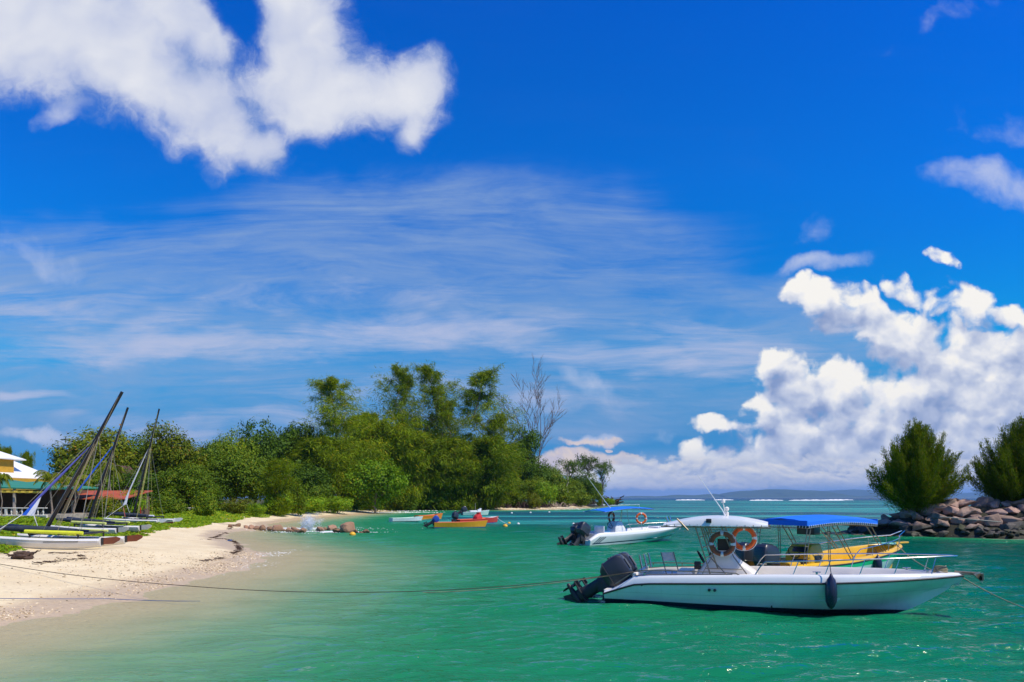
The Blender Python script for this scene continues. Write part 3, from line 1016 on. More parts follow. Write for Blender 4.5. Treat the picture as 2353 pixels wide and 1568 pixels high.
def plume_mesh(seed, H, Wd, n=30000, stems=46):
    """young bushy casuarina: many plumes sweeping up from the base"""
    r = np.random.default_rng(seed)
    rr = random.Random(seed)
    m = M()
    A, B = [], []
    per = n // stems
    limb_mesh(m, (0, 0, -0.4), (0, 0, H * 0.75), 0.13, 0.03, 0.2, 6, 7, rr)
    for i in range(stems):
        ang = i * 2.39996 + rr.uniform(-.3, .3)
        q = (i + 0.5) / stems
        reach = Wd * 0.5 * (1 - 0.96 * q ** 1.5) * rr.uniform(0.45, 1.10)
        top = H * (0.22 + 0.78 * q ** 0.62) * rr.uniform(0.84, 1.05)
        z0 = H * 0.02 + H * 0.36 * q * rr.uniform(0.6, 1.1)
        p0 = Vector((0, 0, z0 * 0.8))
        p1 = Vector((math.cos(ang) * reach * 0.72, math.sin(ang) * reach * 0.72, z0 + (top - z0) * 0.30))
        p2 = Vector((math.cos(ang) * reach, math.sin(ang) * reach, top))
        pts = [p0.lerp(p1, k / 4).lerp(p1.lerp(p2, k / 4), k / 4) for k in range(5)]
        m.tube(pts, [0.035, 0.028, 0.02, 0.014, 0.008], 4)
        P = np.array([tuple(p) for p in pts])
        t_ = 0.06 + 0.94 * r.random(per) ** 1.05
        f = t_ * 3.999
        k = f.astype(int)
        fr_ = (f - k)[:, None]
        base = P[k] * (1 - fr_) + P[k + 1] * fr_
        tan = unit(P[k + 1] - P[k])
        spread = (rr.uniform(0.12, 0.34) * (1.12 - t_)[:, None] + 0.030) * Wd * 0.17 * (1 + 0.8 * (r.random((per, 1)) ** 4))
        base = base + r.normal(size=(per, 3)) * spread
        d = unit(tan * 0.8 + r.normal(size=(per, 3)) * 0.55 + np.array([0, 0, 0.35]))
        ln = (0.36 * (1.15 - 0.70 * t_) * (0.6 + 0.6 * r.random(per)))[:, None]
        A.append(base)
        B.append(base + d * ln)
    V, F = strip_quads(np.concatenate(A), np.concatenate(B), 0.032, r)
    return (V, F), m


def dead_mesh(seed, H, spread, stems=3):
    rr = random.Random(seed)
    m = M()

    def grow(p, d, L, r, depth):
        pts, rad = [p], [r]
        for i in range(4):
            d = (d + Vector((rr.uniform(-1, 1), rr.uniform(-1, 1), rr.uniform(-.2, .5))) * 0.10).normalized()
            p = p + d * L / 4
            pts.append(p)
            rad.append(r * (1 - 0.17 * (i + 1)))
            if depth < 3 and (depth > 0 or i > 0):
                for _ in range(2 if depth else 1 + (i > 1)):
                    a = rr.random() * 6.283
                    nd = (d + Vector((math.cos(a), math.sin(a), 0.15)) * rr.uniform(0.3, 0.75)).normalized()
                    grow(p, nd, L * rr.uniform(0.30, 0.5), max(0.035, rad[-1] * 0.5), depth + 1)
        m.tube(pts, rad, 5)
    for k in range(stems):
        a = rr.uniform(-0.6, 0.6) + (k / max(1, stems - 1) - 0.5) * 0.6
        d = Vector((math.sin(a) * spread, rr.uniform(-.1, .1), 1)).normalized()
        grow(Vector((k * 0.5 - 0.5, 0, -0.3)), d, H * rr.uniform(0.8, 0.95), H * 0.009, 0)
    return m


def palm_mesh(seed, H, n_fr=13, L=2.6):
    r = np.random.default_rng(seed)
    rr = random.Random(seed)
    m = M()
    limb_mesh(m, (0, 0, -0.3), (rr.uniform(-.4, .4), rr.uniform(-.3, .3), H), 0.16, 0.10, 0.3, 6, 7, rr)
    top = Vector(m.v[-1])
    A, B = [], []
    for i in range(n_fr):
        a = i * 2.4 + rr.uniform(-.2, .2)
        up = rr.uniform(0.1, 1.1)
        p = Vector((0, 0, H))
        d = Vector((math.cos(a), math.sin(a), up)).normalized()
        pts = [p.copy()]
        for k in range(8):
            d = (d + Vector((0, 0, -0.17))).normalized()
            p = p + d * L / 8
            pts.append(p.copy())
        m.tube(pts, [0.03 - 0.003 * k for k in range(9)], 4)
        for k in range(1, 9):
            for s in (-1, 1):
                side = d.cross(Vector((0, 0, 1))).normalized() * s
                for j in range(3):
                    b = pts[k - 1].lerp(pts[k], j / 3)
                    l = 0.62 * math.sin(0.35 + (k + j / 3) / 9 * 2.5)
                    A.append(tuple(b))
                    B.append(tuple(b + (side * 0.85 + d * 0.5 + Vector((0, 0, -0.45))) * l))
    V, F = strip_quads(np.array(A), np.array(B), 0.085, r)
    return (V, F), m


PROTO = {}


def proto(key, fn, leafmat, barkmat):
    """mesh data shared by every tree of this kind"""
    (V, F), tm = fn
    me = mesh_np(key + '_crown', V, F, MT[leafmat])
    me2 = bpy.data.meshes.new(key + '_trunk')
    me2.from_pydata(tm.v, [], tm.f)
    me2.materials.append(MT[barkmat])
    me2.polygons.foreach_set('use_smooth', [True] * len(me2.polygons))
    v = np.array(V)
    PROTO[key] = (me, me2, v[:, 2].max(), 0.5 * (np.quantile(np.abs(v[:, 0]), 0.985) + np.quantile(np.abs(v[:, 1]), 0.985)) * 2)


for i, (lm, op, fl) in enumerate([('leaf', .1, 1), ('leaf_dark', .2, .9), ('leaf_olive', .3, 1), ('leaf', .3, .75), ('leaf_dark', .5, .6)]):
    proto('broad%d' % i, broad_mesh(100 + i, 12, 12, 0.43, 21000, (0.05, 0.04, 0.06, 0.05, 0.16)[i], 15 + i, fl, op), lm, 'bark')
proto('round', broad_mesh(131, 8, 9, 0.36, 15000, 0.12, 22, 1.0, 0.0), 'leaf_bright', 'bark_pale')
proto('bush0', broad_mesh(140, 3.2, 5, 0.24, 5200, 0.02, 14, 1.0, 0.0), 'leaf_bright', 'bark')
proto('bush1', broad_mesh(141, 3.2, 4.2, 0.26, 5200, 0.02, 12, 1.1, 0.0), 'leaf', 'bark')
proto('umbrella', broad_mesh(150, 14, 13, 0.42, 5200, 0.45, 15, 0.42, 0.75), 'leaf_dark', 'bark_dead')
proto('olive_bush', broad_mesh(151, 4, 5, 0.26, 5200, 0.02, 13, 1.2, 0.1), 'leaf_olive', 'bark')
for i in range(4):
    proto('oak%d' % i, casuarina_mesh(160 + i, 30, 10.5, 22000, 0.12, 0.75, 0.72, 0.085, 1 + i % 2, 0.16, 1.15, 1.0), 'needle', 'bark_pale')
for i in range(2):
    proto('skirt%d' % i, casuarina_mesh(170 + i, 17, 11, 32000, 0.03, 1.3, 1.0, 0.12, 2, 0.05, 0.7, 1.2), 'needle', 'bark')
proto('young', casuarina_mesh(180, 10, 5.5, 9000, 0.03, -0.9, 0.8, 0.09, 1, 0.0, 1.3, 1.1), 'needle', 'bark')
proto('palm', palm_mesh(190, 4.2), 'palm', 'bark_pale')


def tree(kind, key, ud, Y, vtop, wid, label, cat='tree', group=None, rot=None, z0=None):
    """a tree standing at column ud and depth Y, its top at row vtop, its crown wid columns wide"""
    me, me2, hh, ww = PROTO[key]
    X = (ud - 1176.5) / 1608.5 * Y
    z = gz(X, Y) if z0 is None else z0
    H = CAM_H + (1143 - vtop) / 1608.5 * Y - z
    sx = wid / 1608.5 * Y / ww
    o = thing(kind, label, cat, (X, Y, z - 0.05), rnd.random() * 6.283 if rot is None else rot, group)
    o.scale = (sx, sx, H / hh)
    link('crown', me, o)
    link('trunk', me2, o)
    return o


G1 = 'trees of the beach wood'
T = [
 # kind, proto, column, depth, top row, width, label
 ('broadleaf_tree', 'broad2', 232, 92, 968, 190, 'spreading olive broadleaf tree behind the two leaning catamaran masts, at the seaward-less end of the wood'),
 ('broadleaf_tree', 'broad0', 330, 100, 985, 150, 'mid green broadleaf crown between the leaning masts and the upright catamaran mast'),
 ('broadleaf_tree', 'broad2', 400, 96, 962, 130, 'brownish olive tree with bare twigs on top beside the white jib catamaran'),
 ('broadleaf_tree', 'broad0', 205, 80, 1050, 110, 'low broadleaf tree behind the rusty shed roof'),
 ('broadleaf_tree', 'broad1', 300, 84, 1062, 120, 'dark low tree in the gap between the second and third catamaran masts'),
 ('broadleaf_tree', 'broad3', 470, 112, 1002, 110, 'flat topped green tree next to the brownish olive tree'),
 ('broadleaf_tree', 'broad0', 530, 118, 975, 110, 'rounded green crown just before the tallest dome of the broadleaf row'),
 ('broadleaf_tree', 'broad1', 612, 124, 952, 130, 'tallest dark domed broadleaf tree of the row behind the beach vines'),
 ('broadleaf_tree', 'broad4', 690, 132, 962, 120, 'dark layered broadleaf tree touching the first tall casuarina'),
 ('broadleaf_tree', 'broad3', 420, 88, 1056, 130, 'leafy tree with pale twigs above the grass by the white catamaran sterns'),
 ('broadleaf_tree', 'broad0', 540, 98, 1022, 140, 'full green tree standing over the small bush on the grass'),
 ('broadleaf_tree', 'broad1', 480, 94, 1080, 120, 'shadowy low tree with a pale bench under its branches'),
 ('broadleaf_tree', 'broad1', 700, 118, 1050, 120, 'dark tree behind the feathery young casuarina'),
 ('casuarina_tree', 'oak0', 757, 130, 856, 150, 'tall casuarina with open ragged arms, standing alone above the broadleaf row'),
 ('casuarina_tree', 'skirt0', 745, 126, 985, 150, 'shorter drooping casuarina in front of the lone tall one'),
 ('casuarina_tree', 'skirt1', 845, 146, 934, 130, 'feathery casuarina filling the dip between the lone tall one and the tall cluster'),
 ('casuarina_tree', 'oak1', 918, 154, 824, 130, 'tallest yellow green casuarina of the cluster, light open top'),
 ('casuarina_tree', 'oak2', 985, 160, 826, 120, 'tall thin grey green casuarina right beside the tallest one'),
 ('casuarina_tree', 'oak3', 1030, 158, 906, 110, 'casuarina with a shorter leaning tip between the two tall groups'),
 ('casuarina_tree', 'oak2', 1112, 166, 836, 145, 'tall twin stemmed casuarina with airy crown above the small moored boats'),
 ('casuarina_tree', 'oak1', 1150, 166, 940, 100, 'half height casuarina leaning out beside the dark layered tree'),
 ('casuarina_tree', 'skirt1', 905, 150, 960, 140, 'dense drooping casuarina behind the round light green tree'),
 ('casuarina_tree', 'skirt0', 985, 154, 985, 150, 'broad hanging casuarina above the long fallen log'),
 ('casuarina_tree', 'skirt1', 1050, 158, 1000, 140, 'thick yellow green casuarina above the uprooted stump'),
 ('casuarina_tree', 'skirt0', 1125, 160, 985, 140, 'bushy casuarina skirt at the foot of the twin stemmed one'),
 ('casuarina_tree', 'skirt1', 820, 138, 1010, 120, 'dark drooping casuarina at the beach bend behind the round bush'),
 ('umbrella_tree', 'broad4', 1205, 180, 972, 80, 'dark layered broadleaf tree with flat tiers between the casuarinas and the dead trees'),
 ('broadleaf_tree', 'broad1', 1215, 184, 1040, 90, 'dark dense tree below the flat tiered crown'),
 ('broadleaf_tree', 'broad1', 1165, 172, 1085, 90, 'low shadowy tree at the water edge by the yellowish shrub'),
 ('broadleaf_tree', 'broad3', 1270, 190, 1062, 80, 'vine covered green tree at the foot of the leafless trees'),
 ('broadleaf_tree', 'broad0', 1225, 178, 1092, 80, 'green thicket tree overhanging the pale stones'),
 ('umbrella_tree', 'umbrella', 1312, 214, 1050, 60, 'small flat crowned tree just past the leafless trees'),
 ('umbrella_tree', 'umbrella', 1350, 222, 1040, 64, 'thin open tree with two small tufted tiers near the tip of the point'),
 ('umbrella_tree', 'umbrella', 1384, 226, 1054, 50, 'wind bent tree with dark tufts hanging over the water at the tip of the point'),
 ('broadleaf_tree', 'broad1', 1340, 214, 1080, 80, 'dark bushy tree behind the white bare trunk'),
 ('broadleaf_tree', 'broad0', 1300, 204, 1088, 70, 'green bushy tree with the white bare trunk in front of it'),
 ('broadleaf_tree', 'broad3', 1365, 224, 1098, 44, 'small dark tree above the red mangrove roots'),
 ('casuarina_tree', 'young', 1379, 232, 1107, 22, 'tiny lone casuarina sapling on the tip of the point'),
 ('round_tree', 'round', 862, 124, 1046, 136, 'round light green tree with several pale stems on the sand'),
 ('casuarina_tree', 'young', 640, 92, 1048, 78, 'light green feathery young casuarina in front of the dark broadleaf trees'),
 ('casuarina_tree', 'skirt0', 10, 120, 1008, 36, 'wispy casuarina top behind the white roof ridge'),
 ('casuarina_tree', 'skirt1', 62, 118, 1030, 26, 'wispy casuarina top beside the end of the white roof'),
]
T[0] = T[0][:6] + ('spreading olive broadleaf tree behind the two leaning masts, nearest the white house',)
for a in T:
    tree(*a, cat='tree', group=G1)

for k, (ud, Y, vt, wd_) in enumerate([(110, 150, 1082, 150), (200, 150, 1040, 150), (260, 140, 1010, 150), (340, 150, 1015, 150), (430, 150, 1035, 150), (505, 155, 1020, 150), (585, 160, 1000, 150), (665, 165, 990, 150),
                                     (730, 170, 975, 140), (800, 175, 975, 140), (860, 185, 960, 140), (945, 190, 950, 140), (1010, 195, 960, 130), (1085, 195, 985, 130), (1150, 200, 1010, 110)]):
    tree('broadleaf_tree', 'broad%d' % (1 if k % 2 else 0), ud, Y, vt, wd_, 'dark broadleaf tree standing behind the front row of the wood', 'tree', 'back row of the wood')

S = [
 ('bush', 'bush0', 700, 104, 1136, 100, 'low rounded green bush on the sand edge between the young casuarina and the roundest bush'),
 ('bush', 'bush0', 777, 112, 1137, 66, 'roundest bright green bush, at the sand edge where the beach bends'),
 ('bush', 'bush1', 472, 74, 1118, 60, 'leafy bush standing on the grass in front of the shadowy trees'),
 ('bush', 'bush0', 590, 84, 1153, 36, 'small round bush on the vines beside the brown dry grass'),
 ('bush', 'bush1', 684, 96, 1088, 46, 'upright bright leaved bush behind the low rounded bush'),
 ('bush', 'bush1', 730, 110, 1110, 60, 'bush with palm like fronds under the lone tall casuarina'),
 ('bush', 'olive_bush', 245, 62, 1130, 70, 'yellowish bush behind the rigging of the second catamaran'),
 ('bush', 'bush1', 390, 76, 1132, 80, 'green bush behind the stern of the white and red catamaran'),
 ('bush', 'bush0', 300, 66, 1120, 60, 'green climbing bush behind the white jib'),
 ('bush', 'olive_bush', 545, 86, 1140, 70, 'low bush in the shade next to the pale bench'),
 ('bush', 'bush0', 640, 92, 1132, 60, 'bush at the foot of the feathery young casuarina'),
 ('bush', 'olive_bush', 1225, 164, 1128, 36, 'yellowish shrub overhanging the water beside the uprooted stump'),
 ('bush', 'bush0', 1252, 172, 1104, 60, 'bright shrub hanging to the waterline under the leafless trees'),
 ('bush', 'bush1', 1180, 166, 1120, 60, 'dark green shrub on the shore between the two moored dinghy groups'),
 ('bush', 'bush1', 1290, 186, 1108, 60, 'shrub behind the bleached stones and white trunk'),
 ('bush', 'bush0', 1400, 240, 1143, 26, 'low green scrub on the outermost sand of the point'),
 ('bush', 'bush1', 1330, 200, 1120, 60, 'shrub above the tangle of brown roots'),
 ('bush', 'bush0', 820, 130, 1140, 60, 'shaded bush beneath the drooping casuarina at the beach bend'),
 ('bush', 'bush1', 930, 148, 1120, 70, 'shaded bush between the round light tree and the fallen log'),
 ('bush', 'bush1', 1010, 156, 1120, 90, 'dark undergrowth bush behind the long fallen log'),
 ('bush', 'bush1', 1090, 162, 1120, 90, 'dark undergrowth bush behind the uprooted stump'),
]
for a in S:
    tree(*a, cat='bush', group='bushes along the sand edge')

for a in [('palm_tree', 'palm', 118, 58, 1078, 66, 'palm between the white house and the brown roof'),
          ('palm_tree', 'palm', 172, 60, 1088, 70, 'palm with drooping fronds beside the nearest leaning mast'),
          ('palm_tree', 'palm', 4, 56, 1080, 40, 'palm cut by the picture edge in front of the white roof'),
          ('palm_tree', 'palm', 255, 72, 1060, 60, 'palm behind the second leaning mast')]:
    tree(*a, cat='palm', group='small palms round the house')

# the two dense young casuarinas on the breakwater
for seed, ud, Y, vt, wid, lab in [(210, 2106, 52.5, 962, 236, 'dense bushy casuarina standing alone on the seaward end of the boulder breakwater'),
                                  (211, 2352, 52.0, 952, 250, 'dense bushy casuarina cut by the picture edge, further along the boulder breakwater')]:
    X = (ud - 1176.5) / 1608.5 * Y
    z = 1.95
    H = CAM_H + (1143 - vt) / 1608.5 * Y - z
    o = thing('casuarina_tree', lab, 'tree', (X, Y, z), 0, 'young casuarinas on the breakwater')
    (V, F), tm = plume_mesh(seed, H * 0.97, wid / 1608.5 * Y * (0.90 if seed == 210 else 1.0), 150000, 210 if seed == 210 else 170)
    link('crown', mesh_np('plumes', V, F, MT['needle_dark']), o)
    tm.build('trunk', MT['bark'], o, 60)

# leafless trees and bare trunks
for seed, ud, Y, vt, sp, st, lab in [(220, 1236, 186, 876, 0.35, 2, 'leafless grey tree with upright stems beside the tiered dark tree'),
                                     (221, 1258, 188, 890, 0.8, 1, 'thin leafless tree leaning seaward, beside the upright leafless one')]:
    X = (ud - 1176.5) / 1608.5 * Y
    z = gz(X, Y)
    o = dead_mesh(seed, (CAM_H + (1143 - vt) / 1608.5 * Y - z) * 0.80, sp * 0.75, st).build('dead_tree', MT['bark_dead'], None, 60, (X, Y, z))
    tag(o, lab, 'dead tree', 'leafless trees on the point')
m = M()
limb_mesh(m, (0, 0, -0.4), (0.45, 0, 9.6), 0.30, 0.16, 0.25, 7, 8)
limb_mesh(m, (0.4, 0, 8.6), (-0.5, 0.1, 10.2), 0.1, 0.04, 0.3, 3, 6)
p = at(1301, 1163, 196)
tag(m.build('bare_trunk', MT['wood_grey'], None, 60, (p.x, 196, gz(p.x, 196))), 'single white branchless trunk standing in front of the green shrubs', 'dead tree')

# beach vines: nobody could count them
EDGE = [(-80, 1282), (-20, 1274), (35, 1266), (70, 1256), (150, 1246), (246, 1234), (337, 1231), (362, 1221), (395, 1214), (455, 1210), (481, 1207), (515, 1200), (566, 1191),
        (634, 1186), (678, 1180), (733, 1178), (758, 1173), (800, 1168)]
E = np.array([tuple(hit(u, v))[:2] for u, v in EDGE])
LAND = np.concatenate([E, [(-34, 132), (-60, 150), (-130, 150), (-130, 20)]])
gxs, gys = [], []
for (n, x0, x1, y0, y1) in [(52000, -32, -15, 22, 48), (60000, -45, -18, 40, 72), (60000, -70, -20, 62, 135)]:
    x = rng.uniform(x0, x1, n)
    y = rng.uniform(y0, y1, n)
    ed = seg_dist(x, y, E, False)
    ok = inside(x, y, LAND) & (ed + 0.7 * vnoise(x, y, 1.6, 31) + 0.4 * vnoise(x, y, 0.6, 32) > 0.05) & (vnoise(x, y, 3.0, 33) * 0.45 + rng.random(n) > 0.05)
    gxs.append(x[ok])
    gys.append(y[ok])
x, y = np.concatenate(gxs), np.concatenate(gys)
ed = seg_dist(x, y, E, False)
hgt_ = np.clip(ed / 3.0, 0.1, 1) * (0.30 + 0.22 * vnoise(x, y, 2.2, 35)) * rng.random(len(x))
rep = 2
x, y, hgt_ = np.repeat(x, rep), np.repeat(y, rep), np.repeat(hgt_, rep)
x = x + rng.normal(0, .12, len(x))
y = y + rng.normal(0, .12, len(y))
z = ground_z(x, y) + 0.03 + np.maximum(hgt_, 0)
Nn = np.stack([rng.normal(0, .5, len(x)), rng.normal(-0.25, .5, len(x)), np.ones(len(x))], 1)
V, F = leaf_quads(np.stack([x, y, z], 1), Nn, 0.055 + 0.0011 * y, 0.62)
tag(link('beach_vines', mesh_np('beach_vines', V, F, MT['vine'])), kind='stuff')


# ------------------------------------------------------------------ boats
def lerp(a, b, t):
    return a + (b - a) * t


def curve(pts):
    """piecewise smooth interpolation through (x, value) pairs"""
    xs = [p[0] for p in pts]
    ys = [p[1] for p in pts]

    def f(x):
        if x <= xs[0]:
            return ys[0]
        for i in range(len(xs) - 1):
            if x <= xs[i + 1]:
                u = (x - xs[i]) / (xs[i + 1] - xs[i])
                m0 = (ys[i + 1] - ys[i - 1]) / (xs[i + 1] - xs[i - 1]) if i > 0 else (ys[i + 1] - ys[i]) / (xs[i + 1] - xs[i])
                m1 = (ys[i + 2] - ys[i]) / (xs[i + 2] - xs[i]) if i + 2 < len(xs) else (ys[i + 1] - ys[i]) / (xs[i + 1] - xs[i])
                h = xs[i + 1] - xs[i]
                return ((2 * u ** 3 - 3 * u * u + 1) * ys[i] + (u ** 3 - 2 * u * u + u) * h * m0 + (-2 * u ** 3 + 3 * u * u) * ys[i + 1] + (u ** 3 - u * u) * h * m1)
        return ys[-1]
    return f


def hull_shell(stations, beam, sheer, rubz, chb, chz, keel, stem, floor, deck_from, lip=0.16, tumble=0.06, mats=None, floor_front=None):
    """outer hull, top band, gunwale, liner and floor: one shell. Materials: 0 outer 1 top band 2 inside.
    All lines are functions of x (0 stern .. L bow); stem(z) pulls each level back from the bow."""
    L = stations[-1]
    m = M()

    def pt(x, y, z):
        # rake of the stem: lower levels end earlier
        k = x / L
        back = stem(z) * max(0.0, (k - 0.55) / 0.45) ** 1.5
        return (x - back, y, z)
    rows = {}
    for side in (-1, 1):
        rr = []
        for x in stations:
            b, sz, rz = beam(x), sheer(x), rubz(x)
            row = [pt(x, 0, keel(x)), pt(x, side * chb(x) * 0.55, lerp(keel(x), chz(x), 0.62)), pt(x, side * chb(x), chz(x)),
                   pt(x, side * lerp(chb(x), b, 0.52), lerp(chz(x), rz, 0.45)), pt(x, side * lerp(chb(x), b, 0.83), lerp(chz(x), rz, 0.75)), pt(x, side * b, rz),
                   pt(x, side * b, rz + 0.004), pt(x, side * max(b - tumble * 0.5, 0.0), lerp(rz, sz, 0.6)), pt(x, side * max(b - tumble, 0.0), sz - 0.03), pt(x, side * max(b - tumble - 0.04, 0), sz)]
            inn = max(b - tumble - lip, 0.0)
            if x < deck_from:
                fz = floor
                row += [pt(x, side * inn, sz), pt(x, side * max(inn - 0.03, 0), sz - 0.05), pt(x, side * max(inn - 0.05, 0), fz), pt(x, 0, fz)]
            else:
                dzz = sz - 0.10 + 0.03
                fz = floor_front if floor_front is not None else dzz
                row += [pt(x, side * inn, sz), pt(x, side * max(inn - 0.03, 0), sz - 0.04), pt(x, side * max(inn - 0.05, 0) * 0.98, fz), pt(x, 0, fz + 0.01)]
            rr.append(row)
        n = len(rr[0])
        for a in range(n - 1):
            m.cur = 0 if a < 5 else (1 if a < 9 else 2)
            o = len(m.v)
            vs = [r[a] for r in rr] + [r[a + 1] for r in rr]
            k = len(rr)
            m.add(vs, [(i, i + 1, k + i + 1, k + i) for i in range(k - 1)])
        rows[side] = rr
    # transom
    m.cur = 0
    a, b = rows[-1][0], rows[1][0]
    m.add(a[:13] + b[:13][::-1], [tuple(range(26))])
    m.cur = 2
    # weld
    key, nv, mp = {}, [], []
    for p in m.v:
        q = (round(p[0], 4), round(p[1], 4), round(p[2], 4))
        if q not in key:
            key[q] = len(nv)
            nv.append(p)
        mp.append(key[q])
    nf, nm_ = [], []
    for f, i in zip(m.f, m.mi):
        g_ = []
        for q in f:
            if mp[q] not in g_:
                g_.append(mp[q])
        if len(g_) > 2:
            nf.append(tuple(g_))
            nm_.append(i)
    m.v, m.f, m.mi = nv, nf, nm_
    return m, rows


def strip_along(pts, w, h):
    """rub rail: a rounded bar following points"""
    m = M()
    m.tube(pts, h / 2, 8)
    return m


def outboard(parent, loc, tilt, mats, s=1.0, rz=0.0, name='outboard_motor'):
    """big outboard: cowling, leg with cavitation plate and skeg, propeller. Forward is +x."""
    R = Matrix.Translation(loc) @ Matrix.Rotation(rz, 4, 'Z') @ Matrix.Rotation(tilt, 4, 'Y') @ Matrix.Scale(s, 4)
    # bracket: fixed to the transom
    b = M().box((0.02, 0, -0.08), (0.16, 0.26, 0.42)).box((-0.06, 0.11, 0.02), (0.22, 0.035, 0.30)).box((-0.06, -0.11, 0.02), (0.22, 0.035, 0.30))
    b.tube([(-0.1, -0.14, 0.1), (-0.1, 0.14, 0.1)], 0.03)
    b.xf(Matrix.Translation(loc) @ Matrix.Rotation(rz, 4, 'Z') @ Matrix.Scale(s, 4))
    om = b.build(name, mats[1], parent, 40, bevel=0.012)
    # cowling
    c = M()
    prof = [(0.08, -0.30, 0.14, 0.15), (0.15, -0.37, 0.20, 0.205), (0.24, -0.42, 0.235, 0.23), (0.245, -0.425, 0.225, 0.222), (0.50, -0.45, 0.215, 0.218), (0.63, -0.43, 0.17, 0.20), (0.70, -0.37, 0.09, 0.165), (0.715, -0.32, 0.04, 0.13)]
    rings = []
    for z, xb, xf_, hw in prof:
        cx, hl = (xb + xf_) / 2, (xf_ - xb) / 2
        ring = []
        for j in range(20):
            q = 2 * math.pi * j / 20
            ex = 0.36
            ring.append((cx - 0.05 + hl * math.copysign(abs(math.cos(q)) ** ex, math.cos(q)), hw * math.copysign(abs(math.sin(q)) ** ex, math.sin(q)), z))
        rings.append(ring)
    c.rings(rings)
    c.box((-0.18, 0, 0.715), (0.26, 0.16, 0.05))
    for k in range(3):
        c.box((-0.50 + 0.01 * k, 0, 0.42 + 0.07 * k), (0.03, 0.26, 0.03))
    c.xf(R)
    cw = c.build('cowling', mats[0], om, 28)
    bnd = M()
    ring = []
    for j in range(20):
        q = 2 * math.pi * j / 20
        ring.append((-0.143 + 0.333 * math.copysign(abs(math.cos(q)) ** .36, math.cos(q)), 0.232 * math.copysign(abs(math.sin(q)) ** .36, math.sin(q)), 0.235))
    bnd.tube(ring, 0.017, 6, loop=True)
    bnd.xf(R)
    bnd.build('cowl_band', mats[2], cw, 50)
    # leg
    g_ = M()
    secs = [(0.14, -0.32, 0.10, 0.13), (0.02, -0.29, 0.09, 0.12), (-0.10, -0.26, 0.05, 0.085), (-0.35, -0.26, 0.02, 0.065), (-0.56, -0.29, 0.02, 0.05), (-0.62, -0.30, 0.03, 0.05), (-0.74, -0.29, 0.02, 0.04)]
    rings = []
    for z, xb, xf_, hw in secs:
        cx, hl = (xb + xf_) / 2, (xf_ - xb) / 2
        rings.append([(cx + hl * math.cos(q), hw * math.sin(q), z) for q in [2 * math.pi * j / 12 for j in range(12)]])
    g_.rings(rings)
    g_.box((-0.22, 0, -0.58), (0.52, 0.22, 0.022))
    g_.box((-0.40, 0, -0.55), (0.16, 0.03, 0.08))
    g_.lathe([(0.005, 0.16), (0.05, 0.12), (0.075, 0.02), (0.08, -0.15), (0.065, -0.30), (0.045, -0.34)], 12, (-0.05, 0, -0.76), 'X')
    sk = [(0.02, -0.82), (-0.28, -0.82), (-0.34, -1.02), (-0.24, -1.03)]
    g_.add([(x, y, z) for y in (-0.012, 0.012) for x, z in sk], [(0, 1, 2, 3), (7, 6, 5, 4), (0, 4, 5, 1), (1, 5, 6, 2), (2, 6, 7, 3), (3, 7, 4, 0)])
    g_.xf(R)
    g_.build('leg', mats[1], om, 45)
    p = M()
    p.lathe([(0.05, -0.32), (0.055, -0.40), (0.04, -0.47), (0.005, -0.49)], 12, (-0.05, 0, -0.76), 'X')
    for k in range(3):
        a = k * 2.094
        vs = []
        for (rad, wd, pitch) in [(0.04, 0.05, 0.9), (0.11, 0.09, 0.65), (0.175, 0.085, 0.5), (0.20, 0.03, 0.45)]:
            for s_ in (-1, 1):
                an = a + s_ * wd / max(rad, 0.08) * 0.55
                vs.append((-0.44 + s_ * wd * 0.45 * pitch, rad * math.cos(an), -0.76 + rad * math.sin(an)))
        p.add(vs, [(0, 1, 3, 2), (2, 3, 5, 4), (4, 5, 7, 6)])
    p.xf(R)
    p.build('propeller', mats[1], om, 40)
    return om


def lifebuoy(name, label, c, R, normal_rz, lean, material, group):
    """ring hung on a boat: foam ring with tape bands and a grab line"""
    o = thing(name, label, 'lifebuoy', c, normal_rz, group)
    rx = Matrix.Rotation(lean, 3, 'X')
    f = M().torus((0, 0, 0), R, R * 0.225, 36, 12, rx)
    f.build('ring', material, o, 60)
    for k in range(4):
        a = math.radians(45 * 2 * k)
        M().torus((0, 0, 0), R, R * 0.232, 3, 12, rx, a - 0.13, a + 0.13).build('tape_band', MT['tape'], o, 60)
    g_ = M()
    pts = []
    for i in range(33):
        a = 2 * math.pi * i / 32
        rr = R * (1.25 + 0.07 * abs(math.sin(2 * a)))
        pts.append(rx @ Vector((rr * math.cos(a), R * 0.1 * math.sin(3 * a), rr * math.sin(a))))
    g_.tube(pts[:-1], 0.008, 5, loop=True)
    g_.build('grab_line', MT['lace'], o, 60)
    return o


def frange(a, b, n):
    return [a + (b - a) * i / (n - 1) for i in range(n)]


def w2(root, p):
    """local point of a thing -> world"""
    return Matrix.Translation(root.location) @ Matrix.Rotation(root.rotation_euler.z, 4, 'Z') @ Vector(p)


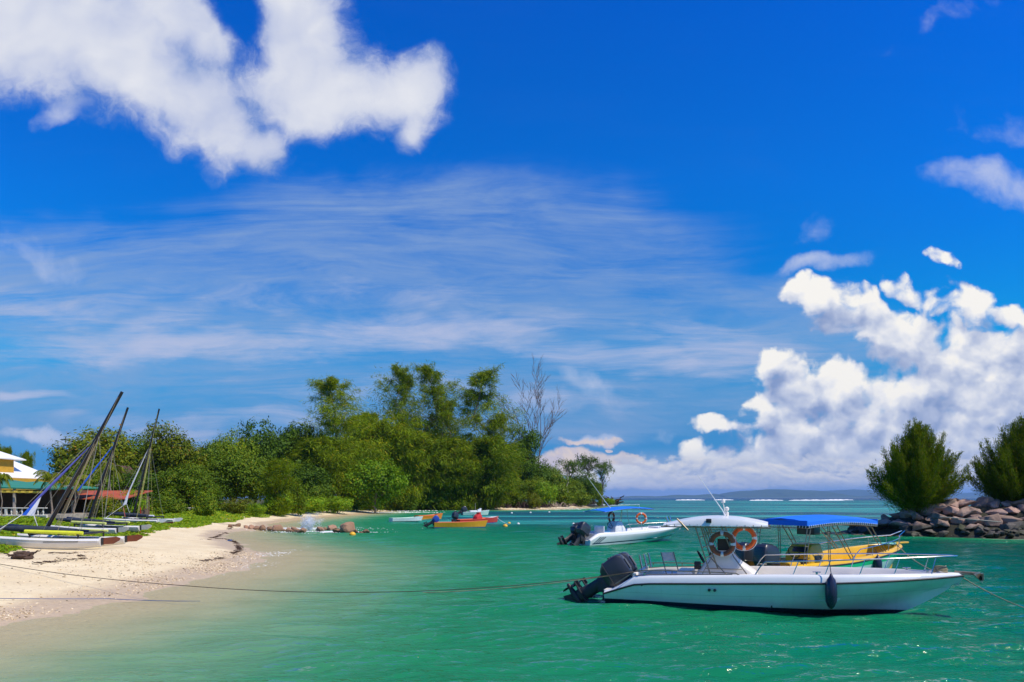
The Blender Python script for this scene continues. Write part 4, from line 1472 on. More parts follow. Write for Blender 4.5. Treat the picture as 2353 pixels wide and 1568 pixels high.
# ================================================ the big white motor boat
TH = math.radians(-20)
LB = 8.32
mb = thing('motor_boat', 'large white open motor boat with white hard top, two tilted black outboards and bow rail', 'motor boat', (2.77, 19.28, 0.0), TH, 'moored open motor boats')
beam = curve([(0, 1.12), (1.5, 1.20), (4.0, 1.22), (5.5, 1.12), (6.6, 0.90), (7.5, 0.55), (8.1, 0.20), (LB, 0.03)])
sheer = curve([(0, 0.36), (0.25, 0.45), (0.80, 0.78), (1.0, 0.81), (3.0, 0.90), (4.0, 0.945), (5.5, 0.985), (7.0, 1.02), (LB, 1.03)])
rubz = curve([(0, 0.30), (0.80, 0.57), (1.0, 0.60), (3.0, 0.69), (4.0, 0.735), (5.5, 0.79), (7.0, 0.88), (LB, 0.965)])
chb = curve([(0, 0.90), (3.0, 0.90), (5.0, 0.74), (6.4, 0.40), (7.4, 0.12), (LB, 0.012)])
chz = curve([(0, -0.02), (4.0, 0.03), (5.8, 0.15), (7.2, 0.42), (LB, 0.80)])
keel = curve([(0, -0.38), (5.0, -0.36), (6.4, -0.20), (7.4, 0.10), (8.0, 0.50), (LB, 0.86)])
stem = lambda z: max(0.0, 0.95 - z) * 0.42
st = frange(0, 0.8, 5)[:-1] + frange(0.8, 6.0, 14)[:-1] + frange(6.0, LB, 16)
# hull paint: dark antifouling below the boot line, faint moulded line above
m_hull, t = mat('white_hull')
ox, oy, oz = t.sep(objco(t))
boot = t.m('MULTIPLY_ADD', ox, -0.010, 0.165)
lowf = t.mapr(oz, t.m('SUBTRACT', boot, 0.004), t.m('ADD', boot, 0.004), 1, 0, smooth=False)
nz = t.noise(objco(t), 1.3, 5, 0.6)
wht = t.mix(t.mapr(nz, 0.35, 0.8), (0.82, 0.83, 0.78, 1), (0.74, 0.76, 0.70, 1))
scum = t.m('MULTIPLY', t.mapr(t.m('ADD', oz, t.m('MULTIPLY', nz, 0.12)), 0.13, 0.24, 1.0, 0.0), 0.35)
wht = t.mix(scum, wht, (0.42, 0.44, 0.33, 1))
streak_n = t.noise(t.mapping(objco(t), (0, 0, 0), 0, (5.0, 1.0, 0.35)), 1.6, 4, 0.6)
wht = t.mix(t.mapr(streak_n, 0.52, 0.75, 0.0, 0.22), wht, (0.50, 0.50, 0.42, 1))
seamz = t.m('ABSOLUTE', t.m('SUBTRACT', oz, t.m('MULTIPLY_ADD', t.m('POWER', t.m('DIVIDE', t.m('MAXIMUM', ox, 0.0), 8.3), 3.0), 0.36, 0.36)))
wht = t.mix(t.m('MULTIPLY', t.mapr(seamz, 0.003, 0.007, 1.0, 0.0), 0.55), wht, (0.30, 0.33, 0.31, 1))
t.l.new(principled(t, t.mix(lowf, wht, (0.006, 0.022, 0.04, 1)), t.mapr(nz, 0.3, 0.7, 0.12, 0.22), None, coat=0.4), t.out.inputs[0])
hm, rows = hull_shell(st, beam, sheer, rubz, chb, chz, keel, stem, 0.34, 5.9, 0.15, 0.05, floor_front=0.74)
hm.build('hull', [m_hull, MT['gelcoat'], MT['cream']], mb, 32)
for sd in (-1, 1):
    rl = [Vector(r[5]) + Vector((0, sd * 0.012, 0.0)) for r in rows[sd]]
    mm = M()
    mm.tube(rl, 0.024, 8)
    mm.build('rub_rail', MT['black'], mb, 50)
# dark anti-slip strip along the after gunwale
for sd in (-1, 1):
    M().tube([Vector(r[9]) + Vector((0, -sd * 0.035, 0.008)) for r in rows[sd] if 0.75 < r[9][0] < 3.4], 0.014, 6).build('gunwale_strip', MT['tube_dull'], mb, 50)
# through-hull fittings
for vx, vz, vr, y0_, y1_ in ((2.66, .52, .035, -1.235, -1.17), (2.79, .52, .035, -1.235, -1.17), (4.1, .17, .022, -1.12, -1.0), (1.0, .56, .018, -1.19, -1.10)):
    M().lathe([(vr, y0_), (vr, y1_), (vr * .5, y1_ + .01)], 12, (vx, 0, vz), 'Y').build('drain_fitting', MT['screen'], mb, 50)
# stern: slanted quarter coamings, transom well, side rails
sw = M()
sw.box((0.78, 0, 0.60), (0.10, 2.02, 0.50))
sw.box((0.36, 0, 0.36), (0.80, 1.9, 0.05))
sw.build('transom_well', MT['cream'], mb, 40, bevel=0.02)
for sd in (-1, 1):
    r_ = M()
    r_.tube([(0.30, sd * 1.06, 0.56), (0.85, sd * 1.10, 0.93), (1.6, sd * 1.12, 0.955), (3.0, sd * 1.13, 0.955), (3.28, sd * 1.13, 0.95), (3.4, sd * 1.13, 0.89)], 0.014, 7)
    for x in (0.95, 1.75, 2.5):
        r_.tube([(x, sd * 1.12, 0.87), (x, sd * 1.12, 0.95)], 0.011, 6)
    r_.build('stern_rail', MT['tube_dull'], mb, 50)
# rod holders on the transom
for k in range(3):
    M().tube([(0.78 + 0.07 * k, 0.25 + 0.32 * k, 0.82), (0.70 + 0.07 * k, 0.25 + 0.32 * k, 1.22)], 0.03, 8).build('rod_holder', MT['steel'], mb, 50)
# console
co_ = M()
csec = [(0.36, 2.15, 4.05), (0.92, 2.30, 3.72), (1.20, 2.55, 3.30), (1.42, 2.72, 3.10)]
rings = []
for z, x0, x1 in csec:
    hw = lerp(0.47, 0.38, (z - 0.36) / 1.06)
    ring = []
    for j in range(24):
        q = 2 * math.pi * (j + .5) / 24
        cx, hl = (x0 + x1) / 2, (x1 - x0) / 2
        ring.append((cx + hl * math.copysign(abs(math.cos(q)) ** .35, math.cos(q)), hw * math.copysign(abs(math.sin(q)) ** .35, math.sin(q)), z + (0.10 * (cx + hl * math.cos(q) - 2.9) if z > 1.3 else 0)))
    rings.append(ring)
co_.rings(rings)
con = co_.build('console', MT['cream'], mb, 38)
M().box((1.98, 0, 0.62), (0.42, 0.86, 0.56), taper=0.92).build('helm_seat', MT['cream'], mb, 40, bevel=0.04)
M().tube([(2.50, -0.448, 0.98), (3.40, -0.445, 0.98)], 0.010, 5).tube([(2.46, -0.455, 0.90), (2.70, -0.40, 1.34)], 0.008, 5).build('console_seam', MT['tube_dull'], con, 50)
whl = M().torus((0, 0, 0), 0.19, 0.016, 22, 7, Matrix.Rotation(math.radians(90), 3, 'Z') @ Matrix.Rotation(math.radians(-30), 3, 'X'))
for k in range(3):
    whl.tube([(0, 0, 0), Matrix.Rotation(math.radians(90), 3, 'Z') @ Matrix.Rotation(math.radians(-30), 3, 'X') @ Vector((0.19 * math.cos(k * 2.09), 0, 0.19 * math.sin(k * 2.09)))], 0.010, 5)
whl.xf(Matrix.Translation((2.36, 0.05, 1.22)))
whl.build('steering_wheel', MT['black'], con, 50)
M().box((2.66, 0.0, 1.40), (0.10, 0.55, 0.24), ry=0.3).build('instrument_panel', MT['screen'], con, 40, bevel=0.01)
M().box((2.30, -0.32, 1.04), (0.16, 0.14, 0.20)).build('throttle_box', MT['black'], con, 40, bevel=0.02)
# hard top: shell, rail round it, supports
tp = M()
M().box((2.96, -0.50, 1.60), (0.30, 0.06, 0.30), 0.1).build('canvas_cover', MT['roof_brown_cloth'], mb, 40, bevel=0.02)
rings = []
X0, X1 = 1.48, 4.02
for x in frange(X0, X1, 17):
    u = (x - X0) / (X1 - X0)
    arch = 0.185 * (1 - (2 * u - 1.06) ** 2) if u > 0.0 else 0
    zt = 2.10 + max(0.012, arch + 0.02)
    hw = 0.84 * (1 - 0.10 * (2 * u - 1) ** 4)
    ring = [(x, -hw, 2.085), (x, -hw + 0.015, lerp(2.085, zt, 0.55)), (x, -hw + 0.06, lerp(2.085, zt, 0.90)), (x, -hw * 0.5, zt + 0.022), (x, 0, zt + 0.03), (x, hw * 0.5, zt + 0.022), (x, hw - 0.06, lerp(2.085, zt, 0.90)), (x, hw - 0.015, lerp(2.085, zt, 0.55)), (x, hw, 2.085),
            (x, hw - 0.06, 2.085), (x, 0, 2.11), (x, -hw + 0.06, 2.085)]
    rings.append(ring)
tp.rings(rings)
top = tp.build('hard_top', MT['gelcoat'], mb, 35)
tr_ = M()
zz = 2.05
for sd in (-1, 1):
    tr_.tube([(X0 - 0.06, sd * 0.78, zz), (X1 + 0.06, sd * 0.78, zz)], 0.017, 7)
for x in (X0, 2.2, 2.9, 3.5, X1):
    tr_.tube([(x, -0.78, zz), (x, 0.78, zz)], 0.015, 6)
for x in frange(X0 + 0.1, X1 - 0.15, 13):
    tr_.tube([(x, -0.80, zz), (x, -0.835, 2.12)], 0.008, 5)
# ladder shaped supports, fore and aft legs
for sd in (-1, 1):
    tr_.tube([(2.28, sd * 0.70, zz), (2.64, sd * 0.66, 0.86)], 0.018, 7)
    tr_.tube([(2.46, sd * 0.70, zz), (2.82, sd * 0.55, 1.00)], 0.018, 7)
    for k in (0.22, 0.44, 0.66):
        tr_.tube([Vector((2.28, sd * 0.70, zz)).lerp(Vector((2.64, sd * .66, .86)), k), Vector((2.46, sd * 0.70, zz)).lerp(Vector((2.82, sd * .55, 1.0)), k)], 0.012, 6)
    tr_.tube([(2.52, sd * 0.66, zz), (2.62, sd * 0.6, 1.75), (2.74, sd * 0.52, 1.52), (2.62, sd * 0.5, 1.28), (3.02, sd * 0.68, 0.88)], 0.014, 7)
    tr_.tube([(2.92, sd * 0.66, zz), (3.20, sd * 0.50, 1.30), (3.52, sd * 0.72, 0.90)], 0.016, 7)
    tr_.tube([(2.50, sd * 0.68, 1.92), (3.00, sd * 0.66, 1.92)], 0.012, 6)
tr_.build('top_frame', MT['tube_dull'], mb, 50)
M().box((2.62, -0.845, 2.215), (0.13, 0.05, 0.10)).build('side_light', MT['black'], top, 40, bevel=0.008)
M().tube([(1.84, -0.86, 2.26), (2.12, -0.90, 1.97)], 0.022, 8).build('rod_holder', MT['tube_dull'], mb, 50)
for y in (-0.35, 0.25):
    M().tube([(X0 + 0.10, y, 2.08), (X0 + 0.02, y, 2.30)], 0.028, 8).build('rod_holder', MT['steel'], mb, 50)
an = M()
an.tube([(2.98, -0.15, 2.33), (2.92, -0.15, 2.46), (2.28, -0.15, 3.40)], [0.022, 0.013, 0.006], 6)
an.build('antenna', MT['gelcoat'], mb, 50)
nl = M()
nl.lathe([(0.045, 2.33), (0.045, 2.42), (0.02, 2.43), (0.02, 2.46), (0.05, 2.47), (0.055, 2.53), (0.02, 2.56)], 12, (3.02, -0.1, 0))
nl.tube([(2.98, 0.0, 2.35), (2.92, 0.0, 2.66)], 0.014, 6)
nl.lathe([(0.05, 2.66), (0.055, 2.72), (0.03, 2.76)], 10, (2.92, 0.0, 0))
nl.build('mast_light', MT['cream'], top, 50)
# bow rail
for sd in (-1, 1):
    b_ = M()
    pr = []
    for x in frange(3.95, 8.0, 12):
        y = sd * max(beam(x) - 0.10, 0.06)
        z = sheer(x) + lerp(0.30, 0.40, max(0, (x - 4.0) / 4.0))
        pr.append((x + (0.0 if x < 7.9 else 0.10), y, z))
    lowp = [(3.72, sd * (beam(3.7) - 0.11), 0.92), (3.84, sd * (beam(3.8) - 0.10), 1.12)]
    b_.tube(lowp + pr + [(8.20, 0.0, 1.425)], 0.0165, 7)
    for x in (4.70, 5.40, 6.15, 6.90):
        y = sd * max(beam(x) - 0.11, 0.08)
        b_.tube([(x - 0.12, y, sheer(x) - 0.01), (x, sd * (beam(x) - 0.10), sheer(x) + lerp(0.30, 0.40, max(0, (x - 4.0) / 4.0)))], 0.012, 6)
    for x in (7.60,):
        b_.tube([(x, sd * 0.40, sheer(x)), (x + 0.10, sd * 0.36, sheer(x) + 0.385)], 0.013, 6)
    b_.build('bow_rail', MT['steel'], mb, 50)
# bow fittings: roller with anchor, cleats, coiled rope
an_ = M()
an_.box((8.36, 0, 1.01), (0.42, 0.10, 0.035))
an_.tube([(8.15, 0, 1.06), (8.62, 0, 1.04)], 0.022, 7)
an_.add([(8.50, -0.16, 1.02), (8.66, 0, 1.07), (8.50, 0.16, 1.02), (8.72, 0, 0.80)], [(0, 1, 2), (0, 3, 1), (1, 3, 2), (0, 2, 3)])
an_.box((8.70, 0, 0.95), (0.03, 0.20, 0.16))
an_.build('anchor', MT['tube_dull'], mb, 40)
for x, y in ((7.55, -0.22), (7.2, 0.3), (5.1, -1.05), (1.05, -1.06), (3.9, 1.08)):
    z = (sheer(x) + 0.012)
    cl_ = M().box((x, y, z + 0.02), (0.05, 0.03, 0.05)).tube([(x - 0.09, y, z + 0.05), (x + 0.09, y, z + 0.05)], 0.013, 6)
    cl_.build('cleat', MT['steel'], mb, 50)

outboard(mb, (-0.10, -0.36, 0.40), math.radians(56), (MT['motor'], MT['motor_dull'], MT['screen']), 1.16)
outboard(mb, (-0.10, 0.42, 0.40), math.radians(56), (MT['motor'], MT['motor_dull'], MT['screen']), 1.16)

# things lying on or hanging from the white boat
p = w2(mb, (1.62, 0.0, 0.345))
ch = thing('folding_chair', 'folding chair with cream backrest standing open on the deck of the large white boat', 'chair', p, TH - math.radians(48))
cf = M()
for y in (-0.20, 0.20):
    cf.tube([(-0.24, y, 0.98), (0.02, y, 0.40), (0.20, y, 0.0)], 0.014, 7)
    cf.tube([(0.22, y, 0.44), (-0.22, y, 0.0)], 0.014, 7)
cf.tube([(0.20, -0.2, 0.01), (0.20, 0.2, 0.01)], 0.012, 6).tube([(-0.22, -0.2, 0.01), (-0.22, 0.2, 0.01)], 0.012, 6)
cf.build('frame', MT['tube_dull'], ch, 50)
M().box((0.02, 0, 0.45), (0.42, 0.40, 0.035)).build('seat', MT['flag_white'], ch, 40, bevel=0.012)
M().box((-0.205, 0, 0.86), (0.03, 0.40, 0.24), ry=math.radians(-24)).build('backrest', MT['cream'], ch, 40, bevel=0.01)
lifebuoy('lifebuoy', 'shade-darkened brownish lifebuoy hung on the near side of the white boat console, in the shade', w2(mb, (2.93, -0.62, 1.63)), 0.262, TH, 0.10, MT['ring_shaded'], 'lifebuoys on the boats')
lifebuoy('lifebuoy', 'bright orange lifebuoy with white grab line on the far side of the white boat console', w2(mb, (3.42, 0.55, 1.72)), 0.262, TH + 0.1, -0.1, MT['orange'], 'lifebuoys on the boats')
fp = w2(mb, (5.40, -1.17, 0.0))
fe = thing('boat_fender', 'dark navy inflatable fender hanging on the near side of the large white boat', 'fender', fp, TH)
M().lathe([(0.012, 0.24), (0.03, 0.25), (0.08, 0.31), (0.125, 0.42), (0.135, 0.60), (0.128, 0.78), (0.095, 0.93), (0.045, 1.0), (0.025, 1.06), (0.012, 1.07)], 20, (0, -0.03, -0.04)).build('fender_body', MT['navy'], fe, 60)
M().tube([(0, -0.03, 1.02), (-0.03, 0.06, 1.30)], 0.010, 5).build('fender_line', MT['navy'], fe, 60)


def coil(name, c, R, n, label, material, r=0.016):
    m_ = M()
    pts = []
    for i in range(n * 14 + 1):
        a = 2 * math.pi * i / 14
        k = 1 + 0.12 * math.sin(i * 1.7) - 0.25 * i / (n * 14)
        pts.append((R * k * math.cos(a), R * k * 0.8 * math.sin(a), 0.02 + 0.035 * i / 14 + 0.02 * math.sin(i * 0.9)))
    m_.tube(pts, r, 6)
    o = m_.build(name, material, None, 60, c)
    return tag(o, label, 'rope')


coil('rope_coil', w2(mb, (7.85, -0.05, 1.02)), 0.15, 4, 'coiled hemp rope heaped on the bow tip of the large white boat', MT['rope'])
coil('rope_coil', w2(mb, (7.05, 0.1, 0.755)), 0.19, 2, 'loose ring of rope lying inside the bow of the large white boat', MT['rope'], 0.012)


# ================================================ blue canopy boat
th2 = math.radians(33)
L2 = 8.5
p0 = onwater(1357, 1254)
n2_ = Vector((-math.sin(th2), math.cos(th2), 0))
b2 = thing('motor_boat', 'white motor boat with flat blue canopy, dark diagonal stripes and two black outboards', 'motor boat', p0 + n2_ * 1.0, th2, 'moored open motor boats')
beam = curve([(0, 1.0), (2, 1.10), (5.0, 1.10), (6.6, 0.85), (7.7, 0.45), (8.25, 0.14), (L2, 0.03)])
sheer = curve([(0, 0.34), (0.35, 0.55), (0.7, 0.70), (2, 0.74), (5, 0.86), (L2, 1.0)])
rubz = curve([(0, 0.26), (0.35, 0.42), (0.7, 0.52), (2, 0.54), (5, 0.68), (L2, 0.93)])
chb = curve([(0, 0.92), (3, 0.90), (5.5, 0.66), (7.2, 0.26), (L2, 0.012)])
chz = curve([(0, -0.02), (3.8, 0.05), (6.0, 0.20), (7.5, 0.50), (L2, 0.84)])
keel = curve([(0, -0.3), (5.2, -0.26), (6.8, -0.05), (7.8, 0.36), (L2, 0.86)])
m_h2, t = mat('white_hull_with_stripes')
ox, oy, oz = t.sep(objco(t))
base = t.mix(t.mapr(t.noise(objco(t), 1.5, 4), 0.35, 0.75), (0.74, 0.77, 0.76, 1), (0.68, 0.71, 0.69, 1))
boot2 = t.m('MULTIPLY_ADD', t.m('MAXIMUM', ox, 0.0), 0.036, 0.085)
line = t.mapr(t.m('ABSOLUTE', t.m('SUBTRACT', oz, boot2)), 0.032, 0.038, 1, 0, smooth=False)
line = t.m('MULTIPLY', line, t.mapr(ox, 0.15, 0.2, smooth=False))
dg = t.m('SUBTRACT', ox, t.m('MULTIPLY', oz, 1.35))
st_ = t.m('MAXIMUM', t.m('MAXIMUM', t.mapr(t.m('ABSOLUTE', t.m('SUBTRACT', dg, 0.12)), 0.045, 0.052, 1, 0, smooth=False), t.mapr(t.m('ABSOLUTE', t.m('SUBTRACT', dg, 0.29)), 0.045, 0.052, 1, 0, smooth=False)),
          t.mapr(t.m('ABSOLUTE', t.m('SUBTRACT', dg, 0.46)), 0.045, 0.052, 1, 0, smooth=False))
st_ = t.m('MULTIPLY', st_, t.m('MULTIPLY', t.mapr(oz, 0.10, 0.105, smooth=False), t.mapr(oz, 0.48, 0.485, 1, 0, smooth=False)))
cc = t.mix(t.m('MAXIMUM', line, st_), base, (0.012, 0.045, 0.09, 1))
t.l.new(principled(t, cc, 0.18, None, coat=0.3), t.out.inputs[0])
hm, rows = hull_shell(frange(0, 0.7, 4)[:-1] + frange(0.7, 5.5, 12)[:-1] + frange(5.5, L2, 12), beam, sheer, rubz, chb, chz, keel, lambda z: max(0, 1.0 - z) * 0.35, 0.28, 5.6, 0.14, 0.05, floor_front=0.72)
hm.build('hull', [m_h2, MT['gelcoat'], MT['gelcoat']], b2, 32)
for sd in (-1, 1):
    M().tube([Vector(r[9]) + Vector((0, -sd * 0.10, -0.02)) for r in rows[sd] if 2.5 < r[9][0] < 7.8], 0.02, 6).build('gunwale_strip', MT['deep_blue'], b2, 50)
M().box((0.62, 0, 0.46), (0.10, 1.75, 0.38)).build('transom_well', MT['gelcoat'], b2, 40, bevel=0.02)
con = M()
con.rings([[(2.35, -0.42, 0.28), (3.35, -0.42, 0.28), (3.35, 0.42, 0.28), (2.35, 0.42, 0.28)], [(2.45, -0.40, 1.0), (3.25, -0.40, 0.9), (3.25, 0.40, 0.9), (2.45, 0.40, 1.0)],
           [(2.62, -0.36, 1.32), (2.95, -0.36, 1.36), (2.95, 0.36, 1.36), (2.62, 0.36, 1.32)]])
cn = con.build('console', MT['gelcoat'], b2, 30, bevel=0.03)
w_ = M().torus((0, 0, 0), 0.2, 0.02, 20, 6, Matrix.Rotation(math.radians(90), 3, 'Z') @ Matrix.Rotation(math.radians(-25), 3, 'X'))
for k in range(3):
    w_.tube([(0, 0, 0), Matrix.Rotation(math.radians(90), 3, 'Z') @ Matrix.Rotation(math.radians(-25), 3, 'X') @ Vector((0.2 * math.cos(k * 2.09 + 1), 0, 0.2 * math.sin(k * 2.09 + 1)))], 0.013, 5)
w_.xf(Matrix.Translation((2.30, -0.05, 1.10)))
w_.build('steering_wheel', MT['black'], cn, 50)
M().box((1.75, 0, 0.50), (0.5, 0.9, 0.44)).box((1.5, 0, 0.9), (0.08, 0.9, 0.4)).build('helm_seat', MT['gelcoat'], b2, 40, bevel=0.03)
M().box((1.77, 0, 0.75), (0.46, 0.84, 0.07)).box((1.75, -0.455, 0.48), (0.34, 0.015, 0.22)).build('seat_cushion', MT['seat_blue'], b2, 40, bevel=0.015)
M().box((6.6, 0, 0.90), (1.3, 0.9, 0.10)).build('bow_cushion', MT['flag_white'], b2, 40, bevel=0.03)
# flat canopy
cv = M()
rings = []
for x in frange(1.15, 5.05, 9):
    u = (x - 1.15) / 3.9
    zt = 2.02 + 0.13 * math.sin(math.pi * min(1, max(0, u))) + 0.13 * u
    rings.append([(x, -1.0, zt - 0.06), (x, -0.55, zt), (x, 0, zt + 0.03), (x, 0.55, zt), (x, 1.0, zt - 0.06), (x, 1.0, zt - 0.085), (x, 0.5, zt - 0.03), (x, 0, zt), (x, -0.5, zt - 0.03), (x, -1.0, zt - 0.085)])
cv.rings(rings)
can = cv.build('canopy', MT['blue_cloth'], b2, 40)
cfm = M()
for sd in (-1, 1):
    cfm.tube([(x, sd * 1.0, 2.02 + 0.13 * math.sin(math.pi * min(1, max(0, (x - 1.15) / 3.9))) + 0.13 * (x - 1.15) / 3.9 - 0.09) for x in frange(1.05, 5.15, 9)], 0.022, 7)
    cfm.tube([(3.05, sd * 0.75, 2.06), (3.15, sd * 0.72, 1.55), (3.30, sd * 0.85, 0.82)], 0.018, 6)
    cfm.tube([(4.05, sd * 0.8, 2.10), (4.10, sd * 0.95, 0.84)], 0.018, 6)
    cfm.tube([(2.65, sd * 0.7, 2.05), (2.75, sd * 0.42, 1.3)], 0.018, 6)
for x in (1.2, 2.5, 3.7, 5.0):
    u = (x - 1.15) / 3.9
    zt = 2.02 + 0.13 * math.sin(math.pi * min(1, max(0, u))) + 0.13 * u - 0.09
    cfm.tube([(x, -1.0, zt), (x, 1.0, zt)], 0.018, 6)
cfm.build('canopy_frame', MT['steel'], b2, 50)
M().tube([(2.2, -0.2, 2.17), (1.95, -0.2, 2.40), (0.55, 0.0, 4.05)], [0.03, 0.018, 0.010], 6).tube([(1.9, -.5, 2.16), (1.9, -.5, 2.32), (4.3, -.5, 2.36), (4.3, -.5, 2.2)], 0.009, 5).build('antenna', MT['gelcoat'], b2, 50)
for sd in (-1, 1):
    br = M()
    br.tube([(4.3, sd * (beam(4.3) - .12), 0.86)] + [(x, sd * max(beam(x) - 0.12, 0.03), sheer(x) + 0.22) for x in frange(4.6, 8.2, 8)], 0.014, 6)
    for x in (5.6, 6.7, 7.7):
        br.tube([(x, sd * max(beam(x) - 0.12, 0.03), sheer(x)), (x, sd * max(beam(x) - 0.12, 0.03), sheer(x) + 0.22)], 0.010, 5)
    br.build('bow_rail', MT['steel'], b2, 50)
outboard(b2, (-0.10, -0.34, 0.42), math.radians(34), (MT['motor'], MT['motor_dull'], MT['screen']), 1.2)
outboard(b2, (-0.10, 0.46, 0.42), math.radians(58), (MT['motor'], MT['motor_dull'], MT['screen']), 1.2)
lifebuoy('lifebuoy', 'vivid orange lifebuoy hanging under the forward part of the flat blue canopy', w2(b2, (4.05, -0.92, 1.52)), 0.29, th2 + math.radians(-25), 0.0, MT['orange'], 'lifebuoys on the boats')
lifebuoy('lifebuoy', 'rusty orange lifebuoy under the blue canopy beside the steering wheel', w2(b2, (2.85, 0.45, 1.58)), 0.29, th2 + math.radians(15), 0.0, MT['ring_shaded'], 'lifebuoys on the boats')


# ================================================ yellow and green boat with scalloped canopy
th3 = math.radians(31)
L3 = 7.4
bow = Vector((14.05, 25.5, 0.06))
b3 = thing('motor_boat', 'yellow and green motor boat with blue laced sun canopy, moored behind the large white boat', 'motor boat',
           bow - Vector((math.cos(th3), math.sin(th3), 0)) * L3, th3, 'moored open motor boats')
beam = curve([(0, 0.95), (2, 1.05), (4.5, 1.05), (6.0, 0.82), (6.9, 0.48), (7.25, 0.22), (L3, 0.06)])
sheer = curve([(0, 0.55), (0.5, 0.68), (3, 0.74), (5, 0.90), (L3, 1.10)])
rubz = curve([(0, 0.46), (0.5, 0.58), (3, 0.64), (5, 0.80), (L3, 1.02)])
chb = curve([(0, 0.90), (3, 0.98), (5, 0.86), (6.4, 0.46), (L3, 0.04)])
chz = curve([(0, -0.02), (3.5, 0.05), (5.5, 0.22), (6.6, 0.50), (L3, 0.90)])
keel = curve([(0, -0.3), (4.6, -0.26), (6.0, -0.05), (6.8, 0.36), (L3, 0.90)])
m_h3, t = mat('green_and_mint_hull')
ox, oy, oz = t.sep(objco(t))
bz = t.m('MULTIPLY_ADD', t.m('POWER', t.m('DIVIDE', t.m('MAXIMUM', ox, 0.0), 7.4), 2.0), 0.36, 0.44)
t.l.new(principled(t, t.mix(t.mapr(oz, t.m('SUBTRACT', bz, .005), t.m('ADD', bz, .005), smooth=False), (0.45, 0.70, 0.62, 1), (0.012, 0.52, 0.20, 1)), 0.2, None, coat=0.3), t.out.inputs[0])
hm, rows = hull_shell(frange(0, 5.5, 14)[:-1] + frange(5.5, L3, 12), beam, sheer, rubz, chb, chz, keel, lambda z: max(0, 1.05 - z) * 0.35, 0.26, 6.55, 0.15, 0.05, floor_front=1.0)
hm.build('hull', [m_h3, MT['yellow'], MT['yellow']], b3, 32)
for sd in (-1, 1):
    M().tube([Vector(r[5]) for r in rows[sd]], 0.02, 7).build('rub_rail', MT['black'], b3, 50)
M().rings([[(x, -max(beam(x) - 0.25, 0.03), 0.0), (x, max(beam(x) - 0.25, 0.03), 0.0), (x, max(beam(x) - 0.25, 0.03), 0.03), (x, -max(beam(x) - 0.25, 0.03), 0.03)] for x in frange(6.4, 7.3, 6)]).xf(Matrix.Translation((0, 0, 1.075))).build('fore_deck', MT['mint'], b3, 40)
M().box((7.62, 0, 1.09), (0.75, 0.16, 0.06)).build('bow_sprit', MT['yellow'], b3, 40, bevel=0.02)
fl = M()
fl.box((3.7, 0, 0.275), (2.2, 1.4, 0.02)).box((4.6, 0, 0.42), (0.5, 1.2, 0.30))
fl.build('deck_hatch', MT['cream'], b3, 40, bevel=0.01)
con = M()
con.rings([[(1.75, -0.45, 0.26), (2.6, -0.45, 0.26), (2.6, 0.45, 0.26), (1.75, 0.45, 0.26)], [(1.70, -0.43, 0.92), (2.5, -0.43, 0.92), (2.5, 0.43, 0.92), (1.70, 0.43, 0.92)],
           [(1.95, -0.38, 1.22), (2.4, -0.38, 1.26), (2.4, 0.38, 1.26), (1.95, 0.38, 1.22)]])
cn = con.build('console', MT['yellow'], b3, 30, bevel=0.03)
M().box((1.83, -0.05, 1.06), (0.03, 0.55, 0.22), ry=0.65).box((1.712, -0.1, 0.62), (0.02, 0.5, 0.3)).box((2.2, -0.435, 0.75), (0.36, 0.02, 0.28)).build('instrument_panel', MT['screen'], cn, 40, bevel=0.005)
w_ = M().torus((0, 0, 0), 0.2, 0.015, 20, 6, Matrix.Rotation(math.radians(90), 3, 'Z') @ Matrix.Rotation(math.radians(-25), 3, 'X'))
w_.xf(Matrix.Translation((1.58, 0.0, 0.98)))
w_.build('steering_wheel', MT['black'], cn, 50)
M().box((1.0, 0, 0.50), (0.55, 1.0, 0.42)).build('helm_seat', MT['yellow'], b3, 40, bevel=0.04)
# canopy: sloping, with hanging blue edge and white lacing
cv = M()
cx = frange(0.95, 4.55, 12)


def zc(x):
    u = (x - 0.95) / 3.6
    return 2.03 + 0.09 * math.sin(u * math.pi) - 0.01 * u


rings = []
for x in cx:
    z = zc(x)
    rings.append([(x, -0.98, z - 0.17), (x, -0.96, z - 0.05), (x, -0.5, z + 0.03), (x, 0, z + 0.06), (x, 0.5, z + 0.03), (x, 0.96, z - 0.05), (x, 0.98, z - 0.17), (x, 0.95, z - 0.07), (x, 0, z + 0.035), (x, -0.95, z - 0.07)])
cv.rings(rings)
cv.box((0.93, 0, zc(.95) - 0.08), (0.03, 1.94, 0.16)).box((4.57, 0, zc(4.55) - 0.08), (0.03, 1.94, 0.16))
can = cv.build('canopy', MT['blue_cloth'], b3, 40)
lc = M()
for sd in (-1, 1):
    for x in frange(1.0, 4.5, 34):
        lc.tube([(x, sd * 0.985, zc(x) - 0.16), (x + 0.03, sd * 0.965, zc(x) - 0.225)], 0.014, 5)
for y in frange(-0.93, 0.93, 18):
    lc.tube([(0.925, y, zc(.95) - 0.15), (0.94, y + 0.03, zc(.95) - 0.225)], 0.014, 5)
lc.build('lacing', MT['lace'], can, 60)
fm = M()
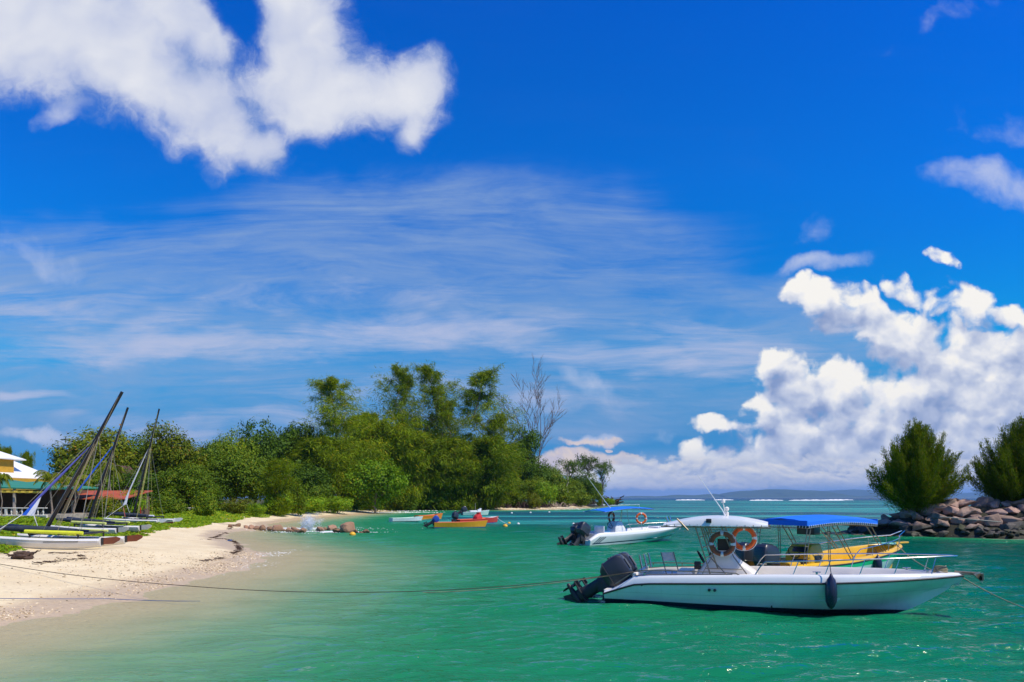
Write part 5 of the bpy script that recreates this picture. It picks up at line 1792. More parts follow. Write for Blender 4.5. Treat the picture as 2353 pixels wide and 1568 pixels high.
for sd in (-1, 1):
    fm.tube([(x, sd * 0.96, zc(x) - 0.235) for x in cx], 0.018, 7)
    for (xa, xb, sp) in ((0.98, 0.80, 0.16), (1.98, 2.05, 0.10)):
        for q in (0, sp):
            fm.tube([(xa + q, sd * 0.93, zc(xa) - 0.22), (xb + q * 0.8, sd * 0.92, 0.66)], 0.014, 6)
        for k in (0.2, 0.5, 0.8):
            fm.tube([(lerp(xa, xb, k), sd * 0.925, lerp(zc(xa) - .22, .66, k)), (lerp(xa + sp, xb + sp * .8, k), sd * 0.925, lerp(zc(xa) - .22, .66, k))], 0.010, 5)
    for (xa, xb) in ((2.15, 3.15), (3.95, 5.05)):
        for q in (0, 0.26):
            fm.tube([(xa + q, sd * 0.94, zc(xa) - 0.22), (xb + q * 0.6, sd * (beam(xb) - 0.12), sheer(xb))], 0.016, 6)
        for k in (0.1, 0.5):
            fm.tube([(lerp(xa, xb, k), sd * 0.93, lerp(zc(xa) - .22, sheer(xb), k)), (lerp(xa, xb, k) + .22, sd * 0.93, lerp(zc(xa) - .22, sheer(xb), k))], 0.010, 5)
for x in (0.97, 2.1, 3.4, 4.55):
    fm.tube([(x, -0.96, zc(x) - 0.235), (x, 0.96, zc(x) - 0.235)], 0.016, 6)
fm.build('canopy_frame', MT['tube_dull'], b3, 50)
M().box((1.55, -0.55, zc(1.5) - 0.36), (0.30, 0.62, 0.26)).build('radio_box', MT['screen'], b3, 40, bevel=0.01)
for sd in (-1, 1):
    br = M()
    br.tube([(3.2, sd * (beam(3.2) - .1), 0.78)] + [(x, sd * max(beam(x) - 0.09, 0.05), sheer(x) + 0.28) for x in frange(3.6, 7.2, 9)] + [(7.75, sd * 0.05, 1.52)], 0.017, 6)
    for x in (4.3, 5.4, 6.5, 7.1):
        br.tube([(x, sd * max(beam(x) - 0.10, 0.03), sheer(x)), (x, sd * max(beam(x) - 0.09, 0.03), sheer(x) + 0.28)], 0.012, 5)
    br.build('bow_rail', MT['steel'], b3, 50)
outboard(b3, (-0.05, -0.36, 0.46), math.radians(8), (MT['motor'], MT['motor_dull'], MT['screen']), 1.15)
outboard(b3, (-0.05, 0.42, 0.46), math.radians(8), (MT['motor'], MT['motor_dull'], MT['screen']), 1.15)
fp = w2(b3, (4.3, -1.06, 0.0))
fe = thing('boat_fender', 'black fender hanging on the yellow and green boat, seen through the white boat rail', 'fender', fp, th3)
M().lathe([(0.012, 0.24), (0.08, 0.31), (0.13, 0.45), (0.13, 0.75), (0.08, 0.88), (0.02, 0.95)], 16, (0, -0.08, -0.1)).build('fender_body', MT['navy'], fe, 60)
M().tube([(0, -0.08, 0.84), (0, 0.02, 1.05)], 0.010, 5).build('fender_line', MT['navy'], fe, 60)


# ================================================ open wooden dinghies
def dinghy(name, label, ua, va, ub, vb, W_, hz_, mats, bow_rise=0.22, motor=None, bottom=None, extras=None):
    """flat-sided skiff from its stern waterline point to its bow waterline point (columns/rows of the sketch)"""
    a, b = onwater(ua, va), onwater(ub, vb)
    d = b - a
    L = d.length * 1.06
    rz = math.atan2(d.y, d.x)
    o = thing(name, label, 'dinghy', a, rz, 'small open boats moored off the wood')
    bm_ = curve([(0, W_ * 0.43), (L * 0.4, W_ * 0.5), (L * 0.75, W_ * 0.38), (L, 0.03)])
    sh = curve([(0, hz_), (L * 0.5, hz_ * 1.02), (L, hz_ + bow_rise)])
    m = M()
    rows_ = []
    for x in frange(0, L, 13):
        k = x / L
        bk = 0.30 * max(0, (k - .6) / .4) ** 1.5
        bb, s_ = bm_(x), sh(x)
        bt = bb * 0.80
        rows_.append([(x - bk, -bt, -0.12), (x - bk * 0.8, -lerp(bt, bb, .2), 0.085), (x, -bb, s_), (x, -bb + 0.06, s_ + 0.015), (x, -max(bb - 0.08, 0), s_ - 0.02), (x - bk, -max(bt - 0.06, 0), 0.12),
                      (x - bk, max(bt - 0.06, 0), 0.12), (x, max(bb - 0.08, 0), s_ - 0.02), (x, bb - 0.06, s_ + 0.015), (x, bb, s_), (x - bk * .8, lerp(bt, bb, .2), 0.085), (x - bk, bt, -0.12)])
    n = 12
    for i in range(len(rows_) - 1):
        for a_ in range(n):
            c_ = (a_ + 1) % n
            m.cur = 2 if a_ in (0, 10, 11) else (0 if a_ in (1, 9) else 1)
            m.add([rows_[i][a_], rows_[i][c_], rows_[i + 1][c_], rows_[i + 1][a_]], [(0, 1, 2, 3)])
    m.cur = 0
    m.add([rows_[0][q] for q in (0, 1, 2, 9, 10, 11)], [(0, 1, 2, 3, 4, 5)])
    m.add([(0.05,) + tuple(rows_[0][q][1:]) for q in (2, 3, 8, 9)] + [(0.05, bm_(0) * .8, .1), (0.05, -bm_(0) * .8, .1)], [(0, 1, 2, 3, 4, 5)])
    bm2 = m
    me = bm2.build('hull', [mats[0], mats[1], bottom or mats[0]], o, 30)
    for x in (L * 0.28, L * 0.55):
        M().box((x, 0, hz_ * 0.72), (0.26, bm_(x) * 1.8, 0.035)).build('thwart', mats[1], o, 40)
    M().rings([[(x, -max(bm_(x) - .02, .01), sh(x) + .012), (x, max(bm_(x) - .02, .01), sh(x) + .012), (x, max(bm_(x) - .02, .01), sh(x) - .02), (x, -max(bm_(x) - .02, .01), sh(x) - .02)] for x in frange(L * 0.76, L * 0.99, 5)]).build('fore_deck', mats[2] if len(mats) > 2 else mats[1], o, 40)
    if motor:
        outboard(o, (-0.05, 0, hz_ * 0.95), motor[0], (motor[1], MT['motor_dull'], MT['screen']), motor[2], motor[3] if len(motor) > 3 else 0.0)
    if extras:
        extras(o, L, hz_)
    return o


def red_console(o, L, h_):
    c = M()
    c.rings([[(L * .42, -.3, .12), (L * .56, -.3, .12), (L * .56, .3, .12), (L * .42, .3, .12)], [(L * .44, -.28, .75), (L * .56, -.28, .75), (L * .56, .28, .75), (L * .44, .28, .75)], [(L * .48, -.25, 1.0), (L * .54, -.25, 1.0), (L * .54, .25, 1.0), (L * .48, .25, 1.0)]])
    c.box((L * .52, 0, 1.10), (0.28, 0.42, 0.22))
    k = c.build('console', MT['red'], o, 35, bevel=0.02)
    M().torus((L * .41, 0, .82), 0.17, 0.02, 16, 6, Matrix.Rotation(math.radians(90), 3, 'Z') @ Matrix.Rotation(math.radians(-30), 3, 'X')).build('steering_wheel', MT['black'], k, 50)


def white_console(o, L, h_):
    M().box((L * .62, 0, .55), (0.7, .7, .8), taper=0.75).box((L * .66, 0, 1.02), (0.3, .5, .22)).build('console', MT['gelcoat'], o, 40, bevel=0.04)
    M().box((L * .40, 0, .62), (1.2, .9, .34), taper=0.9).build('engine_box', MT['dinghy_white'], o, 40, bevel=0.04)
    M().tube([(L * .5, .3, .5), (L * .5, .3, 1.9)], 0.025, 6).build('pole', MT['wood_grey'], o, 40)


dinghy('dinghy', 'yellow painted dinghy with coral red inside, blue waterline and a bright blue outboard', 997, 1213, 1114, 1212, 1.35, 0.52, (MT['ochre'], MT['salmon']), 0.16, (math.radians(58), MT['blue_motor'], 0.92), MT['deep_blue'])
dinghy('dinghy', 'bright red dinghy with red steering console and grey outboard, half behind the yellow dinghy', 1047, 1205, 1140, 1201, 1.5, 0.50, (MT['red'], MT['salmon'], MT['dinghy_white']), 0.22, (math.radians(20), MT['motor'], 1.05), MT['deep_blue'], red_console)
dinghy('dinghy', 'small pale white rowing dinghy with dark waterline and no motor', 898, 1199, 968, 1197.5, 1.3, 0.44, (MT['dinghy_white'], MT['pale_green']), 0.14, None, MT['dark_bottom'])
dinghy('dinghy', 'orange dinghy half hidden behind the pale white rowing dinghy', 957, 1193, 1014, 1191.5, 1.3, 0.48, (MT['orange_paint'], MT['salmon']), 0.24, None, MT['ochre'])
dinghy('dinghy', 'pale green motor dinghy with white console and a tilted outboard, closest to the fallen log', 1062, 1184.5, 1121, 1184, 1.6, 0.55, (MT['pale_green'], MT['dinghy_white']), 0.30, (math.radians(62), MT['motor'], 1.35), MT['dark_bottom'], white_console)


# ------------------------------------------------------------------ stones
def stone_mesh(seed, n=15, flat=0.75, mats=None, round_=0.0, name='stone'):
    """angular block: hull of random points with worn edges"""
    r = random.Random(seed)
    bm = bmesh.new()
    for i in range(n):
        p = Vector((r.gauss(0, 1), r.gauss(0, 1), r.gauss(0, 1))).normalized()
        k = r.uniform(0.82, 1.0)
        bm.verts.new((p.x * k, p.y * k, p.z * k * flat))
    bmesh.ops.convex_hull(bm, input=bm.verts)
    for v in [v for v in bm.verts if not v.link_faces]:
        bm.verts.remove(v)
    bmesh.ops.dissolve_limit(bm, angle_limit=0.25, verts=bm.verts, edges=bm.edges)
    bmesh.ops.bevel(bm, geom=bm.edges[:], offset=0.035 + round_, segments=2 if not round_ else 3, affect='EDGES', profile=0.5, clamp_overlap=True)
    bmesh.ops.triangulate(bm, faces=bm.faces)
    bmesh.ops.subdivide_edges(bm, edges=[e for e in bm.edges if e.calc_length() > 0.35], cuts=2, use_grid_fill=True)
    bmesh.ops.triangulate(bm, faces=bm.faces)
    from mathutils import noise as mn
    for v in bm.verts:
        v.co += v.co.normalized() * (mn.noise(v.co * 2.1 + Vector((seed, 0, 0))) * 0.09 + mn.noise(v.co * 6 + Vector((0, seed, 0))) * 0.04)
    bmesh.ops.recalc_face_normals(bm, faces=bm.faces)
    me = bpy.data.meshes.new(name)
    bm.to_mesh(me)
    bm.free()
    me.polygons.foreach_set('use_smooth', [True] * len(me.polygons))
    me.set_sharp_from_angle(angle=math.radians(32))
    me.materials.append(mats)
    return me


def granite(name, ca, cb, cc, wet_z, wetc, lichen=None):
    m, t = mat(name)
    g = t.new('ShaderNodeNewGeometry')
    oi = t.new('ShaderNodeObjectInfo')
    pos = g.outputs['Position']
    n1 = t.noise(pos, 1.3, 5, 0.65)
    n2 = t.noise(pos, 14, 5, 0.7)
    c = t.mix(t.mapr(n1, 0.3, 0.7), (*ca, 1), (*cb, 1))
    c = t.mix(t.mapr(n2, 0.5, 0.8, 0, 0.6), c, (*cc, 1))
    k = t.m('MULTIPLY_ADD', oi.outputs['Random'], 0.55, 0.70)
    c = t.mix(1.0, c, t.comb(k, t.m('MULTIPLY', k, t.m('MULTIPLY_ADD', oi.outputs['Random'], -0.08, 1.04)), k), 'MULTIPLY')
    if lichen:
        c = t.mix(t.m('MULTIPLY', t.mapr(t.noise(pos, 0.9, 4), 0.52, 0.68), 0.8), c, (*lichen, 1))
    z = t.sep(pos)[2]
    wf = t.mapr(t.m('ADD', z, t.m('MULTIPLY', t.m('SUBTRACT', n1, 0.5), 0.5)), wet_z - 0.12, wet_z + 0.16, 1, 0)
    c = t.mix(wf, c, t.mix(n2, (*wetc, 1), (wetc[0] * 1.9, wetc[1] * 2.1, wetc[2] * 1.5, 1)))
    nm = t.bump(t.m('ADD', t.m('MULTIPLY', n2, 0.5), t.noise(pos, 5, 4, 0.65)), 0.8, 0.06)
    t.l.new(principled(t, c, t.m('MULTIPLY_ADD', wf, -0.35, 0.85), nm, spec=0.35), t.out.inputs[0])
    return m


MT['granite'] = granite('pink_granite', (0.27, 0.175, 0.135), (0.39, 0.265, 0.205), (0.16, 0.11, 0.09), 0.80, (0.022, 0.022, 0.018))
MT['granite_dark'] = granite('algae_dark_granite', (0.090, 0.080, 0.066), (0.14, 0.12, 0.10), (0.05, 0.05, 0.04), 0.35, (0.016, 0.018, 0.012), (0.035, 0.045, 0.012))
MT['boulder'] = granite('brown_boulder', (0.27, 0.15, 0.085), (0.36, 0.215, 0.13), (0.16, 0.09, 0.055), 0.10, (0.055, 0.033, 0.02))

STN = [stone_mesh(300 + i, 13 + i % 5, (0.62, 0.8, 0.95)[i % 3], MT['granite']) for i in range(12)]
STD = []
for q in STN:
    c_ = q.copy()
    c_.materials.clear()
    c_.materials.append(MT['granite_dark'])
    STD.append(c_)
# the breakwater: every block an object
placed = []
rr = random.Random(5)


def ridge_pt(s):
    acc = 0
    for i in range(len(RIDGE) - 1):
        a, b = RIDGE[i], RIDGE[i + 1]
        l = float(np.hypot(*(b - a)))
        if s <= acc + l:
            k = (s - acc) / l
            return a + (b - a) * k, (b - a) / l
        acc += l
    return RIDGE[-1], np.array([1.0, 0.0])


def stone_label(size, tone, row, s, u):
    near = 'below the lone casuarina' if s < 7.3 else ('between the two casuarinas' if s < 10 else 'below the cut off casuarina')
    if s < 1.6:
        near = 'at the breakwater tip'
    return '%s %s block in the %s row, %s' % (size, tone, row, near)


cand = []
for row, (dz, smin, smax, n) in enumerate([(0.1, 0.22, 0.50, 130), (0.55, 0.22, 0.52, 120), (0.95, 0.30, 0.75, 80), (1.6, 0.42, 0.85, 70), (2.3, 0.50, 0.98, 60), (3.0, 0.5, 1.0, 50), (3.5, 0.45, 0.9, 36)]):
    for i in range(n):
        s = -1.6 + 20.0 * (i + rr.random() * 0.8) / n
        across = 4.0 - dz * 1.22 + rr.uniform(-0.3, 0.3)
        cand.append((row, s, across, rr.uniform(smin, smax)))
rr.shuffle(cand)
cand.sort(key=lambda c: -(c[0] > 2))
for row, s, across, sz in cand:
    p, d = ridge_pt(max(0.0, s))
    nrm = np.array([d[1], -d[0]])
    if s < 0.0:                                  # round the tip
        a = math.atan2(nrm[1], nrm[0]) + s * 0.62
        q = RIDGE[0] + np.array([math.cos(a), math.sin(a)]) * across
    else:
        q = p + nrm * across
    X, Y = float(q[0]), float(q[1])
    if X / Y * 700 + 512 > 1050:
        continue
    ok = all((X - a) ** 2 + (Y - b) ** 2 > ((0.56 if row > 2 else 0.46) * (sz + c)) ** 2 for a, b, c in placed)
    if not ok and rr.random() < 0.85:
        continue
    placed.append((X, Y, sz))
    z = max(gz(X, Y), -0.25) + sz * 0.12
    dark = row < 2 or (row == 2 and rr.random() < 0.72)
    me = (STD if dark else STN)[rr.randrange(12)]
    o = link('breakwater_block', me, None, (X, Y, z))
    o.rotation_euler = (rr.uniform(-.35, .35), rr.uniform(-.35, .35), rr.random() * 6.28)
    ax = rr.uniform(1.0, 1.5)
    o.scale = (sz * ax, sz / ax * 1.15, sz * rr.uniform(0.75, 1.05))
    szn = 'big' if sz > 0.72 else ('middling' if sz > 0.44 else 'small')
    tone = 'blackish wet' if dark else 'pinkish grey granite'
    tag(o, stone_label(szn, tone, ('waterline', 'lowest', 'second', 'third', 'fourth', 'upper', 'top')[row], s, 0), 'rock', 'blocks of the breakwater')
m = M()
m.tube([at(2160, 1187, 47.5), at(2230, 1193, 46.9), at(2300, 1199, 46.6)], 0.035, 6)
tag(m.build('driftwood_pole', MT['wood_grey'], None, 50), 'thin bleached pole lying across the breakwater blocks', 'driftwood')

# the boulders of the little spit
SP = [(10, 365, 60, 40, 'flat pinkish stone at the landward end of the boulder line, half in dry sand'),
      (120, 352, 95, 45, 'low dark stone beside the flat pinkish one, in dry sand'),
      (235, 380, 65, 40, 'small brownish stone in wet sand, third of the boulder line'),
      (320, 388, 80, 56, 'dark upright stone in the wet sand, before the low grey one'),
      (392, 398, 112, 44, 'low pale grey stone in the wet sand of the spit'),
      (500, 408, 102, 72, 'rounded brown boulder, first of the big ones in the wash'),
      (596, 414, 92, 56, 'brown boulder leaning on the rounded one in the wash'),
      (710, 420, 142, 84, 'broad blocky pale brown boulder in the middle of the spit'),
      (792, 422, 50, 24, 'little dark stone just after the broad blocky boulder'),
      (880, 436, 104, 60, 'dark brown boulder in the shallow water before the splash, front one'),
      (962, 434, 124, 86, 'tall brown boulder behind the two front ones, beside the splash'),
      (1040, 442, 112, 62, 'reddish brown boulder in the shallow water right at the splash'),
      (1255, 424, 170, 60, 'long loaf shaped brown boulder just past the splash'),
      (1400, 408, 72, 42, 'little boulder with white foam round it past the loaf shaped one'),
      (1482, 408, 124, 68, 'dark pointed boulder behind the foam, next to the little one'),
      (1570, 439, 112, 86, 'wedge shaped brown boulder leaning against the biggest one'),
      (1712, 444, 176, 138, 'biggest boulder of the spit, tall pointed and pale brown'),
      (1826, 447, 54, 46, 'small stone tucked against the seaward foot of the biggest boulder'),
      (1900, 449, 66, 22, 'nearly drowned dark stone beyond the biggest boulder'),
      (1976, 447, 86, 58, 'outermost reddish boulder in the sea, washed by foam')]
for i, (x, y, w, h, lab) in enumerate(SP):
    ud, vb = (560 + x / 5.8825) * 0.93782, (1230 + y / 5.8825) * 0.93782
    p = hit(ud, vb)
    wm, hm_ = w / 5.8825 * .93782 / 1608.5 * p.y, h / 5.8825 * .93782 / 1608.5 * p.y
    me = stone_mesh(340 + i, 16, 0.9, MT['boulder'], 0.06)
    o = link('boulder', me, None, (p.x, p.y + wm * 0.3, p.z + hm_ * 0.30))
    o.scale = (wm * 0.80, wm * 0.68, hm_ * 1.12)
    o.rotation_euler = (0, 0, rr.uniform(-.4, .4))
    tag(o, lab, 'boulder', 'boulders of the little spit')

# spray and foam where the swell meets the boulders
pr = hit((560 + 1095 / 5.8825) * .93782, (1230 + 425 / 5.8825) * .93782)
Pp = []
for k in range(18):
    a_, sp_ = rng.normal(0.1, 0.30), rng.random()
    cnt = 240
    q = rng.random(cnt) ** 0.8
    up = (0.5 + 1.3 * (1 - sp_ * 0.8)) * rng.uniform(0.5, 1.05)
    x = math.sin(a_) * up * q * 0.9 + rng.normal(0, 0.05 + 0.16 * q, cnt)
    Pp.append(np.stack([pr.x + x + rng.normal(0, .38), pr.y + 1.0 + rng.normal(0, .3) + rng.normal(0, .1, cnt), 0.05 + up * (2 * q - q * q) + rng.normal(0, .08, cnt)], 1))
Pp = np.concatenate(Pp)
n = len(Pp)
hgt_ = np.clip(Pp[:, 2] / 1.8, 0, 1)
V, F = leaf_quads(Pp, rng.normal(size=(n, 3)), 0.014 + 0.034 * (1 - hgt_), 0.8)
tag(link('wave_splash', mesh_np('wave_splash', V, F, MT['spray'])), kind='stuff')
fx, fy, fs = [], [], []


def foam_patch(ud, vd, lx, ly, n, s=0.10):
    p = onwater(ud, vd)
    x = p.x + rng.normal(0, lx, n)
    y = p.y + rng.normal(0, ly, n)
    k = vnoise(x * 0.5, y, 0.7, 41) + rng.random(n) > 0.4
    fx.append(x[k])
    fy.append(y[k])
    fs.append(np.full(k.sum(), s))


for a in [(628, 1274, 0.5, 1.7, 260, .06), (598, 1300, 0.7, 1.0, 160, .05), (714, 1222, 1.6, 1.0, 900), (700, 1216, 2.6, 1.2, 700, .12), (770, 1222, 1.2, 0.6, 420), (834, 1223, 1.2, 0.35, 160), (742, 1216, 2.8, 1.4, 700), (640, 1214, 2.2, 0.5, 260),
          (900, 1173.5, 6, 4.0, 700, .3), (880, 1177.5, 6.0, 1.6, 600, .26), (965, 1171, 8, 3, 500, .3), (1365, 1160.5, 6, 4, 400, .35), (1390, 1159, 6, 5, 300, .4),
          (1190, 1171, 10, 1.6, 260, .28), (1290, 1168, 8, 1.6, 260, .28), (1240, 1169.5, 8, 1.6, 200, .28)]:
    foam_patch(a[0], a[1], a[2] * 0.8, a[3], int(a[4] * 1.6), (a[5] if len(a) > 5 else 0.10) * 0.5)
x, y, s = np.concatenate(fx), np.concatenate(fy), np.concatenate(fs)
z = np.maximum(ground_z(x, y), 0.0) + 0.025
V, F = leaf_quads(np.stack([x, y, z], 1), np.stack([rng.normal(0, .15, len(x)), rng.normal(-.2, .15, len(x)), np.ones(len(x))], 1), s, 0.6)
tag(link('sea_foam', mesh_np('sea_foam', V, F, MT['foam'])), kind='stuff')

# breakers on the outer reef: low white ridges
for (ua, ub, vd) in [(1552, 1624, 1148.3), (1722, 1806, 1149.0), (1812, 1948, 1149.0), (1895, 1968, 1148.0), (1640, 1690, 1148.0)]:
    Y = CAM_H * 1608.5 / (vd + 0.9 - 1143)
    m = M()
    rings = []
    for i in range(41):
        k = i / 40
        X = (lerp(ua, ub, k) - 1176.5) / 1608.5 * Y
        hh = 0.95 * math.sin(math.pi * k) ** 0.35 * (0.55 + 0.45 * abs(math.sin(k * 17 + ua)) * rnd.uniform(.5, 1))
        yy = Y + 8 * math.sin(k * 2.2)
        rings.append([(X, yy - 1.6, -0.05), (X, yy - 0.9, hh * 0.55 + .02), (X, yy - 0.2, hh + .03), (X, yy + 0.9, hh * 0.5 + .02), (X, yy + 2.2, -0.05)])
    m.rings(rings)
    tag(m.build('breaking_wave', MT['foam'], None, 60), kind='structure')

# ------------------------------------------------------------------ far islands
m_isl, t = mat('island_forest')
pos = t.new('ShaderNodeNewGeometry').outputs['Position']
t.l.new(principled(t, t.mix(t.mapr(t.noise(pos, 0.012, 5, 0.6), 0.3, 0.7), (0.035, 0.07, 0.02, 1), (0.07, 0.10, 0.03, 1)), 0.95, spec=0.1), t.out.inputs[0])


def island(name, pts, Y, depth, seed):
    """a wooded ridge: column/row skyline at depth Y, with real width behind and in front"""
    us = [p[0] for p in pts]
    f = curve([(p[0], p[1]) for p in pts])
    cols = np.linspace(us[0], us[-1], 150)
    rows_ = np.linspace(-1, 1, 25)
    V = []
    for u in cols:
        X = (u - 1176.5) / 1608.5 * Y
        H = max(0.0, (1143 - f(u)) / 1608.5 * Y + CAM_H)
        for v in rows_:
            h_ = H * max(0.0, 1 - abs(v) ** 1.5)
            V.append((X + v * 250 * math.sin(u * .05 + seed), Y + v * depth, h_ - 2.0))
    V = np.array(V)
    bumps = vnoise(V[:, 0], V[:, 1], 520, seed) * 0.10 + vnoise(V[:, 0], V[:, 1], 150, seed + 1) * 0.035
    V[:, 2] += (V[:, 2] + 2) * bumps
    n, k = len(cols), len(rows_)
    i = np.arange((n - 1) * k).reshape(n - 1, k)[:, :-1].ravel()
    F = np.stack([i, i + k, i + k + 1, i + 1], 1)
    tag(link(name, mesh_np(name, V, F, m_isl, True)), kind='structure')


island('far_island', [(1418, 1143.5), (1470, 1139), (1500, 1140.5), (1535, 1138), (1560, 1136), (1590, 1138.5), (1640, 1134), (1668, 1136), (1700, 1129), (1745, 1125.5), (1800, 1125), (1845, 1125.5), (1880, 1127.5), (1915, 1135), (1950, 1143.5)], 12000, 1500, 51)
island('distant_island', [(1780, 1143), (1840, 1136), (1900, 1127), (1960, 1124), (2010, 1128), (2060, 1133), (2120, 1137), (2200, 1138), (2240, 1130), (2275, 1131), (2330, 1139), (2420, 1143.5)], 15500, 1800, 57)
island('low_islet', [(1965, 1143.5), (1990, 1138.5), (2005, 1137), (2022, 1139), (2050, 1143.5)], 11500, 700, 60)

# ------------------------------------------------------------------ buoys, ropes, driftwood
for ud, vd, r_, mt_, lab in [(1161, 1209.5, 0.24, 'yellow_buoy', 'larger yellow mooring buoy floating off the bow of the red dinghy'),
                             (1170, 1203, 0.19, 'yellow_buoy', 'smaller yellow mooring buoy just behind the larger yellow one'),
                             (1191, 1204, 0.16, 'white_buoy', 'white buoy floating beside the two yellow mooring buoys'),
                             (1318, 1204.5, 0.16, 'white_buoy', 'single white buoy in open water before the blue canopy boat'),
                             (1176, 1179.3, 0.20, 'white_buoy', 'small white buoy off the wood, nearest to the pale green dinghy'),
                             (1219, 1178.2, 0.20, 'white_buoy', 'small white buoy off the wood, middle one of three in a line'),
                             (1262, 1177.3, 0.20, 'white_buoy', 'small white buoy off the wood, nearest to the white bare trunk'),
                             (810, 1229, 0.25, 'yellow_buoy', 'yellow and white buoy floating in front of the biggest boulder')]:
    p = onwater(ud, vd)
    b = thing('buoy', lab, 'buoy', (p.x, p.y, 0), 0, 'mooring buoys')
    M().lathe([(0.01, -r_ * .75), (r_ * .7, -r_ * .6), (r_, 0.05), (r_ * .88, r_ * .5), (r_ * .45, r_ * .88), (0.02, r_ * .97)], 16).build('float', MT[mt_], b, 60)
    M().torus((0, 0, r_ * 1.12), r_ * .22, r_ * .06, 12, 6).build('ring', MT['tube_dull'], b, 60)


def rope(name, label, pts, sag, r, material, n=40):
    out = []
    for i in range(len(pts) - 1):
        a, b = Vector(pts[i]), Vector(pts[i + 1])
        for k in range(n if i == len(pts) - 2 else n):
            q = k / n
            p = a.lerp(b, q)
            p.z -= sag[i] * 4 * q * (1 - q)
            out.append(p)
    out.append(Vector(pts[-1]))
    m_ = M()
    m_.tube(out, r, 6)
    return tag(m_.build(name, material, None, 60), label, 'rope')


cle = w2(mb, (1.05, -1.05, 0.93))
far_l = hit(-60, 1292)
rope('mooring_rope', 'long dark mooring rope from the white boat stern across the water and beach', [cle, at(430, 1346, 18.6), far_l + Vector((0, 0, 0.10))], [0.34, 0.10], 0.010, MT['rope_dark'])
rope('mooring_rope', 'second paler rope running beside the long one, from the white boat stern to the water', [w2(mb, (0.95, -1.02, 0.92)), onwater(880, 1362, -0.03)], [0.16], 0.012, MT['rope'])
rope('mooring_rope', 'thin blue line lying low over the wet sand below the long rope', [hit(-30, 1380) + Vector((0, 0, .06)), hit(250, 1383) + Vector((0, 0, 0.07)), onwater(460, 1381, 0.0)], [0.01, 0.02], 0.009, MT['deep_blue'])
bowp = w2(mb, (8.3, 0, 0.93))
rope('mooring_rope', 'thin mooring rope slanting down from the white boat bow to the picture edge', [bowp, at(2430, 1420, 14.2)], [0.10], 0.011, MT['rope'])
rope('mooring_rope', 'pale rope tying the yellow green boat bow to the white boat bow', [w2(b3, (6.7, -0.40, 1.06)), w2(mb, (7.75, 0.15, 1.04))], [0.10], 0.014, MT['rope'])
rope('mooring_rope', 'thin line from the red dinghy bow to the yellow buoy', [onwater(1142, 1203) + Vector((0, 0, 0.65)), onwater(1168, 1204)], [0.10], 0.018, MT['lace'], 12)


def gnarl(name, seed, c, s, material, label, cat, arms=5, rot=0.0, branch=0.5):
    """broken stump: a lumpy body with snapped root arms"""
    r = random.Random(seed)
    bm = bmesh.new()
    bmesh.ops.create_icosphere(bm, subdivisions=4, radius=1.0)
    from mathutils import noise as mn
    for v in bm.verts:
        d = v.co.copy()
        k = 1 + 0.42 * mn.noise(d * 1.6 + Vector((seed, 3, 1))) + 0.22 * mn.noise(d * 4 + Vector((2, seed, 1))) + 0.10 * abs(mn.noise(Vector((d.x * 3, d.y * 9, d.z * 9))))
        v.co = Vector((d.x * k * s[0], d.y * k * s[1], d.z * k * s[2]))
    m_ = M()
    m_.add([v.co[:] for v in bm.verts], [tuple(v.index for v in f.verts) for f in bm.faces])
    bm.free()
    for i in range(arms):
        a = r.random() * 6.28
        d = Vector((math.cos(a) * s[0], math.sin(a) * s[1], r.uniform(-.1, 1.0) * s[2]))
        e = d * (1.5 + r.random() * branch * 2)
        limb_mesh(m_, d * 0.5, e, min(s) * 0.30, min(s) * 0.06, 1.2, 5, 6, r)
    m_.xf(Matrix.Rotation(rot, 4, 'Z'))
    o = m_.build(name, material, None, 50, c)
    return tag(o, label, cat)


p = hit(52, 1285)
gnarl('driftwood_stump', 3, (p.x, p.y, p.z + 0.10), (0.34, 0.22, 0.17), MT['wood_dark'], 'dark broken driftwood stump lying on the dry sand below the catamarans', 'driftwood', 6, 0.2, 0.15)
p = onwater(1408, 1160)
gnarl('root_mass', 8, (p.x, p.y, 0.5), (2.3, 1.6, 1.6), MT['wood_dark'], 'round dark root mass of a drowned tree in the sea off the point', 'driftwood', 26, 0, 0.25)
p = hit(1046, 1164)
gnarl('uprooted_stump', 12, (p.x, p.y, p.z + 0.9), (2.0, 1.3, 1.3), MT['wood_dark'], 'uprooted stump with bare root arms on the shore behind the pale green dinghy', 'driftwood', 14, 0, 0.9)
a, b = hit(902, 1161.5), hit(1024, 1168)
m = M()
limb_mesh(m, a + Vector((0, 0, .8)), b + Vector((0, 0, 0.55)), 0.35, 0.75, 0.15, 9, 9)
limb_mesh(m, a + Vector((8, 0, .7)), a + Vector((9.5, -1, 3.2)), 0.18, 0.05, 0.4, 4, 6)
tag(m.build('fallen_log', MT['bark'], None, 50), 'long fallen log lying along the top of the beach under the hanging casuarinas', 'driftwood')
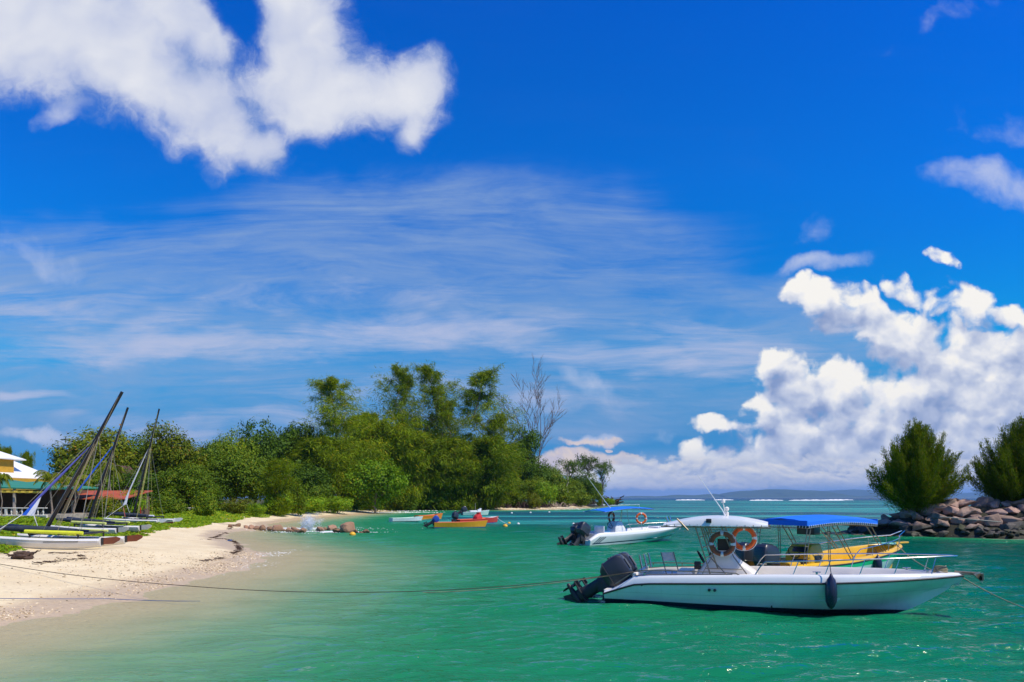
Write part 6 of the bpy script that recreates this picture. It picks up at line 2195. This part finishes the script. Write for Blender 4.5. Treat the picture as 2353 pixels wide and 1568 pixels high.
# brown tangles of roots along the washed-out bank
for k, (ua, ub, va, vb, lab) in enumerate([(1055, 1130, 1169, 1168, 'tangle of brown roots on the washed out bank beside the uprooted stump'),
                                           (1130, 1200, 1168, 1168, 'tangle of brown roots below the twin stemmed casuarina'),
                                           (1195, 1262, 1168, 1167, 'tangle of brown roots and pale stones under the vine covered tree'),
                                           (1258, 1330, 1167, 1163, 'tangle of bleached roots and stones at the foot of the white trunk'),
                                           (1315, 1372, 1163, 1158, 'arching reddish mangrove like roots at the tip of the point')]):
    m = M()
    r = random.Random(60 + k)
    for i in range(70):
        q = r.random()
        p = hit(lerp(ua, ub, q) + r.uniform(-3, 3), lerp(va, vb, q) - r.random() * 2.2)
        L = r.uniform(0.8, 3.2)
        a_ = r.random() * 6.28
        h_ = r.uniform(0.2, 1.6)
        mid = p + Vector((math.cos(a_) * L * .5, math.sin(a_) * L * .5 + 1, h_))
        e = p + Vector((math.cos(a_) * L, math.sin(a_) * L + 1, r.uniform(-.2, .3)))
        m.tube([p + Vector((0, 0, -.2)), p.lerp(mid, .6) + Vector((0, 0, h_ * .25)), mid, mid.lerp(e, .6), e], [0.10, .13, .11, .08, .04], 5)
    p0_, p1_ = hit(ua, va - 1), hit(ub, vb - 1)
    limb_mesh(m, p0_ + Vector((0, 1.5, .25)), p1_ + Vector((0, 1.5, .25)), 0.55, 0.45, 0.2, 9, 8)
    tag(m.build('root_tangle', MT['wood_dark'] if k != 3 else MT['bark_pale'], None, 50), lab, 'roots', 'root tangles along the bank')

# seaweed wrack and coral gravel on the sand
WR = [[(480, 1238), (515, 1238), (535, 1243), (548, 1254), (552, 1266), (530, 1277), (505, 1284), (468, 1291)], [(108, 1270), (150, 1272), (200, 1276), (170, 1282), (130, 1283)], [(0, 1299), (70, 1297), (130, 1292), (190, 1285)], [(502, 1204), (540, 1206), (470, 1242)]]
A, B = [], []
for line in WR:
    pts = [hit(*q) for q in line]
    for i in range(len(pts) - 1):
        k = int(34 * (pts[i] - pts[i + 1]).length) + 10
        q = rng.random(k)[:, None]
        c_ = np.array(pts[i])[None, :2] * (1 - q) + np.array(pts[i + 1])[None, :2] * q + rng.normal(0, 0.10, (k, 2)) * (0.3 + 1.6 * rng.random((k, 1)) ** 2)
        keep = vnoise(c_[:, 0], c_[:, 1], 0.5, 71) > -0.1
        c_ = c_[keep]
        th = rng.normal(0, 0.6, len(c_))
        d = np.stack([np.cos(th), np.sin(th)], 1) * (0.03 + 0.10 * rng.random(len(c_)))[:, None]
        for sg, arr in ((-1, A), (1, B)):
            xy = c_ + sg * d
            arr.append(np.column_stack([xy, ground_z(xy[:, 0], xy[:, 1]) + 0.015 + 0.02 * rng.random(len(xy))]))
V, F = strip_quads(np.concatenate(A), np.concatenate(B), 0.022)
tag(link('seaweed_wrack', mesh_np('seaweed_wrack', V, F, MT['wood_dark'])), kind='stuff')
ico = bmesh.new()
bmesh.ops.create_icosphere(ico, subdivisions=1, radius=1.0)
iv = np.array([v.co[:] for v in ico.verts])
ifc = np.array([[v.index for v in f.verts] for f in ico.faces])
ico.free()
cx_, cy_, cs_ = [], [], []
for (ud, vd, sx, sy, n) in [(590, 1275, 1.5, 3.4, 2600), (540, 1310, 2.2, 1.8, 2600), (440, 1340, 2.6, 1.4, 2200), (250, 1285, 1.9, 1.6, 1100), (320, 1372, 1.6, 0.8, 800), (60, 1420, 2.2, 0.9, 1200), (150, 1330, 3.2, 2.4, 500), (420, 1290, 3.0, 2.6, 500)]:
    p = hit(ud, vd)
    cx_.append(rng.normal(p.x, sx * .6, n))
    cy_.append(rng.normal(p.y, sy * .8, n))
x, y = np.concatenate(cx_), np.concatenate(cy_)
z = ground_z(x, y)
k = (z > 0.02) & (vnoise(x, y, 0.9, 77) + rng.random(len(x)) > 0.25)
x, y, z = x[k], y[k], z[k]
n = len(x)
s = 0.008 + 0.024 * rng.random(n) ** 2.2
V = (iv[None] * (1 + 0.35 * rng.normal(size=(n, len(iv), 1))) * s[:, None, None] * np.array([1.2, 1.0, 0.6]) + np.stack([x, y, z + s * 0.3], 1)[:, None]).reshape(-1, 3)
F = (ifc[None] + (np.arange(n) * len(iv))[:, None, None]).reshape(-1, 3)
m_grv, t = mat('coral_gravel')
rr_ = t.new('ShaderNodeNewGeometry').outputs['Random Per Island']
t.l.new(principled(t, t.ramp(rr_, [(0.0, (0.78, 0.64, 0.44)), (0.6, (0.70, 0.56, 0.36)), (0.85, (0.42, 0.31, 0.19)), (1.0, (0.12, 0.09, 0.06))]), 0.9), t.out.inputs[0])
tag(link('coral_gravel', mesh_np('coral_gravel', V, F, m_grv)), kind='stuff')
p = hit(527, 1243)
tag(M().box((0, 0, 0), (0.22, 0.12, 0.06), 0.4).box((0.1, 0.02, 0.02), (0.12, 0.1, 0.07), 0.9).build('blue_rag', MT['deep_blue'], None, 40, (p.x, p.y, p.z + 0.04)), 'small blue rag lying on the seaweed line of the beach', 'litter')


# ------------------------------------------------------------------ beach catamarans
def catamaran(label, tr_near, head, L, W_, top_px, rake_Y, opt):
    """bow along +x, near hull on the camera's side; top_px: masthead column/row"""
    p = hit(*tr_near)
    fwd = Vector((math.cos(head), math.sin(head), 0))
    lat = Vector((-math.sin(head), math.cos(head), 0))
    if lat.y < 0:
        lat = -lat
        s_ = -1
    else:
        s_ = 1
    o = thing('beach_catamaran', label, 'catamaran', p + lat * (W_ / 2), head, 'catamarans drawn up on the vines')
    z_far = gz(*(p + lat * W_ + fwd * L * .4)[:2]) - p.z
    hb = curve([(0, 0.15), (L * .4, 0.19), (L * .75, 0.15), (L, 0.015)])
    dz = curve([(0, 0.40), (L * .4, 0.42), (L * .8, 0.50), (L, 0.56)])
    kz = curve([(0, 0.10), (L * .25, 0.0), (L * .6, 0.02), (L * .85, 0.20), (L, 0.50)])
    for sd in (-1, 1):
        zo = 0 if sd * s_ < 0 else z_far
        m_ = M()
        rings = []
        for x in frange(0, L, 15):
            b, z1, z0 = hb(x), dz(x), kz(x)
            rings.append([(x, 0, z0), (x, -b * .55, lerp(z0, z1, .25)), (x, -b * .92, lerp(z0, z1, .6)), (x, -b, z1 - 0.05), (x, -b * .8, z1), (x, 0, z1 + 0.03), (x, b * .8, z1), (x, b, z1 - .05), (x, b * .92, lerp(z0, z1, .6)), (x, b * .55, lerp(z0, z1, .25))])
        n = 10
        for i in range(len(rings) - 1):
            for a in range(n):
                c = (a + 1) % n
                zc_ = (rings[i][a][2] + rings[i][c][2]) / 2
                m_.cur = 1 if (opt.get('red') and a in (0, 9) and i < 8) else 0
                m_.add([rings[i][a], rings[i][c], rings[i + 1][c], rings[i + 1][a]], [(0, 1, 2, 3)])
        m_.cur = 0
        m_.add(rings[0], [tuple(range(n))])
        m_.xf(Matrix.Translation((0, sd * W_ / 2, zo)))
        h_ = m_.build('hull', [MT['cat_hull'], MT['cat_red']], o, 45)
        M().tube([(x, sd * (W_ / 2) - s_ * hb(x) * 1.01, dz(x) - .045 + zo) for x in frange(0.05, L - .05, 12)], 0.022, 6).build('gunwale_strip', MT['gelcoat'], h_, 50)
        M().box((L * .33, sd * W_ / 2 - s_ * 0.187, 0.315 + zo), (L * .30, 0.012, 0.025)).build('side_stripe', MT['screen'], h_, 40)
        # rudder kicked up
        r_ = M()
        bl = [(-0.02, 0.42), (-0.10, 0.20), (-0.50, 0.22), (-0.74, 0.36), (-0.78, 0.46), (-0.60, 0.52), (-0.10, 0.47)]
        for yy in (-0.015, 0.015):
            r_.add([(x, yy, z) for x, z in bl], [tuple(range(7))])
        r_.add([(x, yy, z) for yy in (-.015, .015) for x, z in bl], [(i, (i + 1) % 7, 7 + (i + 1) % 7, 7 + i) for i in range(7)])
        r_.xf(Matrix.Translation((0, sd * W_ / 2, zo)))
        rd_ = r_.build('rudder', MT[opt['rudder']], o, 40)
        M().box((-0.06, sd * W_ / 2, 0.33 + zo), (0.10, 0.07, 0.30)).build('rudder_head', MT['screen'] if opt['rudder'] != 'gelcoat' else MT['gelcoat'], rd_, 40, bevel=0.01)
    zf = max(0, z_far) * 0.5
    zt = 0.62 + zf
    for x in (L * .20, L * .62):
        M().tube([(x, -W_ / 2 - .05, zt), (x, W_ / 2 + .05, zt)], 0.045, 8).build('cross_beam', MT['mast'], o, 50)
        for sd in (-1, 1):
            M().tube([(x, sd * W_ / 2, 0.40), (x, sd * W_ / 2, zt)], 0.035, 6).build('pylon', MT['mast'], o, 50)
    M().box((L * .41, 0, zt + .01), (L * .40, W_ * .88, 0.02)).build('trampoline', MT['screen'], o, 40)
    if opt.get('rails'):
        for sd in (-1, 1):
            near = sd * s_ < 0
            M().tube([(L * .16, sd * W_ * .5, zt + .05), (L * .66, sd * W_ * .5, zt + .13)], 0.075 if near else 0.055, 10).build('side_roll', MT[opt['rails'] if near else 'pale_lime'], o, 50)
    else:
        M().tube([(L * .2, 0.2, zt + .08), (L * .5, -.1, zt + .10), (L * .62, 0, zt + .08)], 0.07, 8).build('side_roll', MT['flag_white'], o, 50)
    # rolled sail lying from the beam over the bows
    M().tube([(L * .30, 0.25, zt + .10), (L * .55, 0.30, zt + .16), (L * .80, 0.28, zt + .20), (L * 1.05, 0.22, zt + .26)], [0.10, 0.15, 0.14, 0.07], 9).build('rolled_sail', MT['sailcloth'], o, 50)
    M().tube([(L * .25, -0.25, zt + .08), (L * .6, -0.30, zt + .14), (L * .98, -0.25, zt + .34)], [0.05, 0.09, 0.06], 8).build('rolled_jib', MT['navy'], o, 50)
    # mast
    inv = (Matrix.Translation(o.location) @ Matrix.Rotation(head, 4, 'Z')).inverted()
    base = Vector((L * .62, 0, zt + .03))
    wb = inv.inverted() @ base
    topw = at(*top_px, wb.y + rake_Y)
    tl = inv @ topw
    mm = M()
    mm.tube([base, base.lerp(tl, .5), tl], [0.078, 0.082, 0.062], 10)
    mm.build('mast', MT['mast'], o, 50)
    mid = base.lerp(tl, opt.get('hound', .68))
    mm = M()
    for e in ((L * .55, W_ / 2, .42), (L * .55, -W_ / 2, .42), (L * .55, W_ / 2, .42), (L * .2, -W_ / 2, .45), (L * .2, W_ / 2, .45)):
        mm.tube([mid, Vector(e)], 0.009, 5)
    mm.tube([mid, Vector((L * .93, W_ / 2, .5))], 0.009, 5).tube([mid, Vector((L * .93, -W_ / 2, .5))], 0.009, 5)
    mm.build('shroud', MT['wire'], o, 60)
    mm = M()
    for k in range(3):
        mm.tube([base.lerp(tl, .96) + Vector((0.02, .03 * k, 0)), base + Vector((-.25 - .12 * k, .1 * k - .1, 0))], 0.009, 5)
    mm.tube([base.lerp(tl, .66), Vector((L * .40, W_ * .46, zt))], 0.009, 5).tube([base.lerp(tl, .66), Vector((L * .40, -W_ * .46, zt))], 0.009, 5)
    mm.build('halyard', MT['line_yellow'] if opt.get('yellow') else MT['rope'], o, 60)
    sp = base.lerp(tl, .33)
    M().tube([sp + Vector((0.05, -.42, -.05)), sp, sp + Vector((0.05, .42, -.05))], 0.016, 6).build('spreader', MT['wire'], o, 50)
    # furled jib with its clew hanging as a flag
    tip = base.lerp(tl, opt.get('jib', .66)) + Vector((.12, 0, 0))
    foot = inv @ at(*opt['foot'], wb.y - .1)
    j = M()
    j.tube([tip, tip.lerp(foot, .5), foot.lerp(tip, .12)], [0.02, 0.055, 0.05], 8)
    j.build('furled_jib', MT[opt['jibmat']], o, 50)
    if opt.get('stripe'):
        M().tube([tip.lerp(foot, .06) + Vector((0, -.03, .03)), tip.lerp(foot, .5) + Vector((0, -.045, .03)), tip.lerp(foot, .86) + Vector((0, -.045, .03))], [0.015, 0.03, 0.03], 6).build('jib_edge', MT['flag_white'], o, 50)
    if 'clew' in opt:
        cw = inv @ at(*opt['clew'], wb.y - .1)
        hi = foot.lerp(tip, .30)
        mdl = foot.lerp(cw, .42) + Vector((0, .03, 0))
        for nm_, (q0, q1), mt_ in (('clew_panel', (foot, mdl), opt['jibmat2']), ('clew_panel', (mdl, cw), 'flag_white')):
            f_ = M()
            vs = []
            for yy in (-.012, .012):
                vs += [q0 + Vector((0, yy, 0)), q1 + Vector((0, yy, 0)), hi + Vector((0, yy, 0))]
            f_.add(vs, [(0, 1, 2), (5, 4, 3), (0, 3, 4, 1), (1, 4, 5, 2), (2, 5, 3, 0)])
            f_.build(nm_, MT[mt_], o, 60)
        mm = M()
        mm.tube([cw, cw.lerp(base, .4) + Vector((0, 0, -.25)), base + Vector((0.2, -.2, .02))], 0.016, 5).tube([foot, Vector((L * .97, -s_ * W_ / 2, .55))], 0.012, 5)
        mm.build('sheet', MT['lace'], o, 60)
    if opt.get('red'):
        for sd in (-1, 1):
            M().tube([(L * .62, sd * W_ * .45, zt), (L * .64 + .1 * sd, sd * W_ * .42, zt + 0.75)], 0.03, 6).build('red_stay', MT['red'], o, 50)
    return o


catamaran('nearest beach catamaran with bright lime rolls, brown rudders and blue white furled jib', (232, 1262), math.radians(184), 4.55, 2.05, (281, 900), 0.6,
          dict(rudder='rudder', rails='lime', jibmat='flag_lilac', jibmat2='flag_blue', stripe=True, foot=(50, 1183), clew=(78, 1185), jib=.60, hound=.70))
catamaran('second beach catamaran with pale lime roll and grey rudders, behind the nearest one', (268, 1231), math.radians(172), 4.3, 2.0, (294, 936), 0.4,
          dict(rudder='grey_blade', rails='pale_lime', jibmat='flag_blue', jibmat2='flag_blue', stripe=True, foot=(168, 1142), jib=.66, hound=.62))
catamaran('white beach catamaran with red keels, white furled jib and upright mast, furthest of the three', (362, 1207), math.radians(176), 4.4, 2.3, (366, 939), 0.2,
          dict(rudder='gelcoat', red=True, yellow=True, jibmat='flag_white', jibmat2='flag_white', foot=(281, 1163), clew=(291, 1158), jib=.62, hound=.66))

# ------------------------------------------------------------------ houses behind the catamarans
MT['roof_white'] = paint('white_sheet_roof', (0.80, 0.79, 0.78), 0.5, 0.06, 1.0)
MT['wall_ochre'] = paint('yellow_render', (0.62, 0.34, 0.03), 0.8, 0.15)
MT['wall_brown'] = paint('brown_timber_wall', (0.16, 0.085, 0.045), 0.8, 0.3)
MT['roof_green'] = paint('green_sheet_roof', (0.03, 0.24, 0.13), 0.5, 0.2, 0.8, dirt=((0.03, 0.20, 0.22), 0.6))
MT['roof_rust'] = paint('rust_red_roof', (0.44, 0.085, 0.025), 0.7, 0.25, 1.0)
MT['roof_brown'] = paint('brown_shingle_roof', (0.14, 0.065, 0.05), 0.85, 0.3)
MT['awning'] = paint('yellow_awning', (0.72, 0.52, 0.06), 0.7, 0.2, 8)
MT['white_paint'] = paint('white_masonry_paint', (0.72, 0.68, 0.58), 0.7, 0.12)


def hip(m_, x0, x1, y0, y1, z0, z1, rx, ry=0.0, t_=0.10):
    """hipped roof with real thickness; rx: how far the ridge ends stay inside"""
    xm0, xm1, ym = x0 + rx, x1 - rx, (y0 + y1) / 2
    top_ = [(x0, y0, z0), (x1, y0, z0), (x1, y1, z0), (x0, y1, z0), (xm0, ym, z1), (xm1, ym, z1)]
    bot = [(x, y, z - t_) for x, y, z in top_[:4]]
    m_.add(top_ + bot, [(0, 1, 5, 4), (1, 2, 5), (2, 3, 4, 5), (3, 0, 4), (9, 8, 7, 6), (0, 6, 7, 1), (1, 7, 8, 2), (2, 8, 9, 3), (3, 9, 6, 0)])
    return m_


h1 = thing('beach_house', 'white hip roofed house with yellow dormer, cut by the picture edge', 'house', (-55, 72, 1.0))
hip(M(), -11, 4.6, -5.5, 6, 3.85, 7.0, 4.6).build('roof', MT['roof_white'], h1, 30)
M().box((-2.5, 0.3, 1.65), (16, 10, 4.2)).build('wall', MT['wall_ochre'], h1, 30)
dm = M().box((1.3, -2.0, 5.1), (5.2, 3.6, 1.5)).build('dormer', MT['wall_ochre'], h1, 30)
hip(M(), -3.6, 4.35, -4.9, 1.0, 5.75, 6.85, 1.9).build('dormer_roof', MT['roof_white'], dm, 30)
M().box((3.30, -3.83, 5.12), (0.95, 0.06, 1.15)).build('window', MT['glass_dark'], dm, 30)
fr_ = M()
for (c, d) in (((3.30, -3.84, 4.50), (1.15, .1, .09)), ((2.78, -3.84, 5.12), (.09, .1, 1.2)), ((3.82, -3.84, 5.12), (.09, .1, 1.2))):
    fr_.box(c, d)
fr_.build('window_frame', MT['white_paint'], dm, 30)
for x in (-4, -1, 2, 4.4):
    M().box((x, -4.75, 2.2), (1.1, .08, 1.5)).build('window', MT['glass_dark'], h1, 30)

h2 = thing('restaurant', 'open restaurant with green sheet roof and yellow scalloped awning behind the balustrade', 'restaurant', (-47, 62, 1.0))
hip(M(), -9, 4.0, -4, 5, 2.75, 3.75, 4.0).build('roof', MT['roof_green'], h2, 30)
M().rings([[(3.0, -4.1, 2.60), (8.9, -4.1, 2.42), (8.9, 3, 2.62), (3.0, 3, 3.2)], [(3.0, -4.1, 2.74), (8.9, -4.1, 2.50), (8.9, 3, 2.72), (3.0, 3, 3.32)]]).build('porch_roof', MT['roof_green'], h2, 30)
M().box((-1, 2.5, 1.2), (15, 4.4, 2.6)).build('wall', MT['wall_brown'], h2, 30)
aw = M()
for i in range(34):
    x = -2.0 + 10.2 * i / 33
    aw.box((x, -4.2, 2.40 - 0.0045 * i - .02 * (i % 2)), (0.33, 0.05, 0.17), 0, 0, 0.15 * (1 if i % 2 else -1))
aw.build('awning', MT['awning'], h2, 30)
M().box((-4.4, -4.2, 2.32), (4.6, .05, .36)).build('awning', MT['awning'], h2, 30)
for x, mt_ in ((-1.25, 'white_paint'), (5.7, 'wood_grey'), (-6, 'white_paint')):
    M().box((x, -3.9, 1.2), (.16, .16, 2.7)).build('post', MT[mt_], h2, 30)
hip(M(), -0.3, 1.9, -3.4, -1.8, 1.50, 1.85, .5, t_=.05).build('bar_roof', MT['awning'], h2, 30)
M().box((0.0, -0.5, 0.10), (20, 8.4, 0.62)).build('terrace', MT['wood_grey'], h2, 30)

h3 = thing('shed', 'low open shed with rust red roof behind the leaning masts', 'shed', (-40.5, 66, 1.0))
M().rings([[(-3.9, -3, 1.62), (5.6, -3, 1.62), (5.6, 2, 2.40), (-2.0, 2, 2.40)], [(-3.9, -3, 1.70), (5.6, -3, 1.70), (5.6, 2, 2.48), (-2.0, 2, 2.48)]]).build('roof', MT['roof_rust'], h3, 30)
M().box((1.0, 1.0, 0.85), (8.8, 1.6, 2.1)).build('wall', MT['wall_brown'], h3, 30)
for x in (-3.5, 0.8, 5.2):
    M().box((x, -2.8, 0.6), (.12, .12, 2.1)).build('post', MT['wood_grey'], h3, 30)
h4 = thing('brown_roofed_house', 'steep brown roof of a house showing among the palms', 'house', (-48.5, 84, 1.0))
hip(M(), -1.5, 4.2, -3, 3, 2.3, 5.6, 1.6).build('roof', MT['roof_brown'], h4, 30)
M().box((1.3, 0, 1.0), (4.6, 5, 2.7)).build('wall', MT['wall_brown'], h4, 30)

bl = thing('balustrade', 'white balustrade with turned balusters in front of the restaurant terrace', 'balustrade', (-43.5, 57.2, 1.32))
M().box((0, 0, 0.62), (11.0, .20, .08)).build('rail', MT['white_paint'], bl, 30, bevel=.015)
M().box((0, 0, 0.03), (11.0, .22, .10)).box((0, .02, -.30), (11.0, .16, .55)).build('base_rail', MT['white_paint'], bl, 30)
prof = [(.055, .08), (.055, .13), (.03, .16), (.075, .27), (.06, .36), (.03, .46), (.028, .50), (.055, .54), (.055, .585)]
for i in range(25):
    x = -5.2 + 10.4 * i / 24
    if i % 5 == 2:
        M().box((x, 0, .33), (.16, .16, .56)).build('newel', MT['white_paint'], bl, 30)
    else:
        M().lathe(prof, 10, (x, 0, 0)).build('baluster', MT['white_paint'], bl, 50)
p = at(452, 1160.5, 86)
be = thing('bench', 'pale bench in the deep shade under the low dark tree', 'bench', (p.x, 86, gz(p.x, 86)))
M().box((0, 0, 0.78), (2.0, .5, .08)).build('seat', MT['white_paint'], be, 30)
for x in (-.8, .8):
    M().box((x, 0, .37), (.1, .4, .74)).build('leg', MT['wood_grey'], be, 30)

# ------------------------------------------------------------------ sea air
m_hz, t = mat('sea_haze')
pv_ = t.new('ShaderNodeVolumePrincipled')
pv_.inputs['Color'].default_value = (0.32, 0.57, 1.0, 1)
pv_.inputs['Density'].default_value = 0.000060
pv_.inputs['Anisotropy'].default_value = 0.0
t.l.new(pv_.outputs[0], t.out.inputs['Volume'])
tag(M().box((0, 2000, 103.5), (43000, 43000, 227)).build('haze', m_hz, None, None), kind='stuff')
